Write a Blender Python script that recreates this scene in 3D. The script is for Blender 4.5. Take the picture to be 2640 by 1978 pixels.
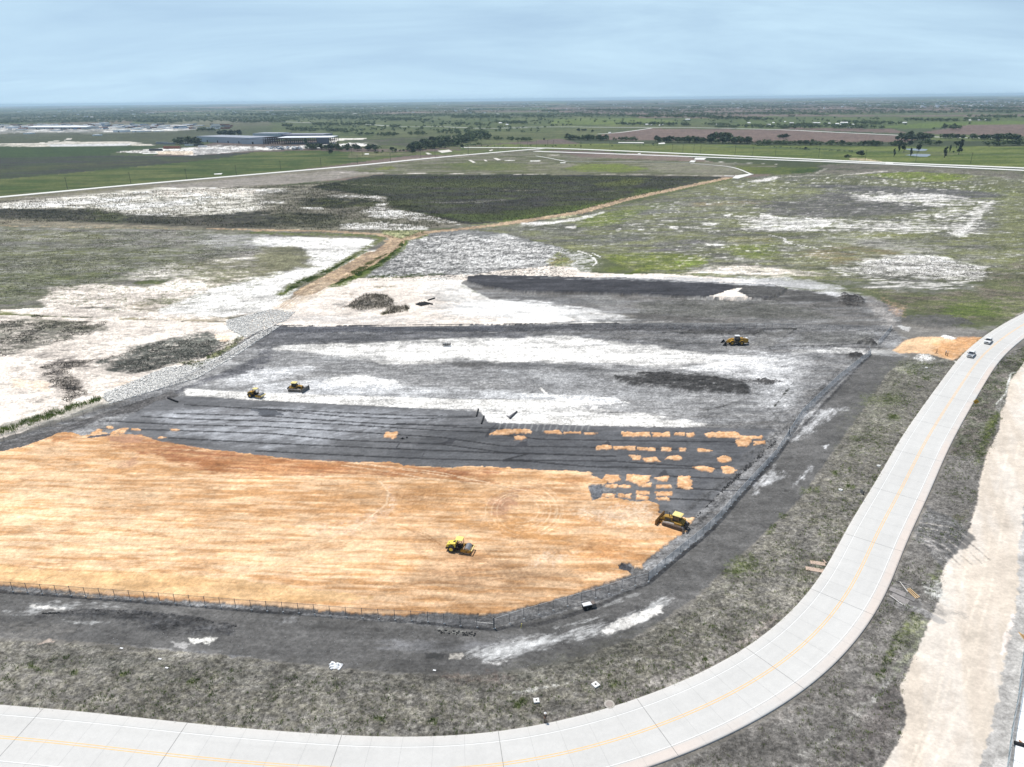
import bpy, math, random
import numpy as np
from mathutils import Matrix, Vector
for o in list(bpy.data.objects): bpy.data.objects.remove(o)
S = bpy.context.scene; COL = S.collection
# ------------------------------------------------------------------ camera, sky, sun, exposure
F = 1831.0; H = 88.0; PITCH = math.radians(21.82); ROLL = math.radians(-0.62)
cam = bpy.data.cameras.new('camera'); cam.sensor_width = 36; cam.lens = 36*F/2640
cam.clip_start = 1; cam.clip_end = 120000
co = bpy.data.objects.new('camera', cam); COL.objects.link(co); S.camera = co
CM = Matrix.Rotation(math.radians(90)-PITCH, 4, 'X') @ Matrix.Rotation(ROLL, 4, 'Z')
co.matrix_world = Matrix.Translation((0, 0, H)) @ CM
R3 = np.array([list(r)[:3] for r in CM.to_3x3()])
def at(x, y, z=0.0):                      # photograph pixel (2640 x 1978) -> the real point on the ground under it
    v = R3 @ np.array([(x-1320)/F, -(y-989)/F, -1.0]); t = (z-H)/v[2]
    return float(v[0]*t), float(v[1]*t)
def zc(X, Y): return Y*math.cos(PITCH) + H*math.sin(PITCH)
SUNAZ = math.atan2(-0.25, 0.33); SUNEL = math.radians(68)
sd = Vector((math.sin(SUNAZ)*math.cos(SUNEL), math.cos(SUNAZ)*math.cos(SUNEL), math.sin(SUNEL)))
sl = bpy.data.lights.new('sun', 'SUN'); sl.energy = 4.6; sl.angle = math.radians(0.53); sl.color = (1, 0.95, 0.875)
so = bpy.data.objects.new('sun', sl); COL.objects.link(so); so.rotation_euler = sd.to_track_quat('Z', 'Y').to_euler()
so.location = (0, 0, 300)
W = bpy.data.worlds.new('World'); S.world = W; W.use_nodes = True
wn = W.node_tree; wn.nodes.clear()
def N(t, ty, **k):
    n = t.nodes.new(ty)
    for a, b in k.items(): setattr(n, a, b)
    return n
def L(t, a, b): t.links.new(a, b)
bg = N(wn, 'ShaderNodeBackground'); bg.inputs[1].default_value = 0.1
wo = N(wn, 'ShaderNodeOutputWorld'); L(wn, bg.outputs[0], wo.inputs[0])
sky = N(wn, 'ShaderNodeTexSky')  # looked up a little above the true direction: no yellow band at the horizon
sky.name = 'sky'; sky.sky_type = 'NISHITA'; sky.sun_disc = False
sky.sun_elevation = SUNEL; sky.sun_rotation = SUNAZ; sky.altitude = 200
sky.air_density = 1.0; sky.dust_density = 0.3; sky.ozone_density = 3.0
tc = N(wn, 'ShaderNodeTexCoord')
sep = N(wn, 'ShaderNodeSeparateXYZ'); L(wn, tc.outputs['Generated'], sep.inputs[0])
def WM(op, a, b=None, c=None):
    n = N(wn, 'ShaderNodeMath', operation=op)
    for i, v in enumerate((a, b, c)):
        if v is None: continue
        if isinstance(v, (int, float)): n.inputs[i].default_value = v
        else: L(wn, v, n.inputs[i])
    return n.outputs[0]
sv = N(wn, 'ShaderNodeCombineXYZ'); L(wn, sep.outputs[0], sv.inputs[0]); L(wn, sep.outputs[1], sv.inputs[1]); L(wn, WM('ADD', WM('MAXIMUM', sep.outputs[2], 0.0), 0.22), sv.inputs[2])
sn = N(wn, 'ShaderNodeVectorMath', operation='NORMALIZE'); L(wn, sv.outputs[0], sn.inputs[0]); L(wn, sn.outputs[0], sky.inputs['Vector'])
zz = WM('MAXIMUM', WM('ADD', sep.outputs[2], 0.16), 0.1)
cb = N(wn, 'ShaderNodeCombineXYZ')
L(wn, WM('DIVIDE', sep.outputs[0], zz), cb.inputs[0]); L(wn, WM('DIVIDE', sep.outputs[1], zz), cb.inputs[1])
mp = N(wn, 'ShaderNodeMapping'); mp.inputs['Rotation'].default_value = (0, 0, 0.5); mp.inputs['Scale'].default_value = (0.5, 0.95, 1); mp.inputs['Location'].default_value = (3.1, 1.7, 0)
L(wn, cb.outputs[0], mp.inputs[0])
n1 = N(wn, 'ShaderNodeTexNoise'); n1.inputs['Scale'].default_value = 0.75; n1.inputs['Detail'].default_value = 8; n1.inputs['Roughness'].default_value = 0.62; n1.inputs['Distortion'].default_value = 0.5
L(wn, mp.outputs[0], n1.inputs['Vector'])
rp = N(wn, 'ShaderNodeMapRange'); rp.inputs[1].default_value = 0.34; rp.inputs[2].default_value = 0.66
rp.inputs[3].default_value = 0.6; rp.inputs[4].default_value = 1.0; L(wn, n1.outputs[0], rp.inputs[0])
fz = N(wn, 'ShaderNodeMapRange'); fz.inputs[1].default_value = 0.12; fz.inputs[2].default_value = 0.55; fz.inputs[3].default_value = 1; fz.inputs[4].default_value = 0.12; L(wn, sep.outputs[2], fz.inputs[0])  # thin cloud and haze low in the sky, clear blue overhead
mx = N(wn, 'ShaderNodeMix', data_type='RGBA'); L(wn, WM('MULTIPLY', rp.outputs[0], fz.outputs[0]), mx.inputs[0])
L(wn, sky.outputs[0], mx.inputs[6]); mx.inputs[7].default_value = (6.1, 8.3, 9.9, 1); L(wn, mx.outputs[2], bg.inputs[0])
S.view_settings.view_transform = 'Standard'; S.view_settings.look = 'None'; S.view_settings.exposure = 0.0; S.view_settings.gamma = 1
S.render.engine = 'CYCLES'
S.cycles.volume_bounces = 1; S.cycles.max_bounces = 6; S.cycles.transparent_max_bounces = 16
# ------------------------------------------------------------------ small library
rnd = random.Random(7)
def tag(o, label=None, cat=None, group=None, kind=None):
    if label: o['label'] = label
    if cat: o['category'] = cat
    if group: o['group'] = group
    if kind: o['kind'] = kind
    return o
def thing(name, loc, rz=0, label=None, cat=None, group=None):
    o = bpy.data.objects.new(name, None); COL.objects.link(o); o.location = loc; o.rotation_euler = (0, 0, rz)
    o.empty_display_size = 0.5
    return tag(o, label, cat, group)
def copy_tree(o, parent=None):
    c = o.copy(); COL.objects.link(c); c.parent = parent
    for ch in list(o.children): copy_tree(ch, c)
    return c
_m = {}
def mat(name, col, rough=0.6, metal=0.0, var=0.12, scale=1.5, alpha=None, spec=0.3, rand=0.0, bump=0.0, col2=None):
    if name in _m: return _m[name]
    m = bpy.data.materials.new(name); m.use_nodes = True; t = m.node_tree; p = t.nodes['Principled BSDF']
    p.inputs['Roughness'].default_value = rough; p.inputs['Metallic'].default_value = metal
    p.inputs['Specular IOR Level'].default_value = spec
    tc = N(t, 'ShaderNodeTexCoord'); nz = N(t, 'ShaderNodeTexNoise'); nz.inputs['Scale'].default_value = scale; nz.inputs['Detail'].default_value = 5
    L(t, tc.outputs['Object'], nz.inputs['Vector'])
    mr = N(t, 'ShaderNodeMapRange'); mr.inputs[1].default_value = 0.3; mr.inputs[2].default_value = 0.7
    L(t, nz.outputs[0], mr.inputs[0])
    mx = N(t, 'ShaderNodeMix', data_type='RGBA'); L(t, mr.outputs[0], mx.inputs[0])
    a = [c*(1-var) for c in col]; b = [min(1, c*(1+var)) for c in (col2 or col)]
    mx.inputs[6].default_value = (*a, 1); mx.inputs[7].default_value = (*b, 1); out = mx.outputs[2]
    if rand:
        oi = N(t, 'ShaderNodeObjectInfo'); r2 = N(t, 'ShaderNodeMapRange'); r2.inputs[3].default_value = 1-rand; r2.inputs[4].default_value = 1+rand
        L(t, oi.outputs['Random'], r2.inputs[0]); vm = N(t, 'ShaderNodeVectorMath', operation='SCALE')
        L(t, out, vm.inputs[0]); L(t, r2.outputs[0], vm.inputs['Scale']); out = vm.outputs[0]
    L(t, out, p.inputs['Base Color'])
    if bump:
        bp = N(t, 'ShaderNodeBump'); bp.inputs['Strength'].default_value = bump; bp.inputs['Distance'].default_value = 0.1
        L(t, nz.outputs[0], bp.inputs['Height']); L(t, bp.outputs[0], p.inputs['Normal'])
    if alpha is not None: p.inputs['Alpha'].default_value = alpha
    _m[name] = m; return m
class MB:
    def __init__(s): s.v = []; s.f = []
    def add(s, v, f, M=None):
        b = len(s.v)
        if M is not None: v = [tuple(M @ Vector(p)) for p in v]
        s.v += v; s.f += [tuple(i+b for i in q) for q in f]; return s
    def box(s, c, d, rz=0, ry=0, rx=0, tx=1, ty=1, M=None):     # tx, ty: top taper
        a, b, h = d[0]/2, d[1]/2, d[2]/2
        v = [(-a, -b, -h), (a, -b, -h), (a, b, -h), (-a, b, -h), (-a*tx, -b*ty, h), (a*tx, -b*ty, h), (a*tx, b*ty, h), (-a*tx, b*ty, h)]
        T = Matrix.Translation(c) @ Matrix.Rotation(rz, 4, 'Z') @ Matrix.Rotation(ry, 4, 'Y') @ Matrix.Rotation(rx, 4, 'X')
        if M is not None: T = M @ T
        return s.add(v, [(0, 3, 2, 1), (4, 5, 6, 7), (0, 1, 5, 4), (1, 2, 6, 5), (2, 3, 7, 6), (3, 0, 4, 7)], T)
    def cyl(s, p0, p1, r0, r1=None, n=12, caps=True, M=None):
        r1 = r0 if r1 is None else r1; p0 = Vector(p0); p1 = Vector(p1); d = (p1-p0)
        q = d.to_track_quat('Z', 'Y').to_matrix(); v = []
        for p, r in ((p0, r0), (p1, r1)):
            for i in range(n):
                a = 2*math.pi*i/n; v.append(tuple(p + q @ Vector((r*math.cos(a), r*math.sin(a), 0))))
        f = [(i, (i+1) % n, n+(i+1) % n, n+i) for i in range(n)]
        if caps: f += [tuple(range(n-1, -1, -1)), tuple(range(n, 2*n))]
        return s.add(v, f, M)
    def prism(s, prof, y0, y1, inset=0, M=None):                 # profile in x,z extruded along y
        n = len(prof); cx = sum(p[0] for p in prof)/n; cz = sum(p[1] for p in prof)/n
        v = [(x, y0, z) for x, z in prof] + [(x, y1, z) for x, z in prof]
        f = [(i, n+i, n+(i+1) % n, (i+1) % n) for i in range(n)] + [tuple(range(n)), tuple(range(2*n-1, n-1, -1))]
        return s.add(v, f, M)
    def tube(s, pts, r, n=6):
        for a, b in zip(pts, pts[1:]): s.cyl(a, b, r, n=n)
        return s
    def build(s, name, m, parent=None, smooth=False, bevel=0):
        me = bpy.data.meshes.new(name); me.from_pydata(s.v, [], s.f); me.materials.append(m); me.update()
        if smooth: me.shade_smooth()
        o = bpy.data.objects.new(name, me); COL.objects.link(o)
        if parent: o.parent = parent
        if bevel:
            b = o.modifiers.new('bevel', 'BEVEL'); b.width = bevel; b.segments = 2; b.limit_method = 'ANGLE'
        return o
def np_mesh(name, V, Fq, m, parent=None, cols=None):            # numpy quads/tris -> mesh
    me = bpy.data.meshes.new(name); V = np.asarray(V, np.float32); Fq = np.asarray(Fq, np.int32); k = Fq.shape[1]
    me.vertices.add(len(V)); me.vertices.foreach_set('co', V.ravel()); me.loops.add(Fq.size); me.loops.foreach_set('vertex_index', Fq.ravel())
    me.polygons.add(len(Fq)); me.polygons.foreach_set('loop_start', np.arange(0, Fq.size, k, dtype=np.int32))
    me.polygons.foreach_set('loop_total', np.full(len(Fq), k, np.int32)); me.update(calc_edges=True)
    if cols is not None:
        a = me.color_attributes.new('col', 'FLOAT_COLOR', 'POINT'); c4 = np.ones((len(V), 4), np.float32); c4[:, :3] = cols; a.data.foreach_set('color', c4.ravel())
    me.materials.append(m); o = bpy.data.objects.new(name, me); COL.objects.link(o)
    if parent: o.parent = parent
    return o
# ------------------------------------------------------------------ noise and painting on the ground
def _h(ix, iy, seed):
    with np.errstate(over='ignore'):
        h = ix.astype(np.uint32)*np.uint32(374761393) + iy.astype(np.uint32)*np.uint32(668265263) + np.uint32((seed*2246822519+3266489917) & 0xffffffff)
        h = (h ^ (h >> np.uint32(13)))*np.uint32(1274126177); h ^= h >> np.uint32(16)
    return (h & np.uint32(0xffffff)).astype(np.float32)/16777215.0
def vn(x, y, seed=0):
    xf = np.floor(x); yf = np.floor(y); ix = xf.astype(np.int64); iy = yf.astype(np.int64); u = (x-xf).astype(np.float32); v = (y-yf).astype(np.float32)
    u = u*u*(3-2*u); v = v*v*(3-2*v)
    a = _h(ix, iy, seed); b = _h(ix+1, iy, seed); c = _h(ix, iy+1, seed); d = _h(ix+1, iy+1, seed)
    return a+(b-a)*u+(c-a)*v+(a-b-c+d)*u*v
def fbm(x, y, seed=0, o=4):
    s = 0; a = 0.5; t = 0; cs, sn = 0.8, 0.6
    for i in range(o):
        s = s + a*vn(x, y, seed+i*17); t += a; a *= 0.55; x, y = (x*cs-y*sn)*2.03+5.3, (x*sn+y*cs)*2.03+1.7
    return s/t
RO = {'1': 200, '2': 650, '3': 1050, '4': 1453}; CO = {'1': 0, '2': 660, '3': 1300, '4': 1940}
def px(s):                                # "rc:" prefix = coordinates read in a 700 px wide crop, "o:" = full photo
    out = []; k = None
    for w in s.split():
        if ':' in w: k, w = w.split(':')
        if not w: continue
        x, y = map(float, w.split(','))
        out.append((x, y) if k == 'o' else (CO[k[1]]+x*0.31689, RO[k[0]]+y*0.31689))
    return out
def gp(s): return np.array([at(*q) for q in px(s)])
f32 = np.float32
def sdist(X, Y, P, closed=True):
    n = len(P); d = np.full(X.shape, 1e18, f32); ins = np.zeros(X.shape, bool)
    for i in range(n if closed else n-1):
        ax, ay = P[i]; bx, by = P[(i+1) % n]; ex, ey = bx-ax, by-ay; wx = X-ax; wy = Y-ay
        t = np.clip((wx*ex+wy*ey)/(ex*ex+ey*ey+1e-9), 0, 1); dx = wx-t*ex; dy = wy-t*ey; d = np.minimum(d, dx*dx+dy*dy)
        if closed:
            c = (ay <= Y) != (by <= Y)
            ins ^= c & (X < ax+(Y-ay)*ex/(ey if abs(ey) > 1e-9 else 1e-9))
    d = np.sqrt(d); return np.where(ins, d, -d) if closed else -d
class Field:
    def __init__(s, X, Y):
        s.X = X.astype(f32); s.Y = Y.astype(f32); s.c = np.zeros((len(X), 3), f32); s.fin = np.full(len(X), 0.5, f32); s.z = np.zeros(len(X), f32)
        s.mask = {}; s.k = 0; s.tw = .3
    def region(s, pts, soft, rag, width=None, dens=None, ns=8, an=1, ang=0, closed=True, tw=None):
        tw = tw or s.tw; P = gp(pts) if isinstance(pts, str) else np.array(pts); s.k += 1; c = P.mean(0); m = max(zc(*c), 60)/F
        if closed: mar = (soft+rag*1.5)*m
        else: mar = (soft+rag)*m+width
        mar = mar*1.5+1; lo = P.min(0)-mar; hi = P.max(0)+mar
        ix = np.nonzero((s.X > lo[0]) & (s.X < hi[0]) & (s.Y > lo[1]) & (s.Y < hi[1]))[0]
        if not len(ix): return ix, np.zeros(0, f32), m
        X = s.X[ix]; Y = s.Y[ix]
        sdv = sdist(X, Y, P, closed)
        if not closed: sdv = sdv+width/2
        if rag: sdv = sdv+(fbm(X/(rag*m*3.5), Y/(rag*m*3.5), s.k*7, 4)-0.5)*rag*m*4
        k = np.clip(sdv/(soft*m+1e-6)+0.5, 0, 1); k = k*k*(3-2*k)
        if dens is not None:
            E = min(3.2*(soft+rag)*m, max(float(sdv.max()), .01)*1.1); e = np.clip(sdv/E+.25, 0, 1)
            ca, sa = math.cos(ang), math.sin(ang); U = (X*ca+Y*sa); V = (-X*sa+Y*ca); q = ns*.8
            n = fbm(U/(q*an), V/q, s.k*13+5, 5)*.62+fbm(U/(q*.3*an), V/(q*.3), s.k*13+9, 4)*.38
            th = 0.5+(0.5-dens)*0.56
            k = np.clip((n-th-(1-e)*.22)/tw+0.5, 0, 1)*np.clip(e*4, 0, 1)
        return ix, k, m
    def P(s, pts, col=None, soft=4, rag=5, op=1, dens=None, ns=8, an=1, ang=0, var=0.12, fin=None, z=None, zn=0, name=None, width=None, closed=True, vs=None, col2=None, tw=None):
        ix, k, m = s.region(pts, soft, rag, width, dens, ns, an, ang, closed, tw)
        if not len(ix): return
        X = s.X[ix]; Y = s.Y[ix]
        if col is not None:
            q = vs or max(ns, 3*m); ca, sa = math.cos(ang), math.sin(ang)
            n = fbm((X*ca+Y*sa)/(q*max(an, 1)), (-X*sa+Y*ca)/q, s.k*31+3, 5)-0.5
            base = np.array(col, f32)[None, :]
            if col2 is not None:
                w = np.clip(n*4+0.5, 0, 1)[:, None]; base = base*(1-w)+np.array(col2, f32)[None, :]*w
            c = base*(1+n[:, None]*var*4)
            kk = (k*op)[:, None]; s.c[ix] = s.c[ix]*(1-kk)+c*kk
        if fin is not None: s.fin[ix] = s.fin[ix]*(1-k*op)+fin*k*op
        if z is not None: s.z[ix] += k*(z+zn*(fbm(X/1.3, Y/1.3, s.k, 3)-0.5)*2)
        if name: s.mask[name] = np.maximum(s.mask.get(name, np.zeros(len(s.X), f32)), 0); s.mask[name][ix] = np.maximum(s.mask[name][ix], k)
    def line(s, pts, w, col, **a): s.P(pts, col, width=w, closed=False, **a)
# ------------------------------------------------------------------ ground sheet (dense where the camera looks, reaching the horizon)
ypx = np.concatenate([np.arange(262.2, 300, 1.3), np.arange(300, 2140, 1.9)])
dep = PITCH+np.arctan((ypx-989)/F); dd = H/np.tan(dep)
dd = np.concatenate([[47000], dd[dd < 40000], np.linspace(dd.min()-6, -60, 10), [-150, -400, -1100]])
sx = np.arange(-0.80, 0.80001, 2.0/F); ext = 0.8+np.cumsum(0.0012*1.13**np.arange(1, 46)); sx = np.concatenate([-ext[::-1], sx, ext])
ZZ = np.maximum(zc(0, dd), 75.0)
GX = np.clip(sx[None, :]*ZZ[:, None], -50000, 50000); GY = np.repeat(dd[:, None], len(sx), 1); nr, nc = GX.shape
G = Field(GX.ravel(), GY.ravel())
WH = (.76, .735, .69); WP = (.74, .66, .58); G1 = (.078, .075, .072); G2 = (.160, .152, .142); G3 = (.3, .295, .285); GV = (.13, .135, .085); GG = (.085, .12, .035)
GB = (.15, .26, .035); DK = (.042, .042, .034); DM = (.06, .055, .05); SO = (.55, .305, .142); SL = (.66, .445, .27); SB = (.36, .155, .06); TR = (.31, .225, .155); MV = (.15, .112, .095); FG = (.075, .11, .04)
P = G.P; LN = G.line
# far countryside: a patchwork of fields
R = np.hypot(G.X, G.Y)
G.c[:] = (.09, .105, .055)
far = np.nonzero(R > 900)[0]
def patch(ix, cell, ang, seed):
    X = G.X[ix]*math.cos(ang)+G.Y[ix]*math.sin(ang); Y = -G.X[ix]*math.sin(ang)+G.Y[ix]*math.cos(ang)
    a = np.floor(Y/cell).astype(np.int64); w = cell*(1.2+1.3*_h(a, a*0, seed)); b = np.floor(X/w+_h(a, a*0+3, seed)).astype(np.int64)
    h = _h(a, b, seed+1); return h, _h(a, b, seed+2)
h, h2 = patch(far, 620, 0.12, 5)
pal = np.array([(.075, .105, .045), (.10, .125, .05), (.15, .115, .095), (.07, .09, .045), (.12, .13, .07), (.13, .10, .085), (.09, .13, .045), (.16, .13, .10)], f32)
c = pal[(h*8).astype(int) % 8]*(0.8+0.4*h2[:, None])
c *= (0.75+0.5*fbm(G.X[far]/260, G.Y[far]/260, 3, 4))[:, None]; G.c[far] = c
dk = np.clip((fbm(G.X[far]/1500, G.Y[far]/420, 21, 4)-0.55)/0.05, 0, 1)*np.clip((R[far]-6000)/3000, 0, 1)*0.75
G.c[far] = G.c[far]*(1-dk[:, None])+np.array((.035, .05, .03), f32)*dk[:, None]
G.fin[:] = 0.45
G.c[R < 330] = (.165, .155, .138)
# named fields beyond the site
P("o: -300,276 -300,330 700,330 1200,325 2000,312 3000,300 3000,275 2000,285 1400,295 700,300", (.085, .11, .05), 14, 30, 0.55, var=.3, ns=60, an=3)
P("o: 700,305 1300,300 2000,300 2000,345 1550,350 1200,380 1000,390 700,345", (.08, .125, .04), 8, 14, 0.8, var=.3, ns=30, an=3, col2=(.11, .14, .055))
P("o: 1400,277 1940,277 2680,271 2680,301 1940,300 1640,298 1440,288", MV, 2, 4, .95, var=.1, ns=40, an=3)
P("o: 1440,281 1600,283 1660,297 1440,290", MV, 1.5, 2, .9)
P("o: 1940,289 2300,291 2680,288 2680,294 2300,298 1940,294", (.095, .13, .06), 2, 4, .85)
P("o: 1640,293 2000,301 1900,305 1640,304", (.16, .115, .095), 1.5, 3, .9)
P("o: 1430,307 1660,305 1760,314 1700,322 1500,322 1420,318", (.12, .2, .05), 2, 5, .85, var=.15)
P("o: 1900,303 2680,301 2680,325 2300,326 1900,335", (.09, .14, .045), 2, 6, .7, var=.2)
P("o: 1535,349 1674,331.5 2000,335 2375,353 2345,367 1950,368 1800,363 1560,361", (.15, .108, .09), 1.5, 1, 1, var=.08, ns=20, an=6)
P("o: 2350,346 2500,322 2680,319 2680,352 2450,346 2300,343 2050,334 2010,329 2300,333", (.145, .104, .088), 1.5, 1, 1, var=.08, ns=20, an=6)
P("o: 2230,331 2400,316 2680,311 2680,321 2500,322 2400,331", (.10, .18, .04), 1.5, 2, .9)
P("o: 2400,347 2560,352 2620,357 2600,365 2400,362", (.12, .17, .06), 1.5, 2, .8)
P("o: 100,318 340,311 340,320 200,321 60,322", (.15, .115, .09), 2, 3, .8)
P("o: 1000,326 1300,322 1500,330 1400,342 1100,338", (.085, .12, .045), 3, 5, .7)
# industrial area and plant site
P("o: -300,321 500,322 515,332 460,339 220,347 -300,354", (.26, .255, .25), 2, 4, .85, dens=.72, ns=30, an=2.5, var=.35)
P("o: -300,322 500,322 515,332 460,337 220,344 -300,352", WH, 2, 3, .9, dens=.32, ns=18, an=3)
P("o: 200,343 330,337 460,335 455,340 300,344 220,347", WH, 1, 1.5, .9)
P("o: -300,340 150,341 200,350 -300,356", (.2, .19, .16), 2, 4, .8, dens=.6, ns=25, an=2)
P("o: -300,350 560,335 640,345 500,372 320,377 -300,378", (.075, .085, .05), 2, 4, .85, var=.2, ns=30, an=2)
P("o: -300,371 100,369 190,364 230,366 330,364 412,376 300,375 222,376 60,380 -300,380", (.62, .57, .5), 1.2, 2.5, .9, dens=.72, ns=20, an=3)
LN("o: 0,371 100,369 175,361 180,358", 14, (.5, .47, .42), soft=1)
P("o: 120,373 340,371 330,376 130,378", (.55, .55, .55), 1.5, 2, .8)
P("o: 285,392 400,384 500,380 560,374 700,380 850,372 960,365 975,372 920,378 700,387 665,388 494,401 400,397", (.26, .24, .22), 1.2, 2, .9, dens=.9, ns=14, an=2, fin=1.3); P("o: 285,392 400,384 500,380 560,374 700,380 850,372 960,365 975,372 920,378 700,387 665,388 494,401 400,397", WH, 1.2, 2, .95, dens=.55, ns=9, an=2, tw=.12, fin=1.2)
P("o: 500,384 640,382 680,387 520,399 480,398", (.3, .29, .28), 2, 3, .8, dens=.7, ns=6, an=2, var=.4)
P("o: 400,391 495,389 500,400 410,398", (.6, .48, .36), 1.5, 2, .8)
P("o: 850,356 945,357 940,361 870,362 860,375 900,371 950,373 945,377 850,380", (.75, .70, .64), 1.2, 2, .9)
P("o: 880,362 1080,352 1180,352 1100,380 960,374", (.075, .10, .04), 2, 5, .9, col2=(.07, .06, .055), var=.2, ns=30)
P("o: -300,380 320,377 410,378 285,394 285,402 -300,411", (.04, .075, .022), 2, 3, 1, var=.15, ns=20, an=3)
P("o: -300,411 285,402 494,401 660,392 740,392 630,404 380,428 0,463 -300,470", (.05, .048, .045), 2, 4, 1, var=.2, ns=20, an=4, col2=(.045, .06, .03))
P("o: -300,470 0,463 380,428 560,410 660,392 800,388 960,393 1140,390 1360,372 1400,380 1195,384 700,447 0,509 -300,535", (.055, .105, .022), 2, 5, 1, var=.22, ns=16, an=4, col2=(.10, .125, .04))
P("o: -100,440 250,418 560,406 560,412 300,428 -100,455", (.09, .1, .035), 2, 8, .6, dens=.5, ns=14, an=5)
P("o: 900,395 1130,393 1180,385 1050,400 900,408", (.17, .15, .09), 2, 4, .6)
P("o: 1100,388 1300,372 1700,371 2000,375 2360,378 2680,378 2680,436 1940,407 1395,384 1195,383", (.09, .155, .03), 1.5, 4, 1, var=.18, ns=22, an=4, col2=(.13, .185, .05))
P("o: 1200,386 1360,383 1500,384 1240,397 1100,401 1060,398", (.11, .16, .045), 2, 3, .8)
P("o: 1300,379 1680,374 1990,384 1990,392 1500,386", (.15, .18, .06), 2, 4, .5)
P("o: 1960,372 2200,377 2200,392 2140,406 2000,384", (.07, .12, .04), 3, 6, .6, dens=.5, ns=14)
P("o: 2190,407 2240,410 2280,418 2190,412", (.42, .33, .22), 1, 1.5, .8)
P("o: 2320,388 2420,390 2480,396 2440,404 2330,400", (.14, .15, .07), 2, 4, .5)
# ---- between the far roads and the site: north-west triangle
P("o: -400,540 0,509 700,447 1395,384 1395,398 1900,455 1340,452 977,450 660,485 0,545 -400,580", (.17, .155, .115), 2, 4, 1, var=.22, ns=9, an=4, fin=.6)
P("o: 0,515 320,488 700,453 914,437 1000,440 850,466 660,480 400,492 0,530", (.26, .235, .21), 2, 5, .8, dens=.75, ns=7, an=5)
P("o: 860,438 1135,410 1360,390 1430,392 1500,405 2000,425 2000,450 1800,452 1360,449 1000,448", (.13, .145, .065), 2, 6, .9, var=.22, ns=10, an=4, col2=(.15, .14, .11))
P("12: 1500,700 1800,680 2209,700 2209,760 1600,750", (.11, .165, .045), 4, 7, .7, dens=.6, ns=12, an=4)
P("12: 960,740 1100,720 1140,740 1000,755", (.16, .2, .05), 2, 3, .8)
P("13: 490,740 600,705 930,700 1000,715 1150,730 1180,750 1000,770 560,765", GB, 3, 6, .9, dens=.72, ns=8, an=4, col2=(.13, .19, .045))
P("13: 0,700 480,700 480,780 0,780", (.15, .15, .08), 3, 6, .6, dens=.6, ns=10, an=4)
P("13: 1150,700 1450,690 1900,730 1980,790 1400,790 1200,760", (.2, .19, .14), 3, 6, .7, dens=.7, ns=6, an=2, ang=.8)
P("13: 1880,720 2209,735 2209,770 2050,785 1950,755", (.13, .17, .04), 2, 4, .9)
P("14: 0,730 560,728 480,770 300,790 0,775", (.13, .17, .04), 2, 4, .9, col2=(.07, .11, .03))
P("14: 300,760 560,728 520,765 330,792", (.03, .07, .015), 2, 5, .95, dens=.7, ns=5)
LN("12: 500,772 1100,778 1600,782 2209,790", 5, (.55, .5, .46), soft=2, rag=2, dens=.7, ns=10, an=4)
LN("13: 0,790 700,785 1300,792 1850,803", 5, (.5, .46, .42), soft=2, rag=2, dens=.6, ns=10, an=4)
LN("13: 0,675 300,680", 6, WH, soft=1, dens=.7, ns=9, an=3)
LN("12: 1400,705 2209,695", 5, (.5, .46, .4), soft=2, rag=2, dens=.5, ns=10, an=4)
LN("12: 1200,735 1500,740", 6, (.5, .46, .4), soft=2, rag=2, dens=.5, ns=10, an=4)
LN("12: 1020,700 1300,660 1700,620", 8, (.3, .26, .21), soft=3, rag=3, op=.6)
P("13: 350,625 460,628 450,640 360,638", (.5, .46, .4), 1, 3, .8, dens=.6, ns=5, an=3)
LN("13: 1650,682 2209,705", 5, (.55, .52, .48), soft=2, rag=2, dens=.6, ns=10, an=4)
# ---- the weedy white flats on the left and the dark basin
P("o: -400,560 0,545 660,485 860,470 1100,500 1300,569 1000,603 660,592 -400,600", (.16, .15, .11), 2, 4, 1, var=.25, ns=7, an=2, fin=.9)
P("11: -900,1120 0,1020 700,950 1300,890 2209,900 2209,1120 1500,1130 1000,1115 700,1070 0,1075 -900,1140", (.78, .74, .66), 5, 12, 1, dens=.60, ns=8, an=3.2, ang=.05)
P("11: 0,1050 200,1020 1000,970 1200,960 1000,1010 200,1060", WH, 3, 6, 1, dens=.85, ns=6, an=4, ang=.1)
P("11: 700,1040 1300,1010 1650,990 1600,1030 1000,1080", WH, 3, 6, 1, dens=.8, ns=6, an=4)
P("11: 1000,1120 1380,1100 1350,1130 1030,1135", WH, 2, 5, 1, dens=.85, ns=5, an=3)
P("11: 1350,905 2209,900 2209,960 1800,985 1100,960", WP, 4, 8, .9, dens=.5, ns=6, an=3)
P("11: 0,950 900,900 1300,880 1350,905 800,960 0,1010", (.15, .14, .08), 4, 8, .8, dens=.6, ns=7, an=3)
P("11: -900,1130 0,1072 700,1062 1000,1110 1500,1130 2209,1075 2209,1222 1480,1215 900,1190 0,1150 -900,1160", DK, 4, 10, 1, dens=.88, ns=9, an=3, col2=(.06, .055, .045))
P("11: 700,1060 1100,1120 1000,1190 700,1170", (.09, .11, .035), 4, 8, .6, dens=.5, ns=6)
P("12: 0,930 450,880 1000,960 1060,1060 1400,1120 1700,1170 1700,1210 1400,1235 700,1235 300,1100 0,1100", (.19, .175, .14), 4, 10, .9, dens=.75, ns=6, an=3, var=.35)
P("12: 350,1000 600,975 900,985 1000,1010 940,1050 600,1065 350,1040", DK, 4, 8, 1, dens=.85, ns=8, an=2, col2=(.08, .09, .035))
P("12: 0,1130 350,1090 700,1120 700,1225 0,1215", DK, 4, 10, 1, dens=.8, ns=8, an=2, col2=(.075, .075, .045))
P("12: 100,1160 700,1130 1100,1140 1400,1190 1100,1215 500,1200", (.12, .12, .08), 4, 8, .8, dens=.55, ns=6, an=2)
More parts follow.
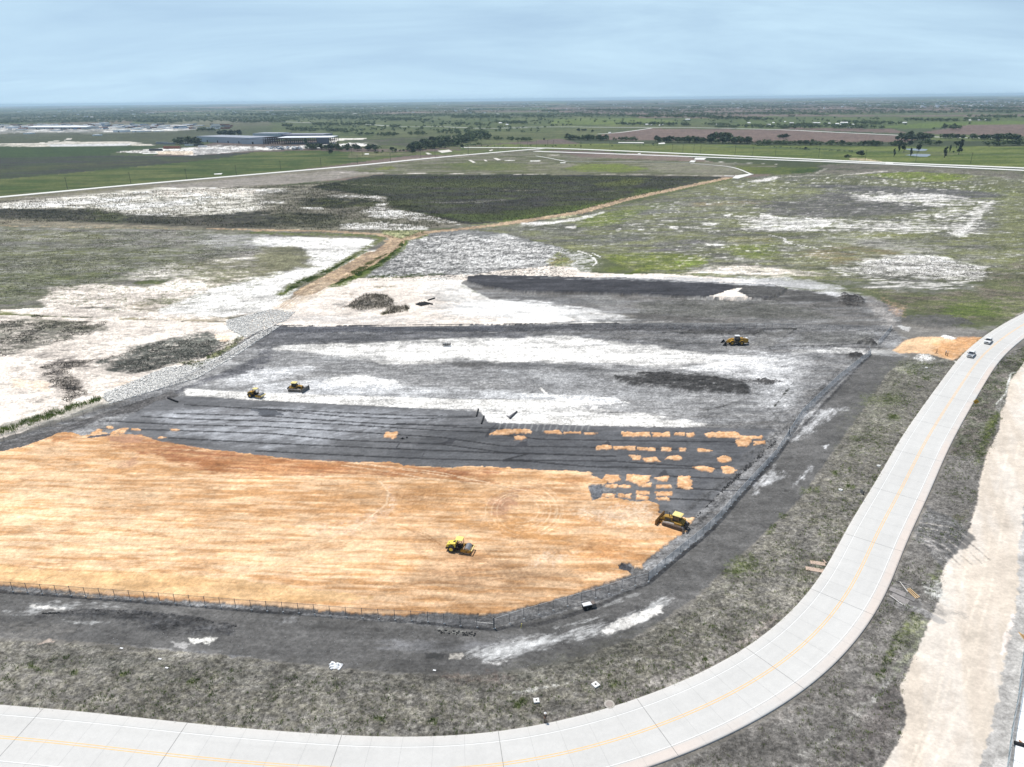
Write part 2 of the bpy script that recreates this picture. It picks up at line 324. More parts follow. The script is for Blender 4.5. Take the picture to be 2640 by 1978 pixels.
P("12: 580,960 700,955 1000,960 1060,990 1060,1060 1130,1080 1400,1125 1700,1165 1650,1195 1300,1160 960,1140 860,1080 980,1050 1000,1010 850,975 600,980", WH, 2, 7, 1, dens=.62, ns=6, an=2.5)
P("12: 1000,1060 1350,1110 1400,1130 1150,1120", WH, 2, 5, 1, dens=.8, ns=5, an=3)
P("12: 700,1190 1000,1170 1400,1215 1380,1238 1000,1240 700,1232", WH, 2, 6, 1, dens=.72, ns=5, an=3)
P("12: 370,1060 540,1055 540,1070 400,1072", WH, 2, 4, 1, dens=.7, ns=5, an=3)
P("12: 0,905 250,905 250,925 0,960", WH, 2, 6, 1, dens=.65, ns=6, an=3)
P("12: 0,1000 250,1010 230,1030 0,1040", WH, 2, 6, 1, dens=.5, ns=6, an=3)
P("o: 803,482 900,462 977,450 1360,450 1855,455 1870,460 1706,495 1600,520 1490,547 1350,566 1260,578 1200,578 1140,565 1100,552 1010,537 993,507 932,501 818,487", (.047, .044, .040), 3, 4, 1, var=.16, ns=8, an=3, col2=(.05, .058, .027), fin=.8, name='weedy_basin')
P("12: 480,880 1000,800 1500,830 2209,850 2209,905 1400,900 900,940 600,920", (.062, .075, .025), 6, 10, .75, dens=.6, ns=14, an=3)
P("13: 0,800 1000,810 1200,820 1100,840 300,840 0,840", (.06, .07, .025), 6, 10, .6, dens=.5, ns=14, an=3)
P("13: 700,870 900,840 1100,815 1180,820 1090,880 800,885", (.10, .12, .035), 3, 5, .85, dens=.75, ns=8, an=3)
P("13: 1080,910 1300,905 1400,900 1100,960 1000,950", (.075, .12, .03), 3, 5, .8, dens=.7, ns=8, an=3)
P("13: 0,1080 500,1040 900,990 1280,925 1280,940 900,1010 600,1090 300,1130 0,1165", (.055, .075, .022), 4, 6, .9, dens=.8, ns=8, an=3)
P("12: 1060,1000 1250,990 1300,1040 1100,1050", (.075, .085, .03), 4, 6, .8, dens=.7, ns=8)
P("12: 1330,1100 1700,1110 2209,1120 2209,1155 1750,1180 1400,1120", (.06, .085, .025), 3, 6, .9, dens=.75, ns=8, an=2)
LN("12: 450,850 1000,880 1700,905 2209,922", 4, (.19, .18, .13), soft=2, rag=3, op=.8, dens=.7, ns=9, an=3)
LN("13: 0,918 400,922 900,925", 4.5, (.17, .16, .13), soft=2, rag=3, op=.8, dens=.7, ns=9, an=3)
P("12: 1400,1010 1700,1000 2000,990 2060,1000 1800,1025 1450,1030", (.19, .18, .16), 3, 6, .8, dens=.5, ns=6, an=4)
# ---- left field (grey green rows) and the white flats before the fence
P("o: -500,600 0,585 200,590 660,594 990,604 1010,618 1000,625 930,690 790,800 600,850 330,835 0,800 -500,790", (.16, .155, .115), 3, 5, 1, var=.2, ns=8, an=5, fin=.9, col2=(.155, .145, .13))
P("11: 0,1160 500,1170 900,1190 1500,1215 1500,1225 700,1215 0,1200", (.3, .25, .18), 2, 4, .6, dens=.6, ns=6, an=4)
P("11: 0,1240 150,1230 500,1240 1000,1260 1000,1350 0,1330", (.17, .165, .08), 4, 12, .7, dens=.55, ns=10, an=4)
P("11: 900,1250 1500,1240 1700,1290 1500,1400 1000,1350", (.19, .175, .16), 4, 12, .8, dens=.55, ns=8, an=4)
P("11: 1550,1280 2209,1270 2209,1400 1800,1400 1600,1350", (.42, .41, .40), 5, 10, .8, dens=.65, ns=4, an=5)
P("11: -600,1400 900,1380 1600,1400 1700,1480 900,1540 -600,1560", (.125, .14, .055), 6, 14, .8, dens=.55, ns=9, an=4)
P("21: -900,0 900,0 900,200 450,300 0,330 -900,420", (.14, .14, .085), 5, 12, .7, dens=.6, ns=6, an=4)
P("21: -900,130 700,140 700,250 450,300 380,430 0,450 -900,500", (.08, .105, .04), 8, 14, .8, dens=.55, ns=4, an=4)
P("21: 430,290 800,250 1000,290 1200,290 1600,180 2209,120 2209,520 1840,520 1280,480 900,440 450,450 400,380", WP, 5, 14, 1, dens=.88, ns=5, an=2.5)
P("11: 900,1590 1300,1520 1600,1500 2209,1420 2209,1657 1000,1657", (.72, .67, .6), 5, 12, .9, dens=.5, ns=5, an=3)
P("12: 0,1300 350,1300 850,1310 980,1330 850,1430 600,1540 400,1640 100,1657 300,1560 450,1500 380,1380 0,1370", WH, 4, 7, 1, dens=.93, ns=6, an=3)
P("12: 0,1280 350,1285 450,1330 200,1380 0,1390", (.5, .49, .48), 4, 7, .8, dens=.6, ns=3.5, an=5)
P("21: 0,470 300,455 900,460 1280,480 1840,535 1840,560 1000,545 0,500", WP, 3, 6, .9)
P("21: 1330,460 1700,300 2209,170 2300,150 2209,470 1850,525 1300,500", WH, 4, 8, 1, dens=.96, ns=5, an=3)
P("22: 0,200 250,180 600,110 860,0 1000,-20 600,160 300,260 200,340 320,300 200,470 0,500", WH, 4, 6, 1, dens=.95, ns=4, an=3)
P("22: 0,0 400,0 430,90 520,120 300,130 0,210", (.16, .155, .09), 4, 9, .9, dens=.75, ns=3.5, an=2.5)
P("12: 0,1380 300,1365 400,1440 430,1500 330,1560 0,1657", (.16, .155, .095), 4, 9, .9, dens=.7, ns=4, an=2.5)
P("21: 1300,100 1700,60 2209,60 2209,190 1900,260 1700,290 1600,220 1480,200", (.155, .15, .09), 4, 12, .9, dens=.68, ns=3.5, an=2.5)
P("21: 670,180 830,150 1000,200 900,225 700,215", (.075, .10, .03), 3, 6, .9, dens=.8, ns=3, an=3)
P("21: 880,145 1080,135 1120,155 960,165", (.075, .10, .03), 3, 6, .9, dens=.8, ns=3, an=3)
P("21: 1100,240 1250,220 1400,225 1300,260 1100,270", (.065, .09, .025), 3, 6, .9, dens=.8, ns=3, an=3)
P("21: 1170,380 1300,370 1510,380 1370,430 1200,420", (.11, .115, .06), 3, 6, .9, dens=.72, ns=2, an=3)
P("21: 950,420 1200,400 1320,430 1280,490 1020,470", (.28, .24, .17), 4, 6, .8, dens=.6, ns=2, an=3)
P("21: -900,460 0,480 350,520 850,545 1100,535 1100,555 700,555 300,540 0,520 -900,520", (.15, .16, .06), 3, 5, .95, dens=.85, ns=3, an=4)
P("21: 800,540 1850,535 1840,575 900,565", (.45, .38, .27), 3, 4, .8, dens=.7, ns=3, an=4)
P("o: -500,800 0,812 265,822 585,832 640,812 700,815 700,850 560,905 430,985 270,1040 0,1130 -500,1290", WP, 4, 6, 1, var=.08, ns=3, fin=.6)
P("21: -900,530 0,545 700,560 900,620 700,690 400,740 100,830 -900,1000", (.16, .155, .125), 6, 14, .95, dens=.68, ns=2.6, an=2.5, fin=1)
P("21: 0,560 300,540 850,570 900,640 500,650 200,600", (.13, .13, .085), 5, 9, .8, dens=.6, ns=2.4, an=2.5, fin=1)
P("21: 800,880 1000,850 1050,780 1400,700 1700,640 1870,720 1700,850 1480,890 1250,960 1080,985 880,965", (.115, .12, .105), 5, 8, 1, dens=.85, ns=1.6, an=2, fin=1)
P("21: 300,920 500,860 800,870 780,940 560,960 540,1010 700,1080 720,1150 540,1230 480,1160 400,1060", (.16, .14, .125), 5, 9, .95, dens=.66, ns=1.8, an=2, fin=1)
P("21: 150,830 480,760 640,800 400,880 200,900", (.3, .27, .24), 5, 9, .7, dens=.5, ns=1.8, an=3)
P("21: 100,1020 380,1060 400,1130 100,1100", (.78, .62, .47), 6, 9, .7)
P("21: 900,1080 1200,1010 1450,930 1450,970 1100,1090", (.78, .64, .5), 5, 5, .6)
P("21: 850,1150 1350,940 1500,930 1800,850 2209,600 2300,590 1900,860 1600,1030 900,1235 840,1190", (.56, .55, .52), 3, 5, 1, dens=.97, fin=1.3, ns=2, name='riprap')
P("21: 1840,560 2209,465 2400,490 2330,560 2215,600 2000,700 1850,620", (.56, .55, .52), 3, 5, 1, fin=1.3, ns=2, name='riprap')
P("21: 0,1400 830,1190 900,1235 500,1370 0,1500", (.30, .29, .25), 3, 5, .8, dens=.8, ns=2)
P("21: 1450,900 1680,880 1650,950 1560,940", (.20, .22, .09), 3, 5, .9, dens=.75, ns=1.5)
P("21: 1680,850 1800,790 1960,680 2000,700 1800,850 1690,890", (.22, .23, .11), 3, 5, .9, dens=.65, ns=1.5)
P("21: 1740,670 1900,690 1850,730 1760,720", (.7, .52, .38), 3, 5, .8)
# ---- triangle, hummock and the white ground behind the pad
P("12: 1140,1300 1300,1245 1500,1250 1900,1235 2209,1200 2500,1180 2500,1657 850,1657 900,1600 1100,1450", (.22, .22, .21), 4, 7, 1, var=.3, ns=5, an=2, ang=.5, fin=1.1, col2=(.13, .13, .125))
P("12: 1250,1270 1700,1270 2209,1330 2600,1400 2600,1657 900,1657 950,1580", (.6, .585, .56), 5, 12, .95, dens=.52, ns=2.4, an=3.5, ang=.55)
P("13: 0,1270 300,1370 700,1430 780,1510 600,1657 -200,1657 -600,1400", (.6, .585, .56), 5, 12, .9, dens=.5, ns=2.4, an=3, ang=.4)
P("13: 340,1510 450,1420 560,1490 500,1560 400,1560", (.22, .19, .06), 3, 6, .9, dens=.8, ns=3, col2=(.12, .17, .04))
P("22: 930,190 1100,200 1500,170 1540,185 1200,215 900,215", (.075, .1, .03), 3, 5, .9, dens=.6, ns=3)
P("o: 640,830 690,800 770,760 850,735 930,717 1100,712 1215,708 1300,697 1420,685 1480,690 1500,702 1600,706 1700,706 1800,695 2000,690 2000,740 1960,745 1300,715 1200,722 1180,735 1240,765 1400,800 1500,830 1300,840 700,848 630,880", WP, 4, 5, 1, var=.08, ns=4, an=2, fin=.5)
P("23: 0,520 60,480 0,440 -400,430 -700,300 -600,210 -450,200 -100,330 200,420 600,470 1000,540 1500,560 1000,580 0,590", WH, 5, 9, .85, dens=.75, ns=3, an=4, ang=-.15)
P("22: 1400,300 1650,300 1900,400 2209,480 2209,560 1500,540 1300,450", (.42, .41, .39), 6, 10, .8, dens=.55, ns=2.2, an=4, ang=-.5)
P("22: 200,500 900,510 1500,550 1500,590 180,600", (.5, .48, .46), 4, 8, .7, dens=.6, ns=2, an=5)
P("22: 800,400 900,345 1050,350 1120,400 1100,450 850,480 720,450", (.14, .125, .10), 4, 7, .95, dens=.82, ns=1.6, fin=1.2, z=.5, zn=.4, name='shrubs')
P("22: 1100,440 1250,440 1240,480 1020,515", (.19, .17, .12), 4, 7, .9, dens=.6, ns=1.4, fin=1.2, name='shrubs')
P("22: 600,420 720,400 760,440 700,450", (.25, .24, .22), 4, 6, .8, dens=.6, ns=1.6)
P("22: 960,280 1150,272 1140,290 980,292", (.16, .14, .08), 2, 4, .9, dens=.7, ns=2)
P("22: 680,335 790,330 790,350 690,350", (.22, .17, .12), 2, 4, .8, dens=.6, ns=2)
P("22: 1020,500 1080,470 1050,520", (.15, .14, .07), 2, 4, .9)
P("22: 1560,480 1660,490 1650,510 1580,505", (.15, .13, .08), 2, 4, .9, dens=.6, ns=1)
# ---- right hand field
P("13: 1850,825 2209,790 2700,760 3500,740 4400,800 4400,1657 2209,1657 1350,1600 1000,1560 900,1500 500,1390 0,1270 -500,1220 600,1110 1200,985", (.15, .147, .118), 3, 4, 1, var=.22, ns=7, an=3, fin=.9, col2=(.135, .145, .075))
P("o: 2100,420 2680,440 2680,700 2500,690 2600,500 2400,440", (.15, .155, .075), 5, 10, .8, dens=.6, ns=9, an=2)
P("14: 560,710 900,690 2209,770 2209,830 1500,770 900,780 500,800", (.135, .12, .10), 4, 6, .9, dens=.75, ns=8, an=4)
LN("14: 0,850 200,815 430,800 700,800 900,780 1080,762", 6, (.5, .46, .41), soft=2, rag=3, dens=.8, ns=8, an=2)
LN("14: 600,740 500,790 430,800", 5, (.3, .28, .24), soft=2, rag=3, op=.7)
P("14: 920,790 1200,768 1500,775 1790,795 1750,830 1500,850 1280,845", (.16, .275, .03), 4, 7, .95, dens=.85, ns=7, an=3, col2=(.13, .2, .04))
P("14: 1300,850 1800,880 2209,900 2209,1060 1950,1000 1500,900", (.15, .185, .06), 5, 9, .8, dens=.6, ns=6, an=3)
P("14: 0,870 400,830 900,820 1500,860 1900,900 1500,920 700,870 300,890 0,950", (.16, .17, .08), 5, 9, .8, dens=.65, ns=6, an=3)
P("14: 380,870 700,870 1500,900 2080,940 2050,980 1400,1000 900,950 500,900", (.095, .09, .09), 4, 7, .95, dens=.8, ns=7, an=4)
P("14: 0,1010 300,970 600,930 900,960 1450,1040 1430,1090 900,1140 500,1150 100,1110", (.10, .095, .09), 5, 9, .95, dens=.85, ns=7, an=3)
P("14: 1700,1100 1900,1150 2050,1200 1750,1290 1500,1280", (.11, .105, .10), 5, 9, .8, dens=.7, ns=6, an=2)
P("14: 0,900 600,900 750,890 500,1000 0,1050", (.17, .19, .07), 5, 9, .7, dens=.45, ns=6, an=3)
for q in ("14: 800,960 1500,940 1850,1000 1850,1015 1300,1010 850,1010", "14: 1380,1020 1600,1020 1500,1050 1380,1045", "14: 1900,1000 1990,1010 1800,1190 1700,1290 1600,1290 1750,1170", "14: 1750,1100 1900,1100 1900,1115 1720,1115"):
    P(q, (.75, .72, .68), 3, 7, .95, dens=.6, ns=4.5, an=4)
P("14: 1610,1270 1700,1230 1780,1180 1740,1290 1680,1300", WH, 2, 4, .95, dens=.9, ns=3)
P("14: 100,1130 500,1140 700,1150 650,1200 500,1250 100,1250 -100,1240", (.7, .68, .65), 4, 9, .95, dens=.55, ns=4, an=4)
P("14: 520,1170 600,1155 690,1160 600,1210 540,1215", WH, 2, 5, .95, dens=.9, ns=3, an=2)
P("14: 700,1150 1000,1170 1600,1200 1900,1240 1500,1270 900,1260", (.6, .58, .54), 5, 10, .9, dens=.45, ns=4, an=4)
P("14: 500,1270 900,1240 1450,1270 1900,1310 1950,1370 1500,1330 900,1310", (.17, .18, .07), 5, 9, .8, dens=.55, ns=5, an=3)
P("14: 1950,980 2209,950 2209,1657 2100,1600 2000,1350 2080,1150", (.15, .165, .07), 6, 12, .85, dens=.65, ns=5, an=2)
P("14: 800,1250 1300,1320 1700,1380 1300,1450 1000,1400 500,1330", (.45, .43, .39), 5, 10, .8, dens=.42, ns=4, an=4, ang=-.2)
P("13: 600,1130 900,1080 1180,1060 1000,1160 900,1200 600,1215", (.12, .19, .04), 4, 8, .85, dens=.72, ns=6, an=3)
P("13: 900,1060 1400,1000 1560,990 1300,1070 1100,1090", (.12, .18, .045), 5, 9, .7, dens=.5, ns=6, an=3)
P("13: 1000,1070 1400,1050 1400,1090 1100,1130", (.14, .135, .15), 4, 8, .7, dens=.6, ns=6, an=3)
P("13: 0,1195 500,1180 700,1230 400,1290 0,1250", (.12, .12, .10), 5, 9, .8, dens=.7, ns=6, an=4)
P("13: 750,1280 1150,1260 1200,1330 800,1370 500,1330", (.12, .12, .125), 5, 9, .7, dens=.6, ns=5, an=3)
P("13: 1150,1350 1600,1290 1700,1350 1500,1420 1250,1430", (.13, .12, .13), 5, 9, .7, dens=.6, ns=5, an=3)
P("13: 800,1440 1300,1420 1700,1470 1600,1540 1350,1590 1100,1570 1000,1520 850,1500", (.105, .15, .035), 5, 9, .95, dens=.8, ns=4.5, an=2.5, col2=(.14, .2, .045))
P("13: 1400,1490 1650,1470 1640,1520 1400,1550", (.13, .24, .03), 4, 6, .9, dens=.8, ns=4)
P("13: 1800,1370 2209,1350 2209,1480 2050,1480 1850,1440", (.12, .18, .04), 5, 9, .9, dens=.65, ns=4.5, an=2.5)
P("13: 1800,1300 2209,1290 2209,1340 1850,1360", (.19, .17, .07), 5, 9, .7, dens=.6, ns=5, an=3)
P("13: 1500,1020 1900,1000 2209,1010 1800,1050 1500,1050", (.27, .2, .11), 4, 8, .6, dens=.55, ns=6, an=3)
P("13: 1600,840 2209,830 2209,960 1700,980 1500,920", (.17, .185, .08), 5, 9, .7, dens=.6, ns=6, an=3)
for q in ("13: 1860,885 1950,880 1930,895", "13: 1970,845 2209,805 2209,830 2050,855", "13: 480,1220 580,1208 570,1232", "13: 890,1235 960,1225 950,1238", "13: 1370,1095 1420,1092 1400,1102", "13: 1600,1180 1750,1180 1700,1210 1620,1200", "13: 1350,1210 1430,1215 1400,1235 1330,1225", "13: 1000,1195 1060,1192 1040,1205", "13: 1620,1350 1810,1355 1780,1368 1650,1365", "13: 1780,1120 1850,1110 1830,1130", "13: 2090,1100 2209,1130 2150,1150 2080,1140", "13: 1940,1230 2010,1215 2000,1240 1950,1245", "13: 150,1182 350,1175 600,1140 820,1090 800,1105 620,1160 300,1200 130,1200"):
    P(q, (.74, .71, .67), 2, 4, .95, dens=.8, ns=4, an=3)
P("14: 150,1480 650,1350 1250,1400 1300,1430 900,1500 700,1540 300,1530", (.15, .16, .07), 5, 9, .8, dens=.65, ns=4.5, an=3, col2=(.19, .15, .08))
P("14: 0,1370 60,1390 50,1450 0,1480", (.13, .21, .04), 4, 6, .8)
P("14: 900,1480 1300,1440 1600,1480 1900,1540 1700,1620 1400,1640 1000,1560", (.62, .6, .57), 5, 12, .95, dens=.62, ns=4, an=3)
P("24: 700,130 1100,30 1400,10 1700,80 1950,150 1900,240 1500,200 1000,200", (.58, .56, .53), 6, 12, .95, dens=.6, ns=3, an=3, ang=-.1, fin=1.2)
P("24: 1150,40 1500,20 1650,70 1400,80 1150,70", WH, 4, 6, .9, dens=.7, ns=3.5, an=3)
P("24: 700,140 900,120 1100,180 800,180", WH, 4, 7, .9, dens=.65, ns=3, an=3)
P("24: 600,210 900,190 1500,230 1950,250 1900,330 1300,360 800,300", (.2, .195, .18), 6, 12, .8, dens=.6, ns=3, an=3)
P("24: 1950,150 2209,50 2800,0 2800,500 2209,480 2100,550 1700,560 1300,470 1200,420 1050,350 800,290 1100,310 1500,350 1800,300", (.12, .13, .065), 5, 9, .9, dens=.8, ns=3.5, an=2, col2=(.15, .13, .10), fin=1)
P("24: 1400,470 1700,390 2000,380 2150,480 2050,540 1700,545 1500,500", (.075, .12, .03), 5, 9, .9, dens=.65, ns=3, an=2)
P("24: 200,120 700,130 1000,200 900,260 700,220 300,180", (.15, .16, .07), 5, 9, .8, dens=.5, ns=3.5, an=3)
P("23: 1450,175 1700,110 1950,95 2209,130 2500,150 2700,190 2209,200 1900,185", WP, 4, 9, .95, dens=.62, ns=3.5, an=4)
P("13: 780,1575 900,1525 1000,1530 1060,1560 900,1590", (.10, .135, .035), 3, 6, .9, dens=.7, ns=3.5)
P("13: 975,1600 1110,1560 1100,1590 1000,1605", (.08, .12, .025), 2, 4, .95)
LN("13: 600,1410 690,1440 740,1480 750,1510 720,1530", 1.3, WH, soft=1.5, rag=2, op=.85)
LN("13: 720,1430 780,1460", 1, WH, soft=1.5, rag=1)
LN("13: 550,1530 600,1490 750,1480", 1, (.6, .58, .54), soft=1.5, rag=2)
LN("14: 130,1280 260,1310 270,1340 330,1355 520,1390", 1.7, WH, soft=1.5, rag=2.5, op=.85)
RFD = "13: 1850,830 2209,795 2700,765 3500,745 4400,805 4400,1657 2209,1657 1350,1590 1000,1550 900,1490 500,1380 0,1260 -500,1215 600,1120 1200,995"
P(RFD, (.42, .40, .37), 4, 9, .5, dens=.22, ns=3.5, an=4, ang=.05, tw=.3)
P(RFD, (.085, .095, .05), 4, 9, .5, dens=.3, ns=3, an=3, tw=.3)
P(RFD, (.62, .6, .57), 4, 9, .8, dens=.10, ns=2.2, an=5, ang=-.1, tw=.22)
LFD = "11: -1500,1200 0,1190 1500,1225 2209,1260 2209,1400 1700,1480 21: 900,260 450,320 0,460 -1500,500"
P(LFD, (.09, .105, .05), 4, 9, .7, dens=.42, ns=2.5, an=6, tw=.3); P(LFD, (.32, .31, .29), 4, 9, .7, dens=.33, ns=1.8, an=8, tw=.3)
P("21: -900,-100 700,-50 2209,200 2209,560 900,450 0,470 -900,520", (.13, .13, .08), 4, 9, .8, dens=.22, ns=1.6, an=3, tw=.15)
P("o: 0,820 265,830 585,840 690,830 560,905 430,985 270,1040 0,1125", (.2, .18, .16), 4, 9, .8, dens=.27, ns=1.4, an=3, tw=.2)
P("o: 700,800 900,720 1215,712 1300,760 1400,800 1300,838 700,845", (.28, .27, .26), 4, 9, .6, dens=.25, ns=1.3, an=5, tw=.3)
G.tw = .13
for q, d_ in (("14: 640,930 1200,925 1900,985 2000,1020 1950,1290 1500,1290 900,1200 1300,1080 900,1000", .36), ("14: -200,1110 700,1140 1500,1180 1500,1290 700,1270 -200,1250", .42), ("24: 550,120 1050,20 1700,60 2000,170 1800,330 900,310", .4), ("13: 1300,1330 2209,1300 14: 700,1350 1300,1500 24: 300,100 13: 1300,1640", .2), ("13: 300,1180 1000,1090 1900,830 2209,830 2209,1280 1000,1300", .17), ("14: 0,830 1200,780 2209,870 2209,960 600,880 0,1000", .22)):
    P(q, (.74, .71, .66), 4, 9, .85, dens=d_, ns=2.6, an=6, ang=-.04)
    P(q, (.07, .07, .05), 4, 9, .6, dens=d_*.8, ns=1.8, an=4, ang=-.04)
P("21: 350,150 1700,60 2209,150 2209,300 1500,460 1100,540 400,460", (.11, .125, .055), 4, 12, .85, dens=.30, ns=1.5, an=3.2)
P("12: 0,1280 900,1300 850,1430 500,1600 0,1657", (.14, .14, .09), 4, 12, .85, dens=.22, ns=1.5, an=3.2)
P("12: 1180,1280 1700,1270 2209,1330 2600,1400 2600,1650 900,1657 950,1560", (.06, .06, .058), 4, 12, .85, dens=.40, ns=1.3, an=3, ang=.6)
P("o: -400,560 0,545 660,490 1000,510 1200,575 1000,600 660,590", (.09, .09, .05), 4, 12, .7, dens=.3, ns=2.4, an=3)
G.tw = .3
# ---- access track network
def track(pts, nm, w, **a): LN(pts, w, TR, soft=1.5, rag=2.5, var=.14, ns=2.2, an=1, fin=.8, name=nm, col2=(.42, .31, .2), **a)
P("12: 1140,1290 1190,1320 1160,1400 1050,1450 850,1600 700,1657 600,1657 900,1480 1060,1340 1000,1290", (.07, .11, .025), 4, 7, .0)
LN("12: 1190,1330 1150,1390 960,1530 700,1657", 9, (.08, .13, .025), soft=3, rag=5, dens=.85, ns=3)
LN("22: 1080,10 950,90 840,170 640,270", 9, (.085, .13, .025), soft=3, rag=5, dens=.85, ns=3)
LN("22: 860,0 600,140 330,250 215,345", 6, (.095, .12, .04), soft=3, rag=5, dens=.8, ns=2.5)
LN("12: 1030,1310 870,1400 560,1600 440,1657", 6, (.11, .125, .05), soft=3, rag=5, dens=.75, ns=2.5)
LN("12: 0,1260 300,1275 850,1280 1000,1300", 11, (.10, .13, .04), soft=3, rag=5, dens=.7, ns=3)
LN("12: 1390,1265 1330,1300 1200,1330", 6, (.11, .15, .04), soft=3, rag=4, dens=.8, ns=3)
LN("13: 0,1170 500,1080 1000,990 1840,822", 16, (.09, .15, .03), soft=3, rag=5, dens=.55, ns=4)
LN("13: 1740,830 1840,820 1860,825", 9, (.15, .2, .03), soft=2, rag=2)
P("12: 1030,1245 1380,1242 1390,1270 1220,1315 1130,1310 1040,1280", (.34, .36, .2), 2, 3, 1, dens=.95, ns=1.5, var=.5, fin=1.6)
P("13: 320,1130 560,1100 590,1125 420,1155 320,1150", (.36, .38, .24), 2, 3, 1, ns=1.5, var=.5, fin=1.6)
track("11: -900,1150 0,1205 400,1215 1480,1232", 'dirt_track', 2.6, op=.55)
track("11: 1700,1230 2209,1240 2500,1250", 'dirt_track', 4.5)
track("12: 0,1243 500,1247 1000,1275 1100,1300 1160,1330", 'dirt_track', 6.5)
track("12: 1090,1330 1240,1310 1380,1260 1700,1230 2209,1168", 'dirt_track', 9)
track("13: 0,1188 300,1145 600,1100 1000,990 1400,905 1830,815", 'dirt_track', 11)
track("12: 1140,1340 1060,1400 900,1510 600,1657", 'dirt_track', 12.5)
track("22: 960,10 780,120 560,240 400,330", 'dirt_track', 12)
P("22: 560,200 420,280 200,400 120,460 180,490 330,440 520,350 650,270", (.45, .36, .26), 6, 8, .8, dens=.7, ns=2, an=2, ang=1.0)
for dx in (-2.5, -1, .8, 2.4):
    Q = gp("12: 1140,1340 1060,1400 900,1510 600,1657"); Q2 = gp("22: 620,210 400,330 200,480"); Q = np.vstack([Q, Q2])+np.array([dx, 0])
    LN(Q, .5, (.27, .18, .11) if dx < 0 else (.5, .38, .26), soft=1.2, rag=1, op=.7, dens=.75, ns=4)
    Q = gp("13: 0,1188 300,1145 600,1100 1000,990 1400,905 1830,815")+np.array([0, dx*1.5]); LN(Q, .9, (.5, .38, .26), soft=1.2, rag=1, op=.6, dens=.6, ns=8)
# ---- dark yard: the work site
YARD = "o: -600,1330 0,1140 285,1047 400,1005 500,955 590,905 650,862 700,842 1000,842 1300,838 1650,832 1900,832 2300,840 2330,880 2250,905 2235,925 2185,1000 2120,1080 2090,1130 2030,1200 1960,1290 1905,1350 1860,1400 1790,1490 1700,1560 1600,1630 1500,1670 1400,1705 1200,1735 1000,1730 800,1710 600,1690 400,1670 200,1650 0,1640 -600,1600"
P(YARD, G2, 3, 4, 1, var=.13, ns=1.6, an=9, fin=.9, col2=(.15, .149, .15))
P("o: 1320,840 1500,830 1900,830 2290,845 2320,850 2330,800 2240,765 2000,742 1700,728 1400,722 1215,715 1190,730 1260,770 1500,800 1650,815", G2, 3, 4, 1, var=.2, ns=3, an=6, fin=.7, col2=(.17, .168, .165))
P("o: 1206,718 1240,713 1400,717 1650,722 1850,732 1990,738 2030,750 1990,772 1900,775 1700,765 1500,758 1340,755 1250,742 1205,730", (.05, .05, .055), 2, 4, 1, var=.25, ns=2.5, an=7, fin=.5, z=1.2, zn=.1)
P("23: 0,340 400,350 800,380 1000,430 600,440 0,380", (.15, .15, .15), 4, 8, .8, dens=.7, ns=2, an=6, ang=-.1)
P("23: 600,380 750,340 1000,370 1030,430 900,480 700,450", (.2, .2, .19), 4, 8, .7, dens=.55, ns=1.6, an=3)
P("23: 1050,410 1500,390 2209,410 2209,540 1600,530 1100,500", (.12, .118, .105), 4, 8, .9, dens=.8, ns=1.6, an=3, fin=.9)
P("24: 0,420 300,430 560,480 700,560 0,530", (.12, .118, .105), 4, 8, .9, dens=.8, ns=1.6, an=3, fin=.9)
P("23: 1850,275 2209,285 24: 0,282 300,300 560,325 690,380 680,420 300,400 0,392 23: 2209,392 2000,388 1900,335", (.085, .082, .078), 3, 6, .95, dens=.8, ns=2.4, an=7, fin=.7)
P("23: 1680,380 1850,320 1930,310 1900,340 2000,390 1900,400", WP, 2, 4, 1)
P("23: 1350,380 1680,378 2209,395 2209,402 1700,388", (.4, .39, .37), 2, 4, .8, dens=.7, ns=3, an=4)
P("23: 0,380 300,400 900,500 1100,550 700,560 0,560 -500,500 -500,420", (.66, .65, .63), 5, 9, .9, dens=.72, ns=2.4, an=5, ang=-.12)
P("23: 0,230 700,225 1500,240 2209,280 2209,300 1500,265 700,240", (.5, .5, .5), 3, 6, .8, dens=.6, ns=3, an=6)
P("23: 900,195 1500,190 2209,210 2700,300 3000,400 2700,360 2209,275 1500,255 900,230", (.55, .545, .54), 4, 8, .9, dens=.7, ns=3, an=4)
P("24: 0,200 300,200 700,270 900,340 1000,420 900,400 700,320 300,290 0,275", (.42, .415, .41), 4, 8, .9, dens=.65, ns=3, an=4)
P("24: 690,410 740,330 850,350 900,400 850,450 760,440", (.045, .042, .04), 3, 6, 1, dens=.8, ns=1.6, an=2, z=1.0, zn=.5, fin=1)
P("24: 480,420 560,470 520,440", DK, 2, 2, .8)
P("24: 920,330 1050,400 1150,540 1200,600 1100,640 1060,560 950,440", (.34, .32, .3), 5, 8, .9, dens=.75, ns=2, an=2)
P("24: 1050,370 1250,440 1230,540 1130,500", (.42, .29, .2), 6, 8, .7, dens=.6, ns=2)
P("24: 1180,540 1400,515 1600,520 1750,560 1800,590 1500,620 1250,590", (.10, .097, .09), 4, 8, 1, dens=.9, ns=2, an=2, z=.6, zn=.3)
P("24: 1150,600 1300,610 1600,620 2000,600 2300,520 1950,670 1600,700 1200,690", (.2, .19, .175), 5, 8, .8, dens=.75, ns=2, an=2)
P("24: 1190,600 1290,610 1270,640 1210,630", (.6, .59, .57), 3, 6, .9, dens=.8, ns=1.5)
P("24: 960,800 1200,690 1250,700 1200,790 1240,850 1130,900 980,830", (.3, .3, .3), 4, 8, .9, dens=.75, ns=2.2, an=2)
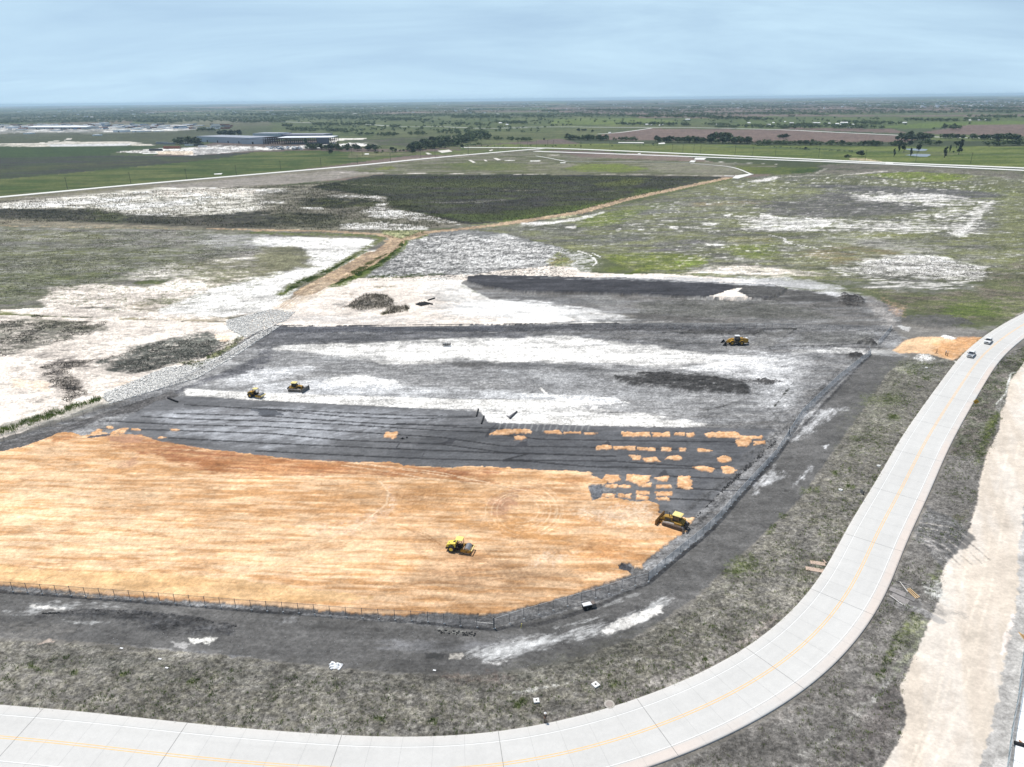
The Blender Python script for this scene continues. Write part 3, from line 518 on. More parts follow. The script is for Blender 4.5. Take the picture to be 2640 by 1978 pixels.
# yard interior streaks: white caliche spreads
P("o: 400,1010 560,930 700,885 1000,876 1400,872 1750,905 2050,920 2130,960 2000,1060 1750,1110 1300,1085 1100,1050 800,1030 520,1015", (.36, .355, .345), 25, 30, .85, dens=.72, ns=3, an=9, ang=-.04, tw=.7)
P("o: 400,1010 560,930 800,950 1300,960 1700,1000 1700,1080 1300,1080 1100,1050 800,1030", (.50, .49, .475), 15, 20, .8, dens=.55, ns=2, an=9, ang=-.04, tw=.5)
G.tw = .42
P(YARD, (.34, .34, .34), 4, 9, .8, dens=.42, ns=2.2, an=9, ang=-.04, tw=.6)
P(YARD, (.07, .07, .072), 4, 9, .7, dens=.36, ns=1.6, an=10, ang=-.04, tw=.5)
B = -0.03
P("22: 150,790 300,750 900,740 1700,700 2209,700 2209,890 1700,870 1200,930 700,850 300,800", WH, 4, 9, 1, dens=.72, ns=2.6, an=7, ang=B)
P("22: 900,770 2209,760 2209,880 1500,860 1100,880", WH, 4, 9, 1, dens=.85, ns=2.6, an=7, ang=B)
P("23: -100,700 500,690 1200,760 1700,830 2209,870 2209,940 1700,960 1100,930 500,900 -100,890", WH, 5, 10, 1, dens=.66, ns=2.6, an=8, ang=-.06)
P("23: 0,800 700,780 1050,850 1000,890 400,880 0,880", WH, 4, 8, 1, dens=.88, ns=2.6, an=7, ang=B)
P("23: 1700,850 2209,840 2300,1000 2209,1060 1900,1010 1500,960", (.62, .615, .61), 5, 9, .95, dens=.62, ns=2, an=5, ang=-.1)
P("24: 0,800 200,830 500,830 470,1000 350,1110 0,1010", (.62, .615, .61), 5, 10, .9, dens=.55, ns=1.6, an=4, ang=.3)
P("24: 0,1000 150,990 400,1130 300,1300 50,1280 0,1200", (.55, .55, .55), 5, 10, .8, dens=.5, ns=1.4, an=4, ang=.5)
P("24: 330,800 700,780 940,790 1200,800 1200,830 900,830 600,815 330,830", (.5, .49, .47), 3, 5, .9, dens=.75, ns=1.5, an=3)
P("22: -300,1000 0,940 450,930 500,970 100,1060 -300,1100", (.7, .7, .7), 5, 10, .95, dens=.6, ns=2, an=5, ang=.15)
P("22: 0,1070 400,1040 900,1000 1200,1090 2209,1140 2209,1210 0,1190", (.5, .5, .5), 5, 8, 1, dens=.8, ns=2, an=6, ang=B, var=.15)
P("22: 550,1060 700,1000 900,1000 1230,1070 1200,1100 600,1090", WH, 4, 8, .9, dens=.7, ns=1.5, an=3)
P("22: 1200,900 1700,880 2209,900 2209,960 1500,930", G1, 5, 8, .9, dens=.75, ns=2, an=7, ang=B)
P("22: 1150,960 2209,960 2209,1050 1500,1060", (.16, .16, .16), 4, 8, .8, dens=.7, ns=2, an=7, ang=B)
P("23: 0,895 600,905 900,960 700,1010 300,950 0,950", (.10, .10, .10), 5, 8, .9, dens=.8, ns=2, an=7, ang=B)
P("23: 0,960 600,970 900,1060 1500,1150 1500,1220 700,1180 0,1160", (.27, .27, .27), 5, 8, .9, dens=.7, ns=2.2, an=5, ang=-.08)
P("o: 470,1000 560,1008 700,1014 900,1020 1200,1030 1500,1030 1620,1038 1500,1046 1380,1050 1200,1055 1100,1053 900,1043 700,1033 480,1020", WH, 1.5, 1.5, 1, dens=.93, ns=3, an=6, name='white_strip')
P("23: -200,1140 300,1155 800,1175 1020,1230 700,1215 300,1200 -200,1180", (.66, .66, .66), 2, 3, .95, dens=.88, ns=1.5, an=6)
P("23: 0,1220 400,1230 780,1290 1300,1340 1640,1400 1500,1430 900,1415 400,1400 0,1395 -250,1390 -250,1250", WH, 3, 7, 1, dens=.75, ns=1.6, an=6, ang=-.03)
P("23: 0,1340 1000,1360 1600,1400 1450,1430 700,1410 0,1395", WH, 2, 5, 1, dens=.93, ns=1.6, an=6)
P("23: 700,1290 720,1260 770,1260 760,1285", WH, 1, 2, 1, z=.5)
LN("23: 300,1110 325,1140 345,1150", .9, WH, soft=1, rag=1, z=.15)
LN("23: 150,1150 700,1180 900,1190 1010,1230", .5, WH, soft=1, rag=.6)
G.tw = .25
# dirt windrow (dark clods)
P("23: 900,1010 1100,1010 1090,985 1250,980 1600,995 1900,1040 1990,1100 1970,1150 1700,1145 1300,1110 1000,1080 920,1040", (.045, .044, .043), 3, 6, 1, dens=.88, ns=1.4, an=4, var=.35, z=.5, zn=.35, fin=1)
P("23: 2070,1040 2209,1040 2280,1060 2130,1080", (.06, .058, .057), 3, 6, 1, dens=.8, ns=1, z=.3, zn=.25, fin=1)
P("24: -120,1040 100,1030 180,1050 50,1075", (.06, .058, .057), 3, 6, 1, dens=.8, ns=1, z=.3, zn=.25, fin=1)
P("23: 1540,1270 1700,1260 1900,1200 2070,1160 1900,1250 1620,1310", (.07, .068, .066), 3, 5, .9, dens=.5, ns=.8, an=3, z=.15, zn=.15)
LN("23: 680,1010 760,1030 900,1050", .5, DK, soft=2, rag=3, op=.7, dens=.6, ns=1)
P("24: 860,740 900,710 960,710 1010,750 980,765 900,745", (.04, .038, .037), 2, 5, 1, z=1.0, zn=.4, fin=1)
P("24: 780,850 830,820 900,830 900,860 820,870", (.05, .048, .047), 2, 5, 1, z=.7, zn=.3, fin=1)
LN("24: 140,772 500,765 870,748 1010,755", .9, (.04, .04, .038), soft=2, rag=3, z=.25, zn=.15, dens=.8, ns=2)
LN("24: 0,672 40,672 90,628 350,628", 1.4, (.025, .025, .025), soft=1.5, rag=2, z=.5, zn=.1)
LN("24: 350,628 260,690 150,770", .5, (.05, .05, .05), soft=2, rag=2, op=.8)
LN("24: 350,628 700,635 1100,645", .5, (.05, .05, .05), soft=2, rag=2, op=.8)
LN("23: 1270,655 1700,665 2070,672", .8, (.03, .03, .03), soft=1.5, rag=2, z=.3, zn=.1)
P("23: 1300,640 1700,630 2100,640 2060,668 1500,662", (.075, .073, .07), 3, 5, .9)
P("24: 100,640 340,635 260,690 170,765 0,770 0,680", (.19, .185, .175), 3, 5, .8, dens=.75, ns=1.5)
P("24: 420,650 1000,660 960,740 500,750 300,730", (.13, .128, .12), 3, 5, .8, dens=.8, ns=1.2, fin=.9)
# yard edges: berm line behind the back fence, silt line along left
P("22: 60,640 180,605 1200,605 2209,600 2209,650 1200,645 100,660", (.085, .085, .092), 3, 4, 1, var=.15, ns=1.6, an=6)
P("23: 0,600 900,590 1400,600 2209,620 2209,640 1200,640 0,650", (.085, .083, .085), 3, 5, .9, var=.15, ns=1.6, an=6)
LN("22: -660,960 -300,780 0,680 160,600 800,600 1400,592 2209,590", .7, (.03, .03, .033), soft=1.5, rag=1.5, z=.35)
LN("23: 0,588 600,585 930,585", .8, (.03, .03, .033), soft=1.5, rag=1.5, z=.35)
P("23: 930,560 1300,560 2209,575 2209,600 1300,590 950,600", (.22, .215, .21), 3, 5, .7, dens=.6, ns=1.5, an=5)
P("22: 0,690 160,650 2209,650 2209,700 1500,690 800,745 300,750 0,790", (.10, .10, .105), 4, 7, .9, dens=.85, ns=2, an=7)
P("21: 1250,1200 1700,1020 2000,900 2209,760 2209,860 2100,960 1700,1060 1480,1130", (.11, .11, .118), 4, 6, .9, dens=.85, ns=1.6, an=5, ang=.5)
P("21: -900,1700 0,1560 520,1420 900,1290 1400,1130 1450,1170 1300,1260 800,1360 520,1480 400,1530 0,1657 -900,1900", (.108, .104, .102), 3, 5, 1, var=.16, ns=.9, an=8, ang=.42)
for k in range(6):
    Q = gp("21: -300,1620 0,1540 520,1400 900,1300 1300,1220")+np.array([0, -1.2-k*1.7]); LN(Q, .35, (.2, .2, .21) if k % 2 else (.05, .05, .055), soft=1, rag=1, op=.6, dens=.55, ns=4, an=2)
G.tw = .5
# geotextile lanes: grey sheet with dark overlaps and whitish dust
GEO = "o: 290,1105 330,1075 400,1035 470,1022 700,1035 900,1045 1120,1055 1240,1062 1260,1090 1750,1105 1990,1105 1960,1170 1880,1250 1790,1330 1720,1345 1680,1320 1500,1215 1300,1208 900,1192 700,1178 540,1160 410,1138 350,1120"
P(GEO, (.135, .136, .14), 3, 2, 1, var=.1, ns=1.2, an=9, ang=-.05, fin=.3)
P("31: 1100,30 2209,0 2700,20 2700,300 2209,330 1700,290 1400,230 1300,100", (.42, .43, .45), 8, 14, .95, dens=.5, ns=3.2, an=2.5, ang=.3)
P("32: 100,20 700,0 1500,40 1500,120 900,230 500,260 100,250", (.40, .41, .43), 8, 14, .9, dens=.46, ns=2.6, an=2.5, ang=.4)
P("31: 2050,20 2209,20 2300,60 2150,80", (.07, .075, .085), 3, 6, .9)
P("32: 1450,150 1900,130 2209,140 2209,500 1200,480 900,440 1300,300", (.085, .087, .092), 6, 8, .8, dens=.75, ns=2, an=5)
P("33: 0,170 1100,180 2150,200 1900,420 1600,700 1500,780 1350,600 900,540 0,510", (.088, .09, .096), 5, 6, .85, dens=.85, ns=2, an=5)
for k, q in enumerate(("31: 1160,75 1500,95 2209,115 32: 700,140 1500,190 1800,200 33: 300,262 1200,275 2000,285", "31: 870,112 1400,140 2209,160 32: 700,195 1500,245 33: 0,318 700,325 1400,345", "31: 1130,180 2209,215 32: 700,268 1500,300 33: 0,370 900,400", "31: 1380,250 2209,295 32: 700,320 1400,350 2209,380 33: 0,430 900,440 1800,500", "31: 1500,-20 2209,20 32: 700,75 1200,95 1780,80", "32: 0,355 700,390 1400,420 2209,440 33: 700,485 1700,500", "32: 0,10 700,45 1300,70 1750,75", "33: 1300,560 2209,600", "33: 1400,660 1900,680", "33: 1250,740 1700,760", "31: 1420,50 2209,75 32: 400,95 1100,140 1700,150", "32: 1150,130 1700,165 2209,185")):
    P(px(q) and q, (.04, .04, .042), width=.75, closed=False, soft=1.5, rag=1, op=.92)
for q in ("32: 1640,240 1600,300 1480,300", "32: 1380,350 1340,425", "32: 2209,270 2150,285 2100,320 2209,320", "33: 850,275 800,300 870,318", "33: 1310,500 1340,565 1240,565", "32: 1960,130 1900,175 1860,240 1880,250", "33: 1440,170 1380,200 1400,205"):
    P(q, (.05, .05, .055), 1.5, 1.5, .85)
LN("32: 1170,290 1130,345", .4, (.06, .06, .065), soft=1, rag=.5)
P("33: 0,130 700,150 1400,160 2200,180 2200,200 1400,190 0,180", (.12, .12, .125), 2, 3, .8)
for k in range(22):
    x0 = 1990+k*52
    if k < 15: LN("32: %d,%d %d,%d" % (x0, 135, x0-22, 195), .5, (.32, .32, .31), soft=1, rag=.6, op=.4)
G.tw = .35
# ---- front yard strip between fence and weeds
FY = "o: -600,1480 0,1525 660,1575 1135,1615 1270,1622 1500,1570 1671,1502 1822,1375 1990,1178 2245,915 2330,920 2185,1110 2060,1290 1900,1440 1780,1550 1640,1640 1450,1710 1250,1740 1000,1735 700,1700 350,1665 0,1640 -600,1600"
P(FY, (.112, .109, .105), 3, 4, .97, var=.11, ns=1.2, an=6, ang=-.06, fin=.45)
P("41: 0,380 300,320 1000,320 1000,380 600,370 300,430 0,420", (.5, .5, .49), 4, 8, .9, dens=.45, ns=1.1, an=3)
P("41: 240,340 400,340 520,375 300,370", WH, 2, 5, .9, dens=.7, ns=.8, an=3)
P("41: 500,455 900,470 900,500 540,490", (.42, .42, .41), 4, 8, .9, dens=.6, ns=1, an=3)
P("41: 290,430 700,380 1100,390 1500,430 1900,510 1900,580 1300,560 900,450 500,420", (.06, .06, .062), 4, 8, .95, dens=.78, ns=.8, an=3, z=.18, zn=.15, fin=1)
P("41: 700,378 1100,383 1500,425 2000,520 1500,440 1000,398", (.045, .045, .047), 2, 5, 1, dens=.7, ns=.5, z=.25, zn=.2)
P("41: 1520,600 1760,610 1700,650 1540,640", (.7, .68, .63), 2, 5, .95, dens=.85, ns=.6)
P("41: 0,470 500,490 700,560 300,640 0,640", (.2, .19, .175), 5, 9, .8, dens=.6, ns=1, an=2)
P("41: 250,680 400,610 430,640 330,690", (.4, .33, .28), 3, 5, .8)
P("41: 1400,640 1550,650 1500,700 1420,680", (.3, .29, .28), 3, 5, .7)
P("42: 950,620 1500,640 2209,600 2209,720 1400,720 950,680", (.2, .2, .205), 5, 8, .8, dens=.65, ns=1.2, an=4)
P("42: 1370,730 1560,730 1520,780 1380,775", (.055, .055, .055), 2, 4, .8)
P("42: 1570,730 1700,735 1660,780 1580,775", (.5, .47, .42), 2, 4, .9, dens=.9, ns=.6)
P("42: 1850,800 2050,790 1960,835", (.5, .49, .47), 2, 5, .9, dens=.6, ns=.5)
P("42: 1700,700 2209,600 2400,560 2400,680 1900,760", (.36, .355, .345), 5, 8, .9, dens=.65, ns=.9, an=3, ang=.2)
P("43: 0,640 500,560 900,450 1300,270 1400,290 1200,420 900,560 500,640 0,770 -300,790 -300,700", (.6, .6, .59), 4, 8, .95, dens=.62, ns=.9, an=4, ang=.45)
P("43: 790,560 900,470 1100,400 1290,340 1280,400 1000,520 850,575", WH, 2, 4, 1, dens=.97, ns=.8)
P("43: 380,520 700,440 900,400 700,470 400,540", (.5, .5, .49), 3, 5, .9, dens=.6, ns=.7, an=4, ang=.4)
P("43: 730,350 1050,240 1100,250 900,330 760,370", (.42, .42, .41), 4, 6, .8, dens=.6, ns=.7, an=3, ang=.5)
P("42: 1480,530 1560,520 1700,550 1600,575 1500,560", (.3, .3, .28), 3, 5, .8, dens=.7, ns=.6)
P("42: 100,470 350,420 330,470 150,500", (.26, .26, .26), 4, 7, .8, dens=.5, ns=.7)
for q in ("33: 2100,550 2209,460 2209,600 2100,640", "34: 60,560 250,520 300,560 120,640 40,640", "34: 560,330 640,310 600,350", "34: 0,620 130,560 60,700 0,720", "34: 380,560 480,480 430,560 300,690", "24: 400,1300 760,1260 500,1450 330,1540", "24: 560,1580 620,1570 600,1600"):
    P(q, (.52, .52, .52), 4, 8, .9, dens=.6, ns=.9, an=4, ang=.9)
P("33: 1500,900 1560,930 1500,960 1480,1020 1700,820 1900,640 2209,270 2209,330 1700,900 1400,1060 1100,1310 1170,1340 1240,1290 1600,960 1660,1000 2209,380", (.22, .22, .225), 5, 8, .5, dens=.5, ns=.9, an=2, ang=.8)
P("33: 1190,1260 1400,1200 1380,1260 1100,1340", (.42, .42, .42), 3, 6, .8, dens=.6, ns=.7)
for q, zz_ in (("33: 1270,850 1500,830 1700,680 1900,520 2130,320 2209,260", .25), ("33: 1500,1000 1620,900 1800,740", .25), ("24: -100,1700 200,1480 290,1420 700,960", .3)):
    LN(q, 1.3, (.06, .06, .06), soft=2.5, rag=5, op=.9, dens=.62, ns=.6, an=1, z=zz_, zn=.25)
# fence shadow painted as a dark strip just outside the fence foot
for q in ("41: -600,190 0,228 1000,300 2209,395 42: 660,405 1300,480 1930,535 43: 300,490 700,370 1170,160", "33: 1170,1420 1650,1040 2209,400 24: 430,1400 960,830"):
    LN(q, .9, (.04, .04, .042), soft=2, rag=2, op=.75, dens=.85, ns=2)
LN("24: 350,1040 150,1290 290,1440", .01, DK)
# ---- weedy verge between yard and road
VG = "o: -600,1660 0,1652 400,1675 700,1705 1000,1740 1250,1742 1450,1712 1640,1645 1780,1556 1900,1445 2060,1292 2185,1115 2290,960 2340,925 2400,930 2500,890 2640,800 2900,700 2900,760 2640,840 2529,880 2463,940 2415,995 2352,1100 2288,1200 2225,1310 2162,1410 2098,1520 2051,1580 2003,1630 1940,1670 1807,1750 1648,1812 1490,1864 1300,1897 1129,1913 945,1913 700,1891 317,1853 0,1823 -600,1800"
P(VG, (.178, .168, .150), 3, 4, 1, var=.12, ns=.6, an=2, fin=1.15, col2=(.165, .155, .128), name='verge')
P("41: 0,680 600,660 1500,740 2209,800 2209,1000 1200,1000 0,850", (.10, .098, .085), 6, 14, .8, dens=.6, ns=1.2, an=2.5)
P("42: 0,780 800,800 1700,880 2209,830 2209,1000 1200,1080 0,1060", (.10, .096, .086), 6, 14, .8, dens=.6, ns=1.1, an=2.5)
P("42: 1450,900 1900,880 2209,900 2209,1000 1700,990", (.15, .115, .10), 6, 10, .7, dens=.5, ns=1)
P("43: 0,820 800,640 1500,400 1900,60 2000,100 1300,640 700,900 300,1000 0,1000", (.11, .108, .09), 6, 12, .8, dens=.6, ns=1, an=2)
P("42: 0,1300 1000,1330 2209,1250 2209,1370 1200,1440 0,1370", (.23, .22, .20), 5, 9, .8, dens=.62, ns=.8, an=2)
P("43: 300,1300 900,1050 1500,800 2209,430 2209,560 1500,950 800,1200 300,1330", (.25, .23, .21), 5, 9, .9, dens=.7, ns=.8, an=2)
P("43: 180,1010 450,980 630,935 620,960 400,1000 200,1050 0,1070", (.55, .54, .5), 3, 6, .9, dens=.6, ns=.6, an=2)
P("43: 1250,680 1430,590 1380,640 1280,700", (.52, .5, .45), 3, 6, .9, dens=.6, ns=.6)
P("43: 1000,800 1120,765 1080,800", (.5, .48, .44), 2, 4, .9, dens=.6, ns=.5)
P("43: 1550,500 1700,400 1800,360 1650,480", (.42, .4, .36), 3, 6, .8, dens=.5, ns=.6)
P("42: 700,1040 1400,1060 1600,1080 1800,1070 1300,1100 800,1080", (.4, .38, .34), 4, 8, .7, dens=.45, ns=.6, an=2)
P("43: 1850,650 2000,580 2209,420 2209,480 2000,640", (.36, .31, .27), 4, 7, .8, dens=.6, ns=.6)
P("34: 0,1600 400,1300 500,1100 800,760 1000,600 700,900 400,1000 100,1400 0,1500", (.11, .105, .10), 6, 12, .6, dens=.6, ns=1, an=2)
P("34: 240,1060 380,960 340,1080 260,1110", (.4, .38, .34), 3, 6, .8, dens=.5, ns=.6)
P("34: 330,1480 520,1330 440,1500 360,1600 100,1657 200,1560", (.3, .28, .24), 4, 8, .8, dens=.6, ns=.7)
GR = ("24: 1200,880 1400,880 1450,950 1300,1000 1180,980", "24: 880,1160 1200,1140 1280,1180 1150,1260 900,1240", "24: 1100,1330 1190,1310 1200,1350 1120,1370", "24: 1330,1090 1380,1095 1370,1115 1330,1110", "24: 1390,1020 1440,1020 1440,1045 1390,1040", "34: 800,230 870,230 870,270 810,270", "34: 800,370 850,380 840,420 780,400", "34: 1110,50 1190,60 1200,90 1120,90", "34: 640,530 680,520 690,560", "34: 760,630 820,640 820,660 770,650", "34: 390,650 560,640 540,700 380,710", "34: 220,860 290,880 260,910 220,900", "33: 2209,950 2160,960 2150,1040 2209,1010", "33: 1800,1260 2000,1180 2060,1200 2060,1300 1800,1400 1760,1370", "43: 1800,60 2000,0 2060,60 1900,120", "41: 200,830 260,800 330,850 450,870 420,890 300,880", "41: 570,880 640,870 640,910 580,910", "41: 950,880 1080,880 1090,910 1000,900", "41: 1520,960 1600,930 1620,960 1540,985", "42: 2090,1110 2209,1090 2209,1170 2100,1170", "43: 60,1110 180,1100 130,1170 70,1170", "43: 850,950 940,960 930,1010 860,1010", "43: 1930,700 2000,660 1990,690 1940,715", "43: 1610,760 1650,770 1650,795 1620,790", "42: 1340,1260 1480,1260 1470,1320 1340,1310", "42: 940,1240 1060,1250 1050,1280 950,1270")
for q in GR: P(q, (.075, .105, .03), 4, 8, .85, dens=.55, ns=.7, fin=1)
P("24: 770,1300 1150,880 1250,900 1300,1100 1250,1300 1150,1500 900,1657 650,1657", (.12, .125, .085), 8, 14, .7, dens=.5, ns=1.2)
P("24: 1180,870 1300,840 1640,860 1640,900 1500,1060 1350,1000 1200,930", (.13, .13, .115), 4, 6, .7, dens=.6, ns=1.2)
# ---- ground right of the road, gravel haul road
RV = "o: 1709,2100 1709,1982 1839,1926 2000,1844 2130,1742 2209,1660 2273,1552 2317,1457 2352,1390 2415,1244 2479,1098 2510,1034 2542,971 2590,917 2640,887 2900,770 3300,700 3300,2100"
P(RV, (.17, .16, .147), 2, 2, 1, var=.18, ns=.8, an=2, fin=.95, name='verge')
P("24: 1590,1657 1800,1210 1900,1020 2209,770 2600,600 2600,1000 2209,990 2000,1200 1950,1657", (.125, .13, .095), 3, 6, .9, col2=(.14, .125, .11), ns=1.5, fin=1.2)
P("24: 2120,1010 2209,850 2500,700 2500,900 2209,950", (.075, .10, .03), 5, 9, .8, dens=.65, ns=1.3)
P("24: 2000,1250 2080,1180 2100,1100 2030,1330 1950,1400", (.3, .3, .27), 4, 7, .8, dens=.6, ns=1)
P("24: 1900,1400 1990,1300 2010,1330 1950,1450 1900,1560", (.09, .12, .035), 4, 7, .9, dens=.7, ns=1)
P("34: 1900,140 2040,0 2000,120 1900,360 1850,480 1800,450", (.085, .11, .035), 4, 7, .9, dens=.6, ns=1)
P("34: 1640,900 1750,820 1700,960 1640,950", (.12, .115, .07), 4, 7, .8, dens=.6, ns=1)
P("44: 1500,0 1560,60 1540,160 1420,100", (.09, .115, .045), 4, 7, .8, dens=.6, ns=1)
P("44: 1180,500 1290,400 1400,430 1260,690 1150,760 1040,960 1000,930 1100,700", (.085, .11, .04), 4, 7, .9, dens=.6, ns=.9)
P("44: 1290,400 1450,470 1440,560 1300,800 1150,940 1150,830 1250,700 1300,550", (.24, .26, .18), 4, 7, .9, dens=.6, ns=.8)
P("44: 800,1000 1250,960 1260,1200 1200,1420 1000,1657 600,1657 900,1300", (.14, .125, .118), 6, 12, .8, dens=.7, ns=1)
P("44: 0,1330 400,1080 700,820 800,700 760,900 400,1200 0,1430", (.22, .2, .18), 5, 8, .7, dens=.5, ns=.8)
P("44: 960,1110 1130,900 1140,930 980,1130", (.36, .35, .33), 3, 4, .9, dens=.8, ns=.8)
LN("44: 420,1560 640,1400 960,1120 1130,910", 1.6, (.34, .33, .3), soft=4, rag=6, op=.7, dens=.5, ns=.8)
GRV = "o: 2720,760 2640,935 2602,985 2592,1040 2580,1060 2577,1105 2545,1170 2525,1240 2518,1300 2500,1360 2480,1400 2440,1450 2425,1490 2430,1530 2412,1565 2380,1640 2345,1720 2320,1770 2335,1830 2335,1870 2310,1920 2280,1978 2200,2140 2760,2140 2790,1400 2860,800"
P(GRV, (.60, .525, .44), 4, 2, 1, var=.045, ns=2, vs=3, an=8, ang=1.08, fin=.16, col2=(.63, .57, .50), name='gravel_road')
P("44: 2170,100 2209,-500 2600,-900 2600,2200 1650,2200 1830,1657 1950,1350 2020,1000 2050,700 2130,400", (.43, .415, .395), 5, 6, .95, ns=1, fin=.5, var=.06, name='gravel_road')
P("44: 2030,640 2120,380 2130,420 2060,700 2030,740", (.78, .7, .64), 2, 5, .9, dens=.75, ns=1)
P("44: 1400,160 1530,130 1560,330 1430,280", (.6, .6, .56), 4, 8, .9, dens=.7, ns=.9)
for k, (a, b) in enumerate(((1600, 1500), (1700, 1640), (1840, 1700), (1920, 1800), (1760, 1560), (1880, 1850))):
    LN("34: %d,300 %d,900 44: %d,200 %d,1100 %d,1700" % (a+330, a+200, a+100, b, b-250), .5+.3*(k % 2), (.58, .5, .42) if k % 2 else (.83, .72, .6), soft=2, rag=2, op=.5, dens=.6, ns=4)
P("34: 2209,1000 2209,1657 2170,1300 2160,1100", (.43, .415, .395), 4, 5, .9)
P("44: 1380,280 1560,340 1750,430 1720,440 1500,420 1400,350", (.2, .19, .18), 5, 8, .7, dens=.6, ns=.8, an=2, ang=-.8)
P("34: 1310,1080 1420,800 1700,950 1800,1080 1640,1220 1540,1280 1380,1130", (.13, .128, .125), 7, 8, .9, ns=.9, an=4, ang=-1.0, var=.25)
P("34: 1330,1060 1450,1000 1560,1170 1600,1280 1500,1240 1350,1130", (.4, .38, .36), 6, 8, .8, dens=.6, ns=.6, an=5, ang=-.9)
for k in range(9):
    t = k*38; LN("34: %d,%d %d,%d %d,%d 44: %d,%d" % (1300+t*.2, 1090-t*.5, 1480+t*.5, 1130-t*.5, 1650+t*.7, 1290-t*.5, 1700+t*.9, 60-t*.3), .35, (.09, .088, .085) if k % 2 else (.5, .46, .42), soft=1.5, rag=2, op=.65, dens=.7, ns=2)
P("34: 1130,1430 1330,1500 1440,1640 1200,1657 1100,1600", (.17, .165, .16), 5, 8, .6)
LN("44: 1200,330 1400,400 1530,470", 1.6, (.35, .34, .33), soft=3, rag=4, op=.7)
LN("24: 2209,960 2100,990 2060,1150 1980,1240", .5, (.6, .6, .56), soft=1.5, rag=1, op=.6)
G.tw = .3
# ---- sand entrance and sand pad
P("24: 1140,800 1240,720 1350,690 1540,690 1700,700 1870,690 1900,690 1800,780 1700,830 1640,880 1580,870 1480,840 1330,820 1200,825", SL, 6, 2, 1, var=.09, ns=1.6, an=3, fin=.4, name='sand_entrance')
P("24: 1480,740 1640,700 1870,695 1750,800 1650,870 1560,850 1470,800", SO, 5, 6, .9, dens=.8, ns=1.5, an=2, ang=.6, name='sand_entrance')
P("24: 1530,700 1680,690 1870,690 1750,720 1650,715", (.42, .2, .1), 4, 5, .7, dens=.6, ns=1.5)
for k in range(5): LN("24: %d,%d %d,%d %d,%d" % (1480+k*20, 830, 1600+k*30, 760, 1850, 700), .5, (.40, .2, .085), soft=2, rag=2, op=.5, dens=.6, ns=2)
P("24: 1530,685 1570,678 1670,705 1620,715 1560,705", (.66, .64, .6), 1.5, 1.5, 1, z=.3, fin=1.2)
P("24: 1310,860 1350,830 1430,830 1490,870 1440,890 1350,885", (.60, .585, .55), 2, 3, 1, dens=.85, ns=.8, z=.15, fin=1.4)
P("24: 1640,890 1690,885 1660,900", WH, 1, 1, .9)
PAD = "31: -1200,700 -400,480 0,366 200,320 400,245 480,212 560,207 620,215 650,240 740,228 830,190 790,185 900,225 1000,225 1150,230 1300,282 1700,345 2209,405 32: 300,430 787,450 1050,452 1100,447 1160,462 1170,474 1600,500 1640,485 1900,488 2209,508 33: 300,515 700,530 720,540 700,560 860,610 800,635 700,630 680,660 705,720 712,770 800,735 900,738 1050,770 1180,765 1250,795 1265,840 1250,860 1370,900 1550,905 1490,970 1480,1020 1420,1045 1300,1130 1170,1240 1110,1310 1060,1318 1020,1275 960,1272 920,1290 935,1325 1000,1338 1022,1370 900,1412 450,1562 80,1657 42: 1980,412 1850,418 1400,405 1200,430 1000,425 700,400 300,365 0,345 41: 1000,272 300,205 0,185 -1500,90 -1500,-600"
P(PAD, SO, 2.2, 3.5, 1, var=.10, ns=.9, an=9, ang=-.07, fin=.35, z=.28, zn=.03, name='sand_pad', col2=SL)
# lighter dry streaks and darker moist soil on the pad
P("31: -900,500 400,330 1000,500 1800,700 2209,850 32: 700,900 1400,1000 1500,1200 42: 1200,250 400,250 41: 1000,250 -900,120", (.76, .56, .36), 12, 20, .55, dens=.42, ns=.85, an=12, ang=-.08)
P("31: 0,600 800,560 2209,1100 32: 1500,1250 42: 1000,200 41: 800,200 -300,100", (.80, .64, .45), 12, 20, .5, dens=.3, ns=.6, an=14, ang=-.08)
P("31: 400,240 480,215 570,210 640,250 600,290 450,280", SB, 4, 8, .8, dens=.7, ns=1.6, an=2)
P("31: 850,240 1150,235 1300,285 1800,365 2209,415 32: 400,450 900,460 1400,510 2000,520 1900,600 1500,570 900,560 300,560 31: 2209,560 1700,540 1300,400 900,330", (.36, .16, .08), 5, 9, 1, dens=.85, ns=.9, an=9, ang=-.12, col2=(.48, .26, .13))
P("31: 840,245 1050,230 1200,250 1150,290 950,300", (.42, .24, .15), 4, 7, .8)
P("31: 900,330 1400,400 2209,470 2209,540 1700,520 1200,400", SB, 4, 8, .8, dens=.55, ns=1.2, an=7, ang=-.15)
P("31: 1680,470 1870,480 1830,540 1720,540", SB, 3, 6, .8, dens=.7, ns=1, an=2, ang=.5)
P("31: 960,480 1080,410 1130,410 1080,490 1000,510", (.42, .24, .15), 3, 5, .85, dens=.8, ns=1.2, an=3, ang=.9)
P("32: 0,400 700,450 1300,500 1900,570 1950,620 1500,590 1000,540 400,520 0,520", SB, 5, 9, .75, dens=.6, ns=1.5, an=8, ang=-.1)
P("32: 1560,570 1700,575 2000,630 1900,640 1650,600", (.30, .11, .045), 4, 7, .8, dens=.7, ns=1.2, an=4)
P("32: 600,600 2209,560 2209,700 1800,880 1300,950 700,900 500,750", (.47, .26, .115), 8, 14, .7, dens=.5, ns=1.4, an=4, ang=-.1)
P("32: 900,690 1300,650 1700,720 1650,850 1200,800", (.42, .22, .10), 5, 9, .6, dens=.5, ns=1, an=3)
P("32: 1900,760 2100,680 2209,680 33: 100,700 100,800 0,900 32: 2050,900 1950,880", (.40, .225, .14), 5, 8, .85, dens=.75, ns=1.2, an=3, ang=-.5)
P("33: 500,560 700,560 690,640 550,650 450,620", (.40, .2, .09), 4, 7, .7, dens=.6, ns=1, an=3)
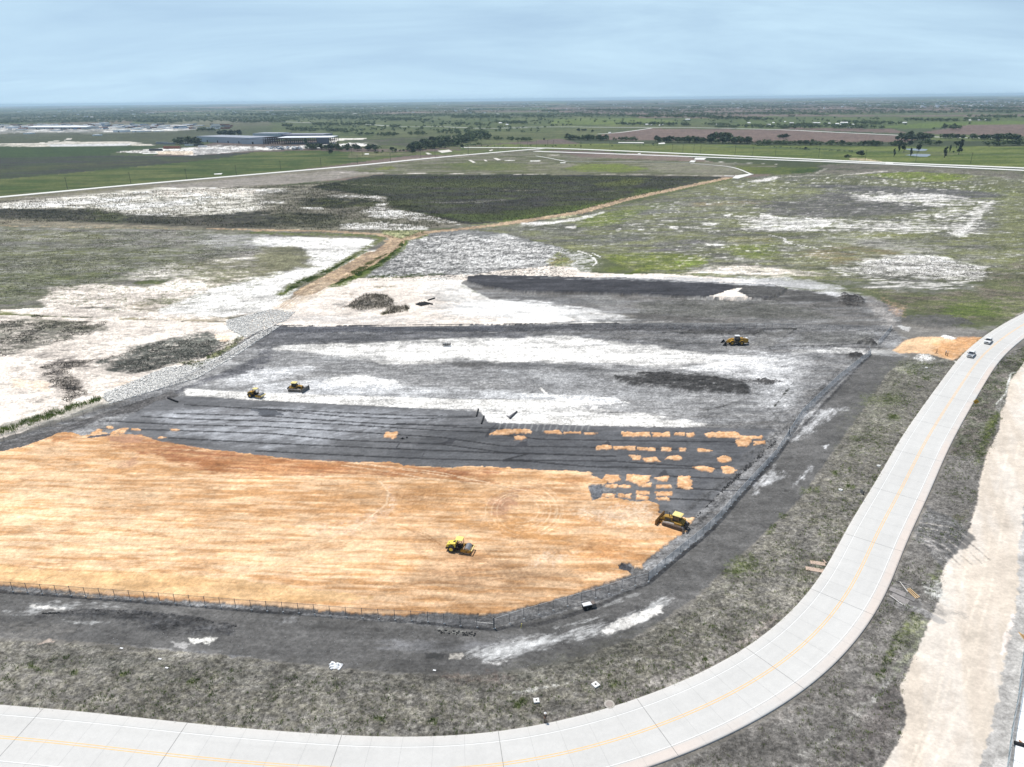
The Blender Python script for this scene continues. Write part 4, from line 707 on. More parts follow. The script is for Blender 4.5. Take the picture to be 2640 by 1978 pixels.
P("33: 0,560 350,600 680,700 690,780 400,760 0,740", (.44, .25, .13), 6, 9, .6, dens=.55, ns=1.2, an=4, ang=-.2)
P("32: 1500,900 2209,880 33: 400,980 700,1060 1000,1060 1100,1120 700,1180 300,1120 0,1080 32: 1800,1020 1400,960", (.44, .23, .09), 7, 12, .8, dens=.6, ns=1.3, an=4)
P("33: 450,1130 900,1060 1200,1060 1100,1130 700,1180", (.38, .19, .09), 5, 8, .7, dens=.5, ns=1)
P("33: 800,1160 1170,1190 1130,1260 950,1270 700,1220", (.40, .19, .075), 4, 7, .7, dens=.7, ns=.8, an=3)
P("32: 1250,1000 1900,1150 2209,1200 33: 400,1200 900,1400 300,1560 42: 2000,300 1500,250 32: 1200,1500 1400,1200", (.48, .29, .16), 9, 14, .75, dens=.5, ns=1.1, an=4, ang=-.1)
P("32: 1400,1200 1800,1150 2209,1250 33: 500,1300 300,1450 32: 2000,1600 1300,1500", (.42, .24, .13), 9, 12, .6, dens=.4, ns=.7, an=5, ang=.15)
P("33: 700,800 1200,780 1250,880 1230,960 1000,1000 700,950 550,850", (.76, .58, .42), 7, 10, .8, dens=.6, ns=1)
P("32: 2100,1350 33: 300,1150 600,1200 400,1300", (.78, .64, .5), 5, 8, .5, dens=.5, ns=1)
P("32: 300,960 700,950 1100,800 1050,600 1100,600 1150,850 800,1060 400,1050", (.72, .53, .39), 7, 8, .6, dens=.6, ns=1)
P("32: -600,1130 -100,1100 500,1130 700,1110 400,1180 -500,1170", (.5, .31, .16), 5, 8, .5, dens=.5, ns=.8, an=6)
P("31: -600,1300 0,1290 500,1340 1300,1350 2209,1440 42: 1000,290 700,330 0,320 41: 1000,250 0,170 -600,120", (.62, .40, .20), 6, 6, .75, ns=1, an=5)
def arc(cx, cy, rx, ry, a0, a1, w, c, op=.6):       # tyre arcs traced on the sand
    pts = "o:"+' '.join("%.1f,%.1f" % (cx+rx*math.cos(math.radians(a)), cy+ry*math.sin(math.radians(a))) for a in np.linspace(a0, a1, 16)); LN(pts, w, c, soft=.9, rag=.7, op=op*.62, dens=.75, ns=2.5)
PALE = (.82, .62, .42); DRK = (.36, .19, .085)
for k, (r, w) in enumerate(((112, .25), (107, .25), (97, .4), (92, .2), (80, .25), (70, .3), (62, .2), (50, .3))):
    arc(1340, 1318, r, r*.66, -100 if k < 5 else -160, 60 if k < 4 else 100, w, PALE, .75)
for r in (118, 100, 84): arc(1352, 1322, r*.85, r*.62, 100, 250, .3, PALE, .5)
for k, (cx, cy, rx, ry) in enumerate(((820, 1250, 105, 110), (812, 1250, 100, 105), (780, 1255, 92, 92), (770, 1255, 88, 90), (740, 1250, 90, 85))): arc(cx, cy, rx, ry, -5, 62, .25, DRK, .6)
for k in range(12): x = 1010+k*17; LN("o: %d,1272 %d,1305" % (x, x-10-k), .25, DRK, soft=.9, rag=.6, op=.45, dens=.75, ns=1)
for q in ("32: 500,1150 620,1110 720,1105", "32: 520,1170 640,1135 730,1120", "32: 150,1180 400,1140 580,1100", "31: 0,1050 800,990 930,1000", "31: 500,1010 800,1040", "31: 1040,1005 1500,1080 2209,1112", "31: 1050,1015 1500,1092 2209,1120", "31: 0,1290 500,1335 1000,1355 1500,1350", "31: 400,340 500,420 620,460 700,470", "41: 1650,145 1950,170", "42: 800,170 1200,200 1400,150", "32: 400,860 900,870 1200,900", "32: 1200,980 1400,1080 1550,1150", "32: 1150,970 1400,1050 1500,1130"):
    LN(q, .35, DRK, soft=1.2, rag=1.2, op=.6, dens=.75, ns=2)
for q in ("32: 700,480 1000,520 1400,590", "32: 780,460 1100,500 1500,560 1900,620", "32: 900,470 1500,540 2209,690", "32: 1000,600 1080,700 1060,800 800,1000", "32: 0,575 800,570 1500,600 2000,650", "31: 1400,590 1900,580 2209,570"):
    LN(q, .45, PALE, soft=1.4, rag=1, op=.6, dens=.8, ns=2)
# padfoot prints (rows of small dents) at the pad's south-east
qx, qk, qm = G.region("32: 1250,1050 2209,1100 33: 200,1120 900,1140 1160,1220 1000,1400 100,1640 42: 1500,400 1000,380 1000,200 32: 1350,1300", 12, 14)
u = G.X[qx]*.9+G.Y[qx]*.35+fbm(G.X[qx]/6, G.Y[qx]/6, 4, 2)*1.6; w = G.Y[qx]-G.X[qx]*.1
dent = np.clip(np.sin(u*2*math.pi/1.05)*.5+.5, 0, 1)*np.clip(np.sin(w*2*math.pi/.85)*.5+.6, 0, 1)
pk = qk*np.clip((fbm(G.X[qx]/5, G.Y[qx]/2.2, 45, 3)-.38)*5, 0, 1); G.z[qx] -= dent*pk*.05; G.c[qx] *= (1-.2*dent*pk)[:, None]
u2 = G.Y[qx]+G.X[qx]*.06; tk = np.clip((fbm(G.X[qx]/9, u2/1.3, 44, 3)-.47)*9, 0, 1)*qk; G.c[qx] *= (1-.16*tk)[:, None]
G.tw = .25
# dumped sand patches north-east of the pad
PT = ["33: 960,205 1180,205 1185,240 970,240", "33: 1200,208 1340,205 1345,240 1215,240", "33: 1360,215 1465,205 1470,235 1380,232", "33: 1480,215 1540,208 1548,240 1500,245", "33: 1620,215 1750,200 1880,200 1930,235 2090,235 2090,262 1960,265 1850,250 1660,245", "33: 1900,265 1990,258 2015,290 1980,322 1900,315 1890,290", "33: 2030,280 2120,278 2132,300 2040,308", "33: 750,315 870,315 870,350 760,345", "33: 880,320 1065,318 1065,352 890,345", "33: 1080,325 1230,335 1220,358 1100,352", "33: 1270,330 1360,335 1355,362 1280,358", "33: 1425,335 1470,338 1482,365 1435,360", "33: 1575,338 1690,355 1670,368 1590,362", "33: 1005,388 1110,392 1115,435 1060,435", "33: 1120,420 1170,410 1240,402 1268,445 1150,442", "33: 1330,400 1420,392 1455,430 1300,425", "33: 1730,405 1780,395 1850,410 1850,445 1770,455 1735,435", "33: 1760,485 1830,482 1890,515 1870,540 1800,540 1760,510", "33: 1525,488 1600,478 1640,478 1705,500 1700,530 1640,528 1570,515", "33: 840,545 950,550 940,600 850,620 790,600", "33: 1000,545 1190,560 1190,600 1100,650 1040,610 980,600", "33: 1220,575 1340,562 1345,600 1250,605", "33: 1415,560 1520,560 1525,660 1500,675 1400,655", "33: 930,635 1030,632 1038,658 925,658", "33: 820,630 915,630 910,660 820,655", "33: 1235,635 1365,632 1365,658 1240,658", "33: 1085,620 1195,622 1195,652 1100,655", "33: 1080,680 1190,685 1185,712 1085,710", "33: 1070,720 1185,722 1185,755 1075,758", "33: 1235,690 1360,690 1360,722 1240,722", "33: 1235,735 1350,735 1345,765 1250,760", "33: 925,705 1035,705 1038,745 930,740", "33: 800,705 900,708 915,740 800,740",
      "33: 75,240 160,236 178,255 150,270 80,265", "32: 1050,205 1150,203 1140,250 1100,260 1040,250", "32: 1960,190 2209,185 2209,212 1890,232 1890,215", "33: 0,182 210,185 215,215 0,212", "33: 320,190 460,188 465,218 340,215", "33: 480,200 620,200 620,218 480,220", "33: 640,208 750,210 740,225 660,222",
      "31: 740,210 800,188 835,195 820,215 770,222", "31: 890,222 980,170 1050,170 1000,220 920,232", "31: 1065,172 1130,175 1140,188 1080,188", "31: 865,160 900,150 935,172 890,178", "31: 1380,178 1450,175 1465,190 1400,195", "31: 1290,245 1360,243 1360,252 1290,255"]
for q in PT: P(q, (.50, .29, .15), 9, 8, .7, dens=.33, ns=.5); P(q, (.60, .33, .16), 1.5, 3.6, .97, var=.12, ns=.8, z=.2, zn=.05, name='sand_patch', col2=(.68, .43, .25))
P("33: 690,640 790,635 810,690 790,720 730,760 710,740 700,690", (.12, .125, .135), 2, 3, 1, ns=1)
P("33: 925,1290 960,1275 1010,1280 1040,1310 1020,1345 950,1330", (.055, .055, .06), 2, 2, 1, ns=1)
LN("31: 735,250 850,235 880,232", 1.5, (.09, .09, .10), soft=1.5, rag=.8)
# overall mottling
near = np.clip(1.35-R/900, 0.62, 1.1)
for sc_, am, an_, sd_ in ((.3, .6, 1.2, 95), (.8, .65, 1.3, 92), (2.4, .7, 1.6, 91), (7, .6, 2.2, 93), (24, .4, 2.5, 94)):
    a = fbm(G.X/(sc_*an_), G.Y/sc_, sd_, 3)-.5; fi = np.where((R < 260)&(sc_ > 1), np.minimum(G.fin, .55), G.fin); G.c *= (1+a*am*1.5*near*np.minimum(fi, 1.2)+a*.10)[:, None]
# grader and blade streaks along the working direction
pad = G.mask['sand_pad']; yx = np.nonzero((G.Y > 80) & (G.Y < 400) & (G.X > -260) & (G.X < 200))[0]; X_ = G.X[yx]; Y_ = G.Y[yx]; V_ = Y_+.07*X_+2.2*(vn(X_/30, Y_/18, 70)-.5)
st = (fbm(X_/9, V_/.45, 71, 3)-.5)*.75+(fbm(X_/22, V_/1.5, 72, 3)-.5)*.7; yard = (sdist(X_, Y_, gp(YARD)) > 0); am = np.where(pad[yx] > .5, .24, np.where(yard, .42, 0)); G.c[yx] *= (1+st*am)[:, None]
# dull, slightly dusty greens
g_ = np.clip((G.c[:, 1]-np.maximum(G.c[:, 0], G.c[:, 2]))*14, 0, 1)[:, None]; lum = G.c.mean(1)[:, None]; G.c = G.c*(1-.22*g_)+lum*.18*g_; G.c[:, 0] *= 1+.20*g_[:, 0]; G.c[:, 2] *= 1-.22*g_[:, 0]
# rough clods and low growth relief
G.z += (fbm(G.X/1.1, G.Y/1.1, 51, 3)-.5)*.22*np.clip(G.fin-.35, 0, 1)*near + (fbm(G.X/120, G.Y/120, 52, 2)-.5)*.0
farz = np.clip((R-9000)/15000, 0, 1); G.z += farz*(fbm(G.X/5200, G.Y/2600, 61, 3)-.4)*70*np.clip((44000-R)/9000, 0, 1)
gg = (R > 850)&(G.c[:, 1] > G.c[:, 0]); G.c[gg] *= .80
G.c = np.clip(G.c, .01, .84)
# keep the sheet flat under the concrete roads and sink it a little
RI = gp("o: -280,1880 0,1900 222,1922 444,1950 700,1973")
RC = np.vstack([RI, np.array([(-17, 72.6), (-1.7, 73.3), (10.8, 76.1), (22.4, 80.2), (31.9, 84.5), (43.0, 91.1), (50.8, 97.2), (62.1, 108.4), (70.9, 119.7), (77.7, 129.2), (92.3, 147.4), (112.2, 173.1), (131.7, 196.7), (150.5, 219.0), (165.3, 236.2), (182, 253.5), (204, 273.5), (232, 296), (268, 320), (310, 344)])])
def smooth(Pn, step, it=3):
    Pn = np.asarray(Pn, float); n = len(Pn); out = []
    for i in range(n-1):
        p0, p1, p2, p3 = Pn[max(i-1, 0)], Pn[i], Pn[i+1], Pn[min(i+2, n-1)]; k = max(2, int(np.linalg.norm(p2-p1)/step))
        for t in np.arange(k)/k: out.append(.5*((2*p1)+(-p0+p2)*t+(2*p0-5*p1+4*p2-p3)*t*t+(-p0+3*p1-3*p2+p3)*t**3))
    out.append(Pn[-1]); out = np.array(out)
    for _ in range(it): out[1:-1] = (out[:-2]+2*out[1:-1]+out[2:])/4
    return out
RC = smooth(RC, 1.5, 70)
ix = np.nonzero((G.Y > 60) & (G.Y < 360) & (G.X > -110) & (G.X < 330))[0]
ds = -sdist(G.X[ix], G.Y[ix], RC[::4], closed=False)
G.z[ix[ds < 6.2]] = -.12
def gz(x, y): return 0.0
# mesh
V = np.stack([G.X, G.Y, G.z], 1); ii = np.arange(nr*nc).reshape(nr, nc)
Q = np.stack([ii[1:, :-1], ii[1:, 1:], ii[:-1, 1:], ii[:-1, :-1]], -1).reshape(-1, 4)
def ground_mat():
    m = bpy.data.materials.new('soil'); m.use_nodes = True; t = m.node_tree; p = t.nodes['Principled BSDF']; p.inputs['Roughness'].default_value = .95; p.inputs['Specular IOR Level'].default_value = .12
    at_ = N(t, 'ShaderNodeAttribute', attribute_name='col'); af = N(t, 'ShaderNodeAttribute', attribute_name='fin'); tc = N(t, 'ShaderNodeTexCoord')
    def noise(sc, d, r=.6):
        n = N(t, 'ShaderNodeTexNoise'); n.inputs['Scale'].default_value = sc; n.inputs['Detail'].default_value = d; n.inputs['Roughness'].default_value = r; L(t, tc.outputs['Object'], n.inputs['Vector']); return n.outputs[0]
    def M(op, a, b=None):
        n = N(t, 'ShaderNodeMath', operation=op)
        for i, v in enumerate((a, b)):
            if v is None: continue
            if isinstance(v, (int, float)): n.inputs[i].default_value = v
            else: L(t, v, n.inputs[i])
        return n.outputs[0]
    na = noise(1.6, 5, .7); nb = noise(4.5, 3, .6)
    s = M('ADD', M('MULTIPLY', M('SUBTRACT', na, .5), 2.6), M('MULTIPLY', M('SUBTRACT', nb, .5), 1.6))
    fac = M('MAXIMUM', M('ADD', 1.0, M('MULTIPLY', s, af.outputs['Fac'])), .25)
    vm = N(t, 'ShaderNodeVectorMath', operation='SCALE'); L(t, at_.outputs['Color'], vm.inputs[0]); L(t, fac, vm.inputs['Scale'])
    mn = N(t, 'ShaderNodeVectorMath', operation='MINIMUM'); L(t, vm.outputs[0], mn.inputs[0]); mn.inputs[1].default_value = (.85, .83, .79)
    L(t, mn.outputs[0], p.inputs['Base Color'])
    bp = N(t, 'ShaderNodeBump'); bp.inputs['Strength'].default_value = .55; bp.inputs['Distance'].default_value = .18; L(t, M('MULTIPLY', na, af.outputs['Fac']), bp.inputs['Height']); L(t, bp.outputs[0], p.inputs['Normal'])
    return m
SOIL = ground_mat()
def submesh(name, fsel):
    Fq = Q[fsel]; used, inv = np.unique(Fq, return_inverse=True)
    o = np_mesh(name, V[used], inv.reshape(-1, 4), SOIL, cols=G.c[used]); fa = o.data.attributes.new('fin', 'FLOAT', 'POINT'); fa.data.foreach_set('value', G.fin[used].astype(f32)); return tag(o, kind='structure')
left = np.ones(len(Q), bool)
for nm in ('sand_pad', 'sand_entrance', 'gravel_road', 'dirt_track'):
    k = G.mask[nm][Q].mean(1) > .5
    k &= left
    submesh(nm, k); left &= ~k
submesh('ground', left)
# ------------------------------------------------------------------ concrete road with joints and painted lines
def frame(C):
    C = np.asarray(C, float); T = np.gradient(C, axis=0); T /= np.linalg.norm(T, axis=1)[:, None]; return C, T, np.stack([-T[:, 1], T[:, 0]], 1)
def strip(name, C, w, z, m, off=0.0, thick=0.0, parent=None):
    C, T, Nn = frame(C); a = C+Nn*(off+w/2); b = C+Nn*(off-w/2); mb = MB(); n = len(C); v = []; f = []
    if thick:
        for p, q in zip(a, b): v += [(p[0], p[1], z-thick), (p[0], p[1], z), (q[0], q[1], z), (q[0], q[1], z-thick)]
        for i in range(n-1):
            k = 4*i
            for j in range(3): f.append((k+j, k+4+j, k+5+j, k+j+1))
    else:
        for p, q in zip(a, b): v += [(p[0], p[1], z), (q[0], q[1], z)]
        f = [(2*i, 2*i+1, 2*i+3, 2*i+2) for i in range(n-1)]
    mb.add(v, f); o = mb.build(name, m, parent); return o if parent else tag(o, kind='structure')
C_, T_, N_ = frame(RC); s_ = np.concatenate([[0], np.cumsum(np.linalg.norm(np.diff(C_, axis=0), axis=1))])
ss = np.arange(0, s_[-1], .6); Cf = np.stack([np.interp(ss, s_, C_[:, 0]), np.interp(ss, s_, C_[:, 1])], 1); _, Tf, Nf = frame(Cf)
off = np.concatenate([[-5.72], np.linspace(-5.7, 5.7, 33), [5.72]])
RX = (Cf[:, None, 0]+Nf[:, None, 0]*off[None, :]).ravel(); RY = (Cf[:, None, 1]+Nf[:, None, 1]*off[None, :]).ravel()
OF = np.repeat(off[None, :], len(ss), 0).ravel(); SS = np.repeat(ss[:, None], len(off), 1).ravel()
RZ = np.where(np.abs(OF) > 5.71, -.2, .10)
pan = _h(np.floor(SS/24.4).astype(np.int64), np.floor((OF+20)/3.85).astype(np.int64), 3)
cr = np.full(len(OF), .56)*(1+.05*(pan-.5))*(1+.10*(fbm(SS/9, OF/2.2, 8, 4)-.5))*(1+.05*(vn(SS/.9, OF*.25, 4)-.5))
wear = np.exp(-((np.abs(np.abs(OF)-1.9)-.85)/.35)**2); cr *= 1-.035*wear*vn(SS/20, OF, 6)
rc = np.stack([cr, cr*.985, cr*.945], 1)
be = np.clip((-OF-3.95)/.3, 0, 1)*np.clip(fbm(SS/14, OF/6, 12, 3)*2.2-.45, 0, 1)*np.clip((SS-60)/60, 0, 1)*.55
rc = rc*(1-be[:, None])+np.array((.64, .52, .44))*be[:, None]
be = np.clip((OF-4.2)/.8, 0, 1)*.22; rc = rc*(1-be[:, None])+np.array((.66, .61, .56))*be[:, None]
n2 = len(off); i2 = np.arange(len(ss)*n2).reshape(len(ss), n2)
RQ = np.stack([i2[:-1, :-1], i2[1:, :-1], i2[1:, 1:], i2[:-1, 1:]], -1).reshape(-1, 4)[:, ::-1]
ro = np_mesh('concrete_road', np.stack([RX, RY, RZ], 1), RQ, SOIL, cols=rc); fa = ro.data.attributes.new('fin', 'FLOAT', 'POINT'); fa.data.foreach_set('value', np.full(len(RX), .07, f32)); tag(ro, kind='structure')
YEL = mat('road_yellow', (.82, .50, .20), .8, var=.06, scale=.5); WLN = mat('road_white', (.78, .78, .76), .8, var=.04); JNT = mat('joint_seal', (.19, .19, .185), .9); JN2 = mat('saw_cut', (.36, .36, .35), .9)
def lines(name, offs, w, m, z=.106):
    mb = MB()
    for of in offs:
        a = Cf+Nf*(of+w/2); b = Cf+Nf*(of-w/2); v = []
        for p, q in zip(a, b): v += [(p[0], p[1], z), (q[0], q[1], z)]
        mb.add(v, [(2*i, 2*i+1, 2*i+3, 2*i+2) for i in range(len(a)-1)])
    return tag(mb.build(name, m), kind='structure')
lines('centre_line_paint', (-.19, .19), .12, YEL); lines('edge_line_paint', (-3.85, 3.85), .10, WLN)
lines('road_edge_joint', (-3.98, 3.98), .03, JN2, .108)
jb = MB(); j2 = MB()
def cross(mb, s, w, z, o0=-5.68, o1=5.68):
    k = min(int(s/.6), len(Cf)-1); c, t, n = Cf[k], Tf[k], Nf[k]; v = []
    for a, b in ((-w/2, o0), (-w/2, o1), (w/2, o1), (w/2, o0)): p = c+t*a+n*b; v.append((p[0], p[1], z))
    mb.add(v, [(3, 2, 1, 0)])
s47 = 0
k47 = int(np.argmin(np.linalg.norm(Cf-np.array(at(42, 1908)), axis=1)))*.6
for i in range(-4, 24):
    s = k47+i*24.4
    if 0 < s < ss[-1]: cross(jb, s, .07, .111)
    for j in range(1, 5):
        q = s+j*4.88
        if 0 < q < ss[-1]: cross(j2, q, .03, .1095)
tag(jb.build('expansion_joint', JNT), kind='structure'); tag(j2.build('saw_joint', JN2), kind='structure')
# far roads, drains and slabs
CF = mat('far_concrete', (.68, .67, .63), .85, var=.04, scale=.05)
def far(name, pts, w, z=.35, m=CF): return strip(name, smooth(gp(pts), 15), w, z, m, thick=.3)
far('far_road', "o: -700,572 0,509 317,479.5 700,446.5 913,428 1135,406 1360,386.5 1400,383.6", 12.5)
far('far_road', "o: 1190,381 1395,382 1648,391.7 2000,407.3 2257,418.8 2640,434 3300,462", 17, .40)
far('far_road', "o: 1379,390.5 1648.5,399.6 2000,412.5 2257,422.5 2640,440 3300,470", 15, .36)
far('country_road', "o: 860,320.5 945,321.3 1002,325.1 1050,327.3 1116,326.8 1167,328.3 1249,331.3 1360,330", 12)
far('country_road', "o: 1300,328.5 1471,327.6 1617,329.2 1725,329.2 1775,329.3 2000,334.6 2162,342 2368,351.5 2415,353.7 2491,356 2593,357", 14, .4)
far('country_road', "o: 1540,346 1600,342 1680,331", 8, .45)
far('country_road', "o: 560,315.5 700,314 830,318", 14)
far('concrete_channel', "o: 1382,402.5 1420,409 1461,417.3", 2.6)
far('concrete_channel', "o: 1461,417 1560,417.6 1780,419.5", 1.3)
far('concrete_channel', "o: 1780,422 1880,429.7 1937,450", 2.4)
SP = mat('pale_riprap', (.62, .58, .52), .95, var=.2, scale=.5)
def slab(name, pts, z=.3, m=CF, th=.4, lab=None, cat=None):
    p = gp(pts); n = len(p); a = sum(p[i][0]*p[(i+1) % n][1]-p[(i+1) % n][0]*p[i][1] for i in range(n))
    if a < 0: p = p[::-1]
    mb = MB(); v = [(x, y, z) for x, y in p]+[(x, y, z-th) for x, y in p]
    mb.add(v, [tuple(range(n))]+[(i, n+i, n+(i+1) % n, (i+1) % n) for i in range(n)]); o = mb.build(name, m)
    return tag(o, lab, cat) if lab else tag(o, kind='structure')
slab('concrete_apron', "13: 1555,655 1645,657 1625,672 1545,670", .45); slab('concrete_apron', "13: 1520,676 1560,678 1545,692 1505,690", .4); slab('concrete_apron', "13: 1880,800 2000,785 2030,788 1900,825 1855,822", .4)
slab('concrete_apron', "13: 1790,800 1870,802 1865,806 1795,805", .4); slab('concrete_apron', "13: 455,693 500,693 495,699 455,698", .4)
slab('concrete_apron', "12: 1478,598 1570,589 1597,604 1512,615", .4, SP); slab('concrete_apron', "12: 1378,615 1400,613 1430,625 1400,628", .4, SP); slab('concrete_apron', "12: 1895,595 1922,587 1930,592 1905,601", .4, SP)
slab('concrete_apron', "12: 1728,674 1748,673 1788,692 1768,697", .4, SP); slab('concrete_apron', "12: 1852,671 1872,672 1884,683 1864,683", .4, SP); slab('concrete_apron', "12: 1930,657 1958,657 1995,672 1965,676", .4, SP)
slab('concrete_apron', "12: 885,620 918,619 918,628 882,628", .4); slab('concrete_apron', "11: 1740,785 1810,780 1800,790 1745,791", .4); slab('concrete_apron', "13: 928,528 1135,529 1135,535 928,533", .4); slab('concrete_apron', "13: 1255,535 1305,530 1310,541 1255,543", .4)
slab('concrete_apron', "14: 1085,690 1140,692 1145,706 1080,703", .55); slab('concrete_apron', "13: 1090,618 1110,618 1110,624 1085,623", .4)
WAT = mat('pond_water', (.20, .24, .28), .55, var=.05, scale=.05, spec=.5)
slab('pond', "14: 1240,581 1350,579 1425,585 1410,597 1370,600 1260,590", .3, WAT); slab('pond', "14: 1330,622 1440,625 1452,632 1420,646 1360,645 1290,637 1240,633", .3, WAT)
# ------------------------------------------------------------------ chain link fences
GAL = mat('galvanised_steel', (.16, .16, .165), .5, metal=.3); RAILM = mat('galvanised_rail', (.50, .51, .52), .45, metal=.3); FOOT = mat('fence_footing', (.62, .61, .59), .9)
FAB = mat('chain_link_fabric', (.24, .22, .22), .6, alpha=.24); RAILD = mat('dark_rail', (.13, .13, .13), .6); FABD = mat('chain_link_fabric_lighter', (.52, .56, .60), .6, alpha=.42)
_post = None
def fence(pts, label, h=1.83, sp=3.05, fab=FAB, rail=RAILM, r=.04, arr=None, name='chain_link_fence', foot=True):
    p = np.array(arr) if arr is not None else gp(pts); seg = np.concatenate([[0], np.cumsum(np.linalg.norm(np.diff(p, axis=0), axis=1))]); n = max(2, int(round(seg[-1]/sp))+1)
    s = np.linspace(0, seg[-1], n); q = np.stack([np.interp(s, seg, p[:, 0]), np.interp(s, seg, p[:, 1])], 1)
    t = thing(name, (q[0][0], q[0][1], 0), 0, label, 'fence')
    q = q-q[0]; pm = MB().cyl((0, 0, 0), (0, 0, h+.05), r, n=6).cyl((0, 0, h+.05), (0, 0, h+.12), r*1.5, r*.4, n=6).build('post', GAL, t)
    fm = None
    if foot: fm = MB().box((.06, -.05, .07), (.34, .2, .14), tx=.8, ty=.8).build('footing', FOOT, pm)
    for k in range(1, min(n, 100)):
        c = pm.copy(); COL.objects.link(c); c.parent = t; c.location = (q[k][0], q[k][1], 0)
        if fm: d = fm.copy(); COL.objects.link(d); d.parent = c
    MB().tube([(x, y, h) for x, y in q], .03, 5).build('top_rail', rail, t)
    mb = MB(); v = []
    for x, y in q: v += [(x, y, .06), (x, y, h-.03)]
    mb.add(v, [(2*i, 2*i+2, 2*i+3, 2*i+1) for i in range(len(q)-1)]); mb.build('wire_mesh', fab, t)
    return t
f1 = fence("41: -700,172 0,220 440,250 715,272 980,290 1380,320 1640,343 1910,365 42: 100,386 235,393 370,403 515,415 650,428 797,437 940,447 1085,455 1230,463 1350,469 1475,479 1625,503 1780,515 1935,527", "long front fence of grey wire mesh along the near edge of the orange sand", rail=RAILD, r=.055, h=2.15)
MB().cyl((0, 0, 0), (0, 0, 2.4), .09, n=8).build('corner_post', GAL, f1).location = Vector((*gp("42: 1935,527")[0], 0))-f1.location
a, b = gp("42: 1783,512")[0], gp("42: 1935,527")[0]; o = f1.location
MB().cyl((a[0]-o.x, a[1]-o.y, 1.05), (b[0]-o.x, b[1]-o.y, 1.05), .03, n=5).build('brace_rail', RAILM, f1)
fence("42: 1940,527 2070,484 43: 50,482 190,438 325,400 460,360 600,320 728,285 845,248 957,212 1065,178 1170,150", "short oblique wire mesh fence between the two corner posts by the orange sand", h=2.15)
fence("33: 1172,1415 1310,1295 1440,1185 1510,1130 1645,1018 1750,915 1900,735 2209,400 24: 400,1330 700,1040 960,835", "grey wire mesh fence running up the right side of the yard", fab=FABD, h=2.1)
fence("24: 955,835 940,800 920,810", "narrow open gate leaf of wire mesh at the yard entrance", sp=2.0)
fence("24: 1022,752 1070,700 1130,625", "short wire mesh fence piece above the yard entrance", fab=FABD)
fence("24: 1120,640 700,628 350,620 0,612 23: 1900,622 1200,618 600,628 0,640 22: 1500,650 800,652 130,656", "long back fence of thin wire mesh across the far side of the yard")
fence("o: 701,857 660,880 590,922 500,972 440,1005 400,1022 340,1040 270,1058", "curved wire mesh fence along the white riprap on the left of the yard", foot=False)
fence("o: 270,1058 150,1094 0,1140 -120,1176 -300,1235", "thin wire mesh fence in front of the green weeds at the left edge", foot=False)
fence("o: 2655,1480 2640,1670 2637,1690 2631,1735 2624.5,1797 2607,1886 2596,1978 2570,2120", "blue grey wire mesh fence beside the white slab at the bottom right corner", fab=mat('blue_mesh', (.42, .56, .62), .6, alpha=.5), h=2.0)
# ------------------------------------------------------------------ materials for machines and things
MY = mat('machine_yellow', (.46, .26, .028), .55, var=.14, scale=2.5, spec=.4); RY_ = mat('roller_yellow', (.78, .62, .10), .5, var=.1, scale=2, spec=.4); RFY = mat('pale_yellow_roof', (.80, .66, .26), .55, var=.06, spec=.4)
BLK = mat('black_steel', (.018, .018, .02), .6, var=.3, scale=3); RUB = mat('tyre_rubber', (.03, .03, .032), .85, var=.25, scale=4); GLS = mat('dark_glass', (.02, .025, .03), .1, spec=.8, var=0); STL = mat('worn_steel', (.36, .35, .34), .38, metal=.75, var=.2, scale=5)
TRK = mat('track_steel', (.34, .31, .29), .5, metal=.4, var=.25, scale=6); DUST = mat('dusty_dark_steel', (.10, .085, .07), .8, var=.35, scale=4); GRYM = mat('grey_steel', (.12, .12, .12), .6, var=.3, scale=3)
WHP = mat('white_paint', (.74, .74, .73), .3, var=.03, spec=.6); SIL = mat('silver_paint', (.33, .36, .40), .3, metal=.35, var=.04); CHR = mat('chrome', (.6, .6, .6), .2, metal=.9); LGT = mat('lamp_glass', (.7, .7, .68), .15, spec=.8)
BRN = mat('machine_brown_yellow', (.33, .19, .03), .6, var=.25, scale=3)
PI = math.pi; DUSTY = mat('dusty_brown_blade', (.20, .11, .035), .7, var=.3, scale=3)
def wheel(t, x, y, r, w, rimm, name='wheel', n=20):
    ty = MB().cyl((0, -w/2, 0), (0, w/2, 0), r, n=n, caps=False).cyl((0, -w/2, 0), (0, -w/2-.03, 0), r, r*.86, n=n, caps=False).cyl((0, w/2, 0), (0, w/2+.03, 0), r, r*.86, n=n, caps=False)
    for k in range(n):
        a = 2*PI*k/n; ty.box((math.cos(a)*r, (k % 2-.5)*w*.4, math.sin(a)*r), (.05, w*.55, r*.16), ry=-a)
    for s in (-1, 1): ty.cyl((0, s*(w/2+.03), 0), (0, s*(w/2+.0), 0), r*.86, r*.55, n=n, caps=False)
    o = ty.build(name, RUB, t); o.location = (x, y, r)
    MB().cyl((0, -w/2+.02, 0), (0, w/2-.02, 0), r*.58, n=16).cyl((0, -w/2-.04, 0), (0, w/2+.04, 0), r*.2, n=10).cyl((0, -w/2-.005, 0), (0, w/2+.005, 0), r*.5, r*.5, n=16).build('rim', rimm, o)
    return o
SK = [((0, 0, .95), .13), ((0, 0, 1.18), .125), ((0, 0, 1.38), .14), ((0, 0, 1.5), .06), ((.01, 0, 1.6), .085), ((.015, 0, 1.71), .09)]
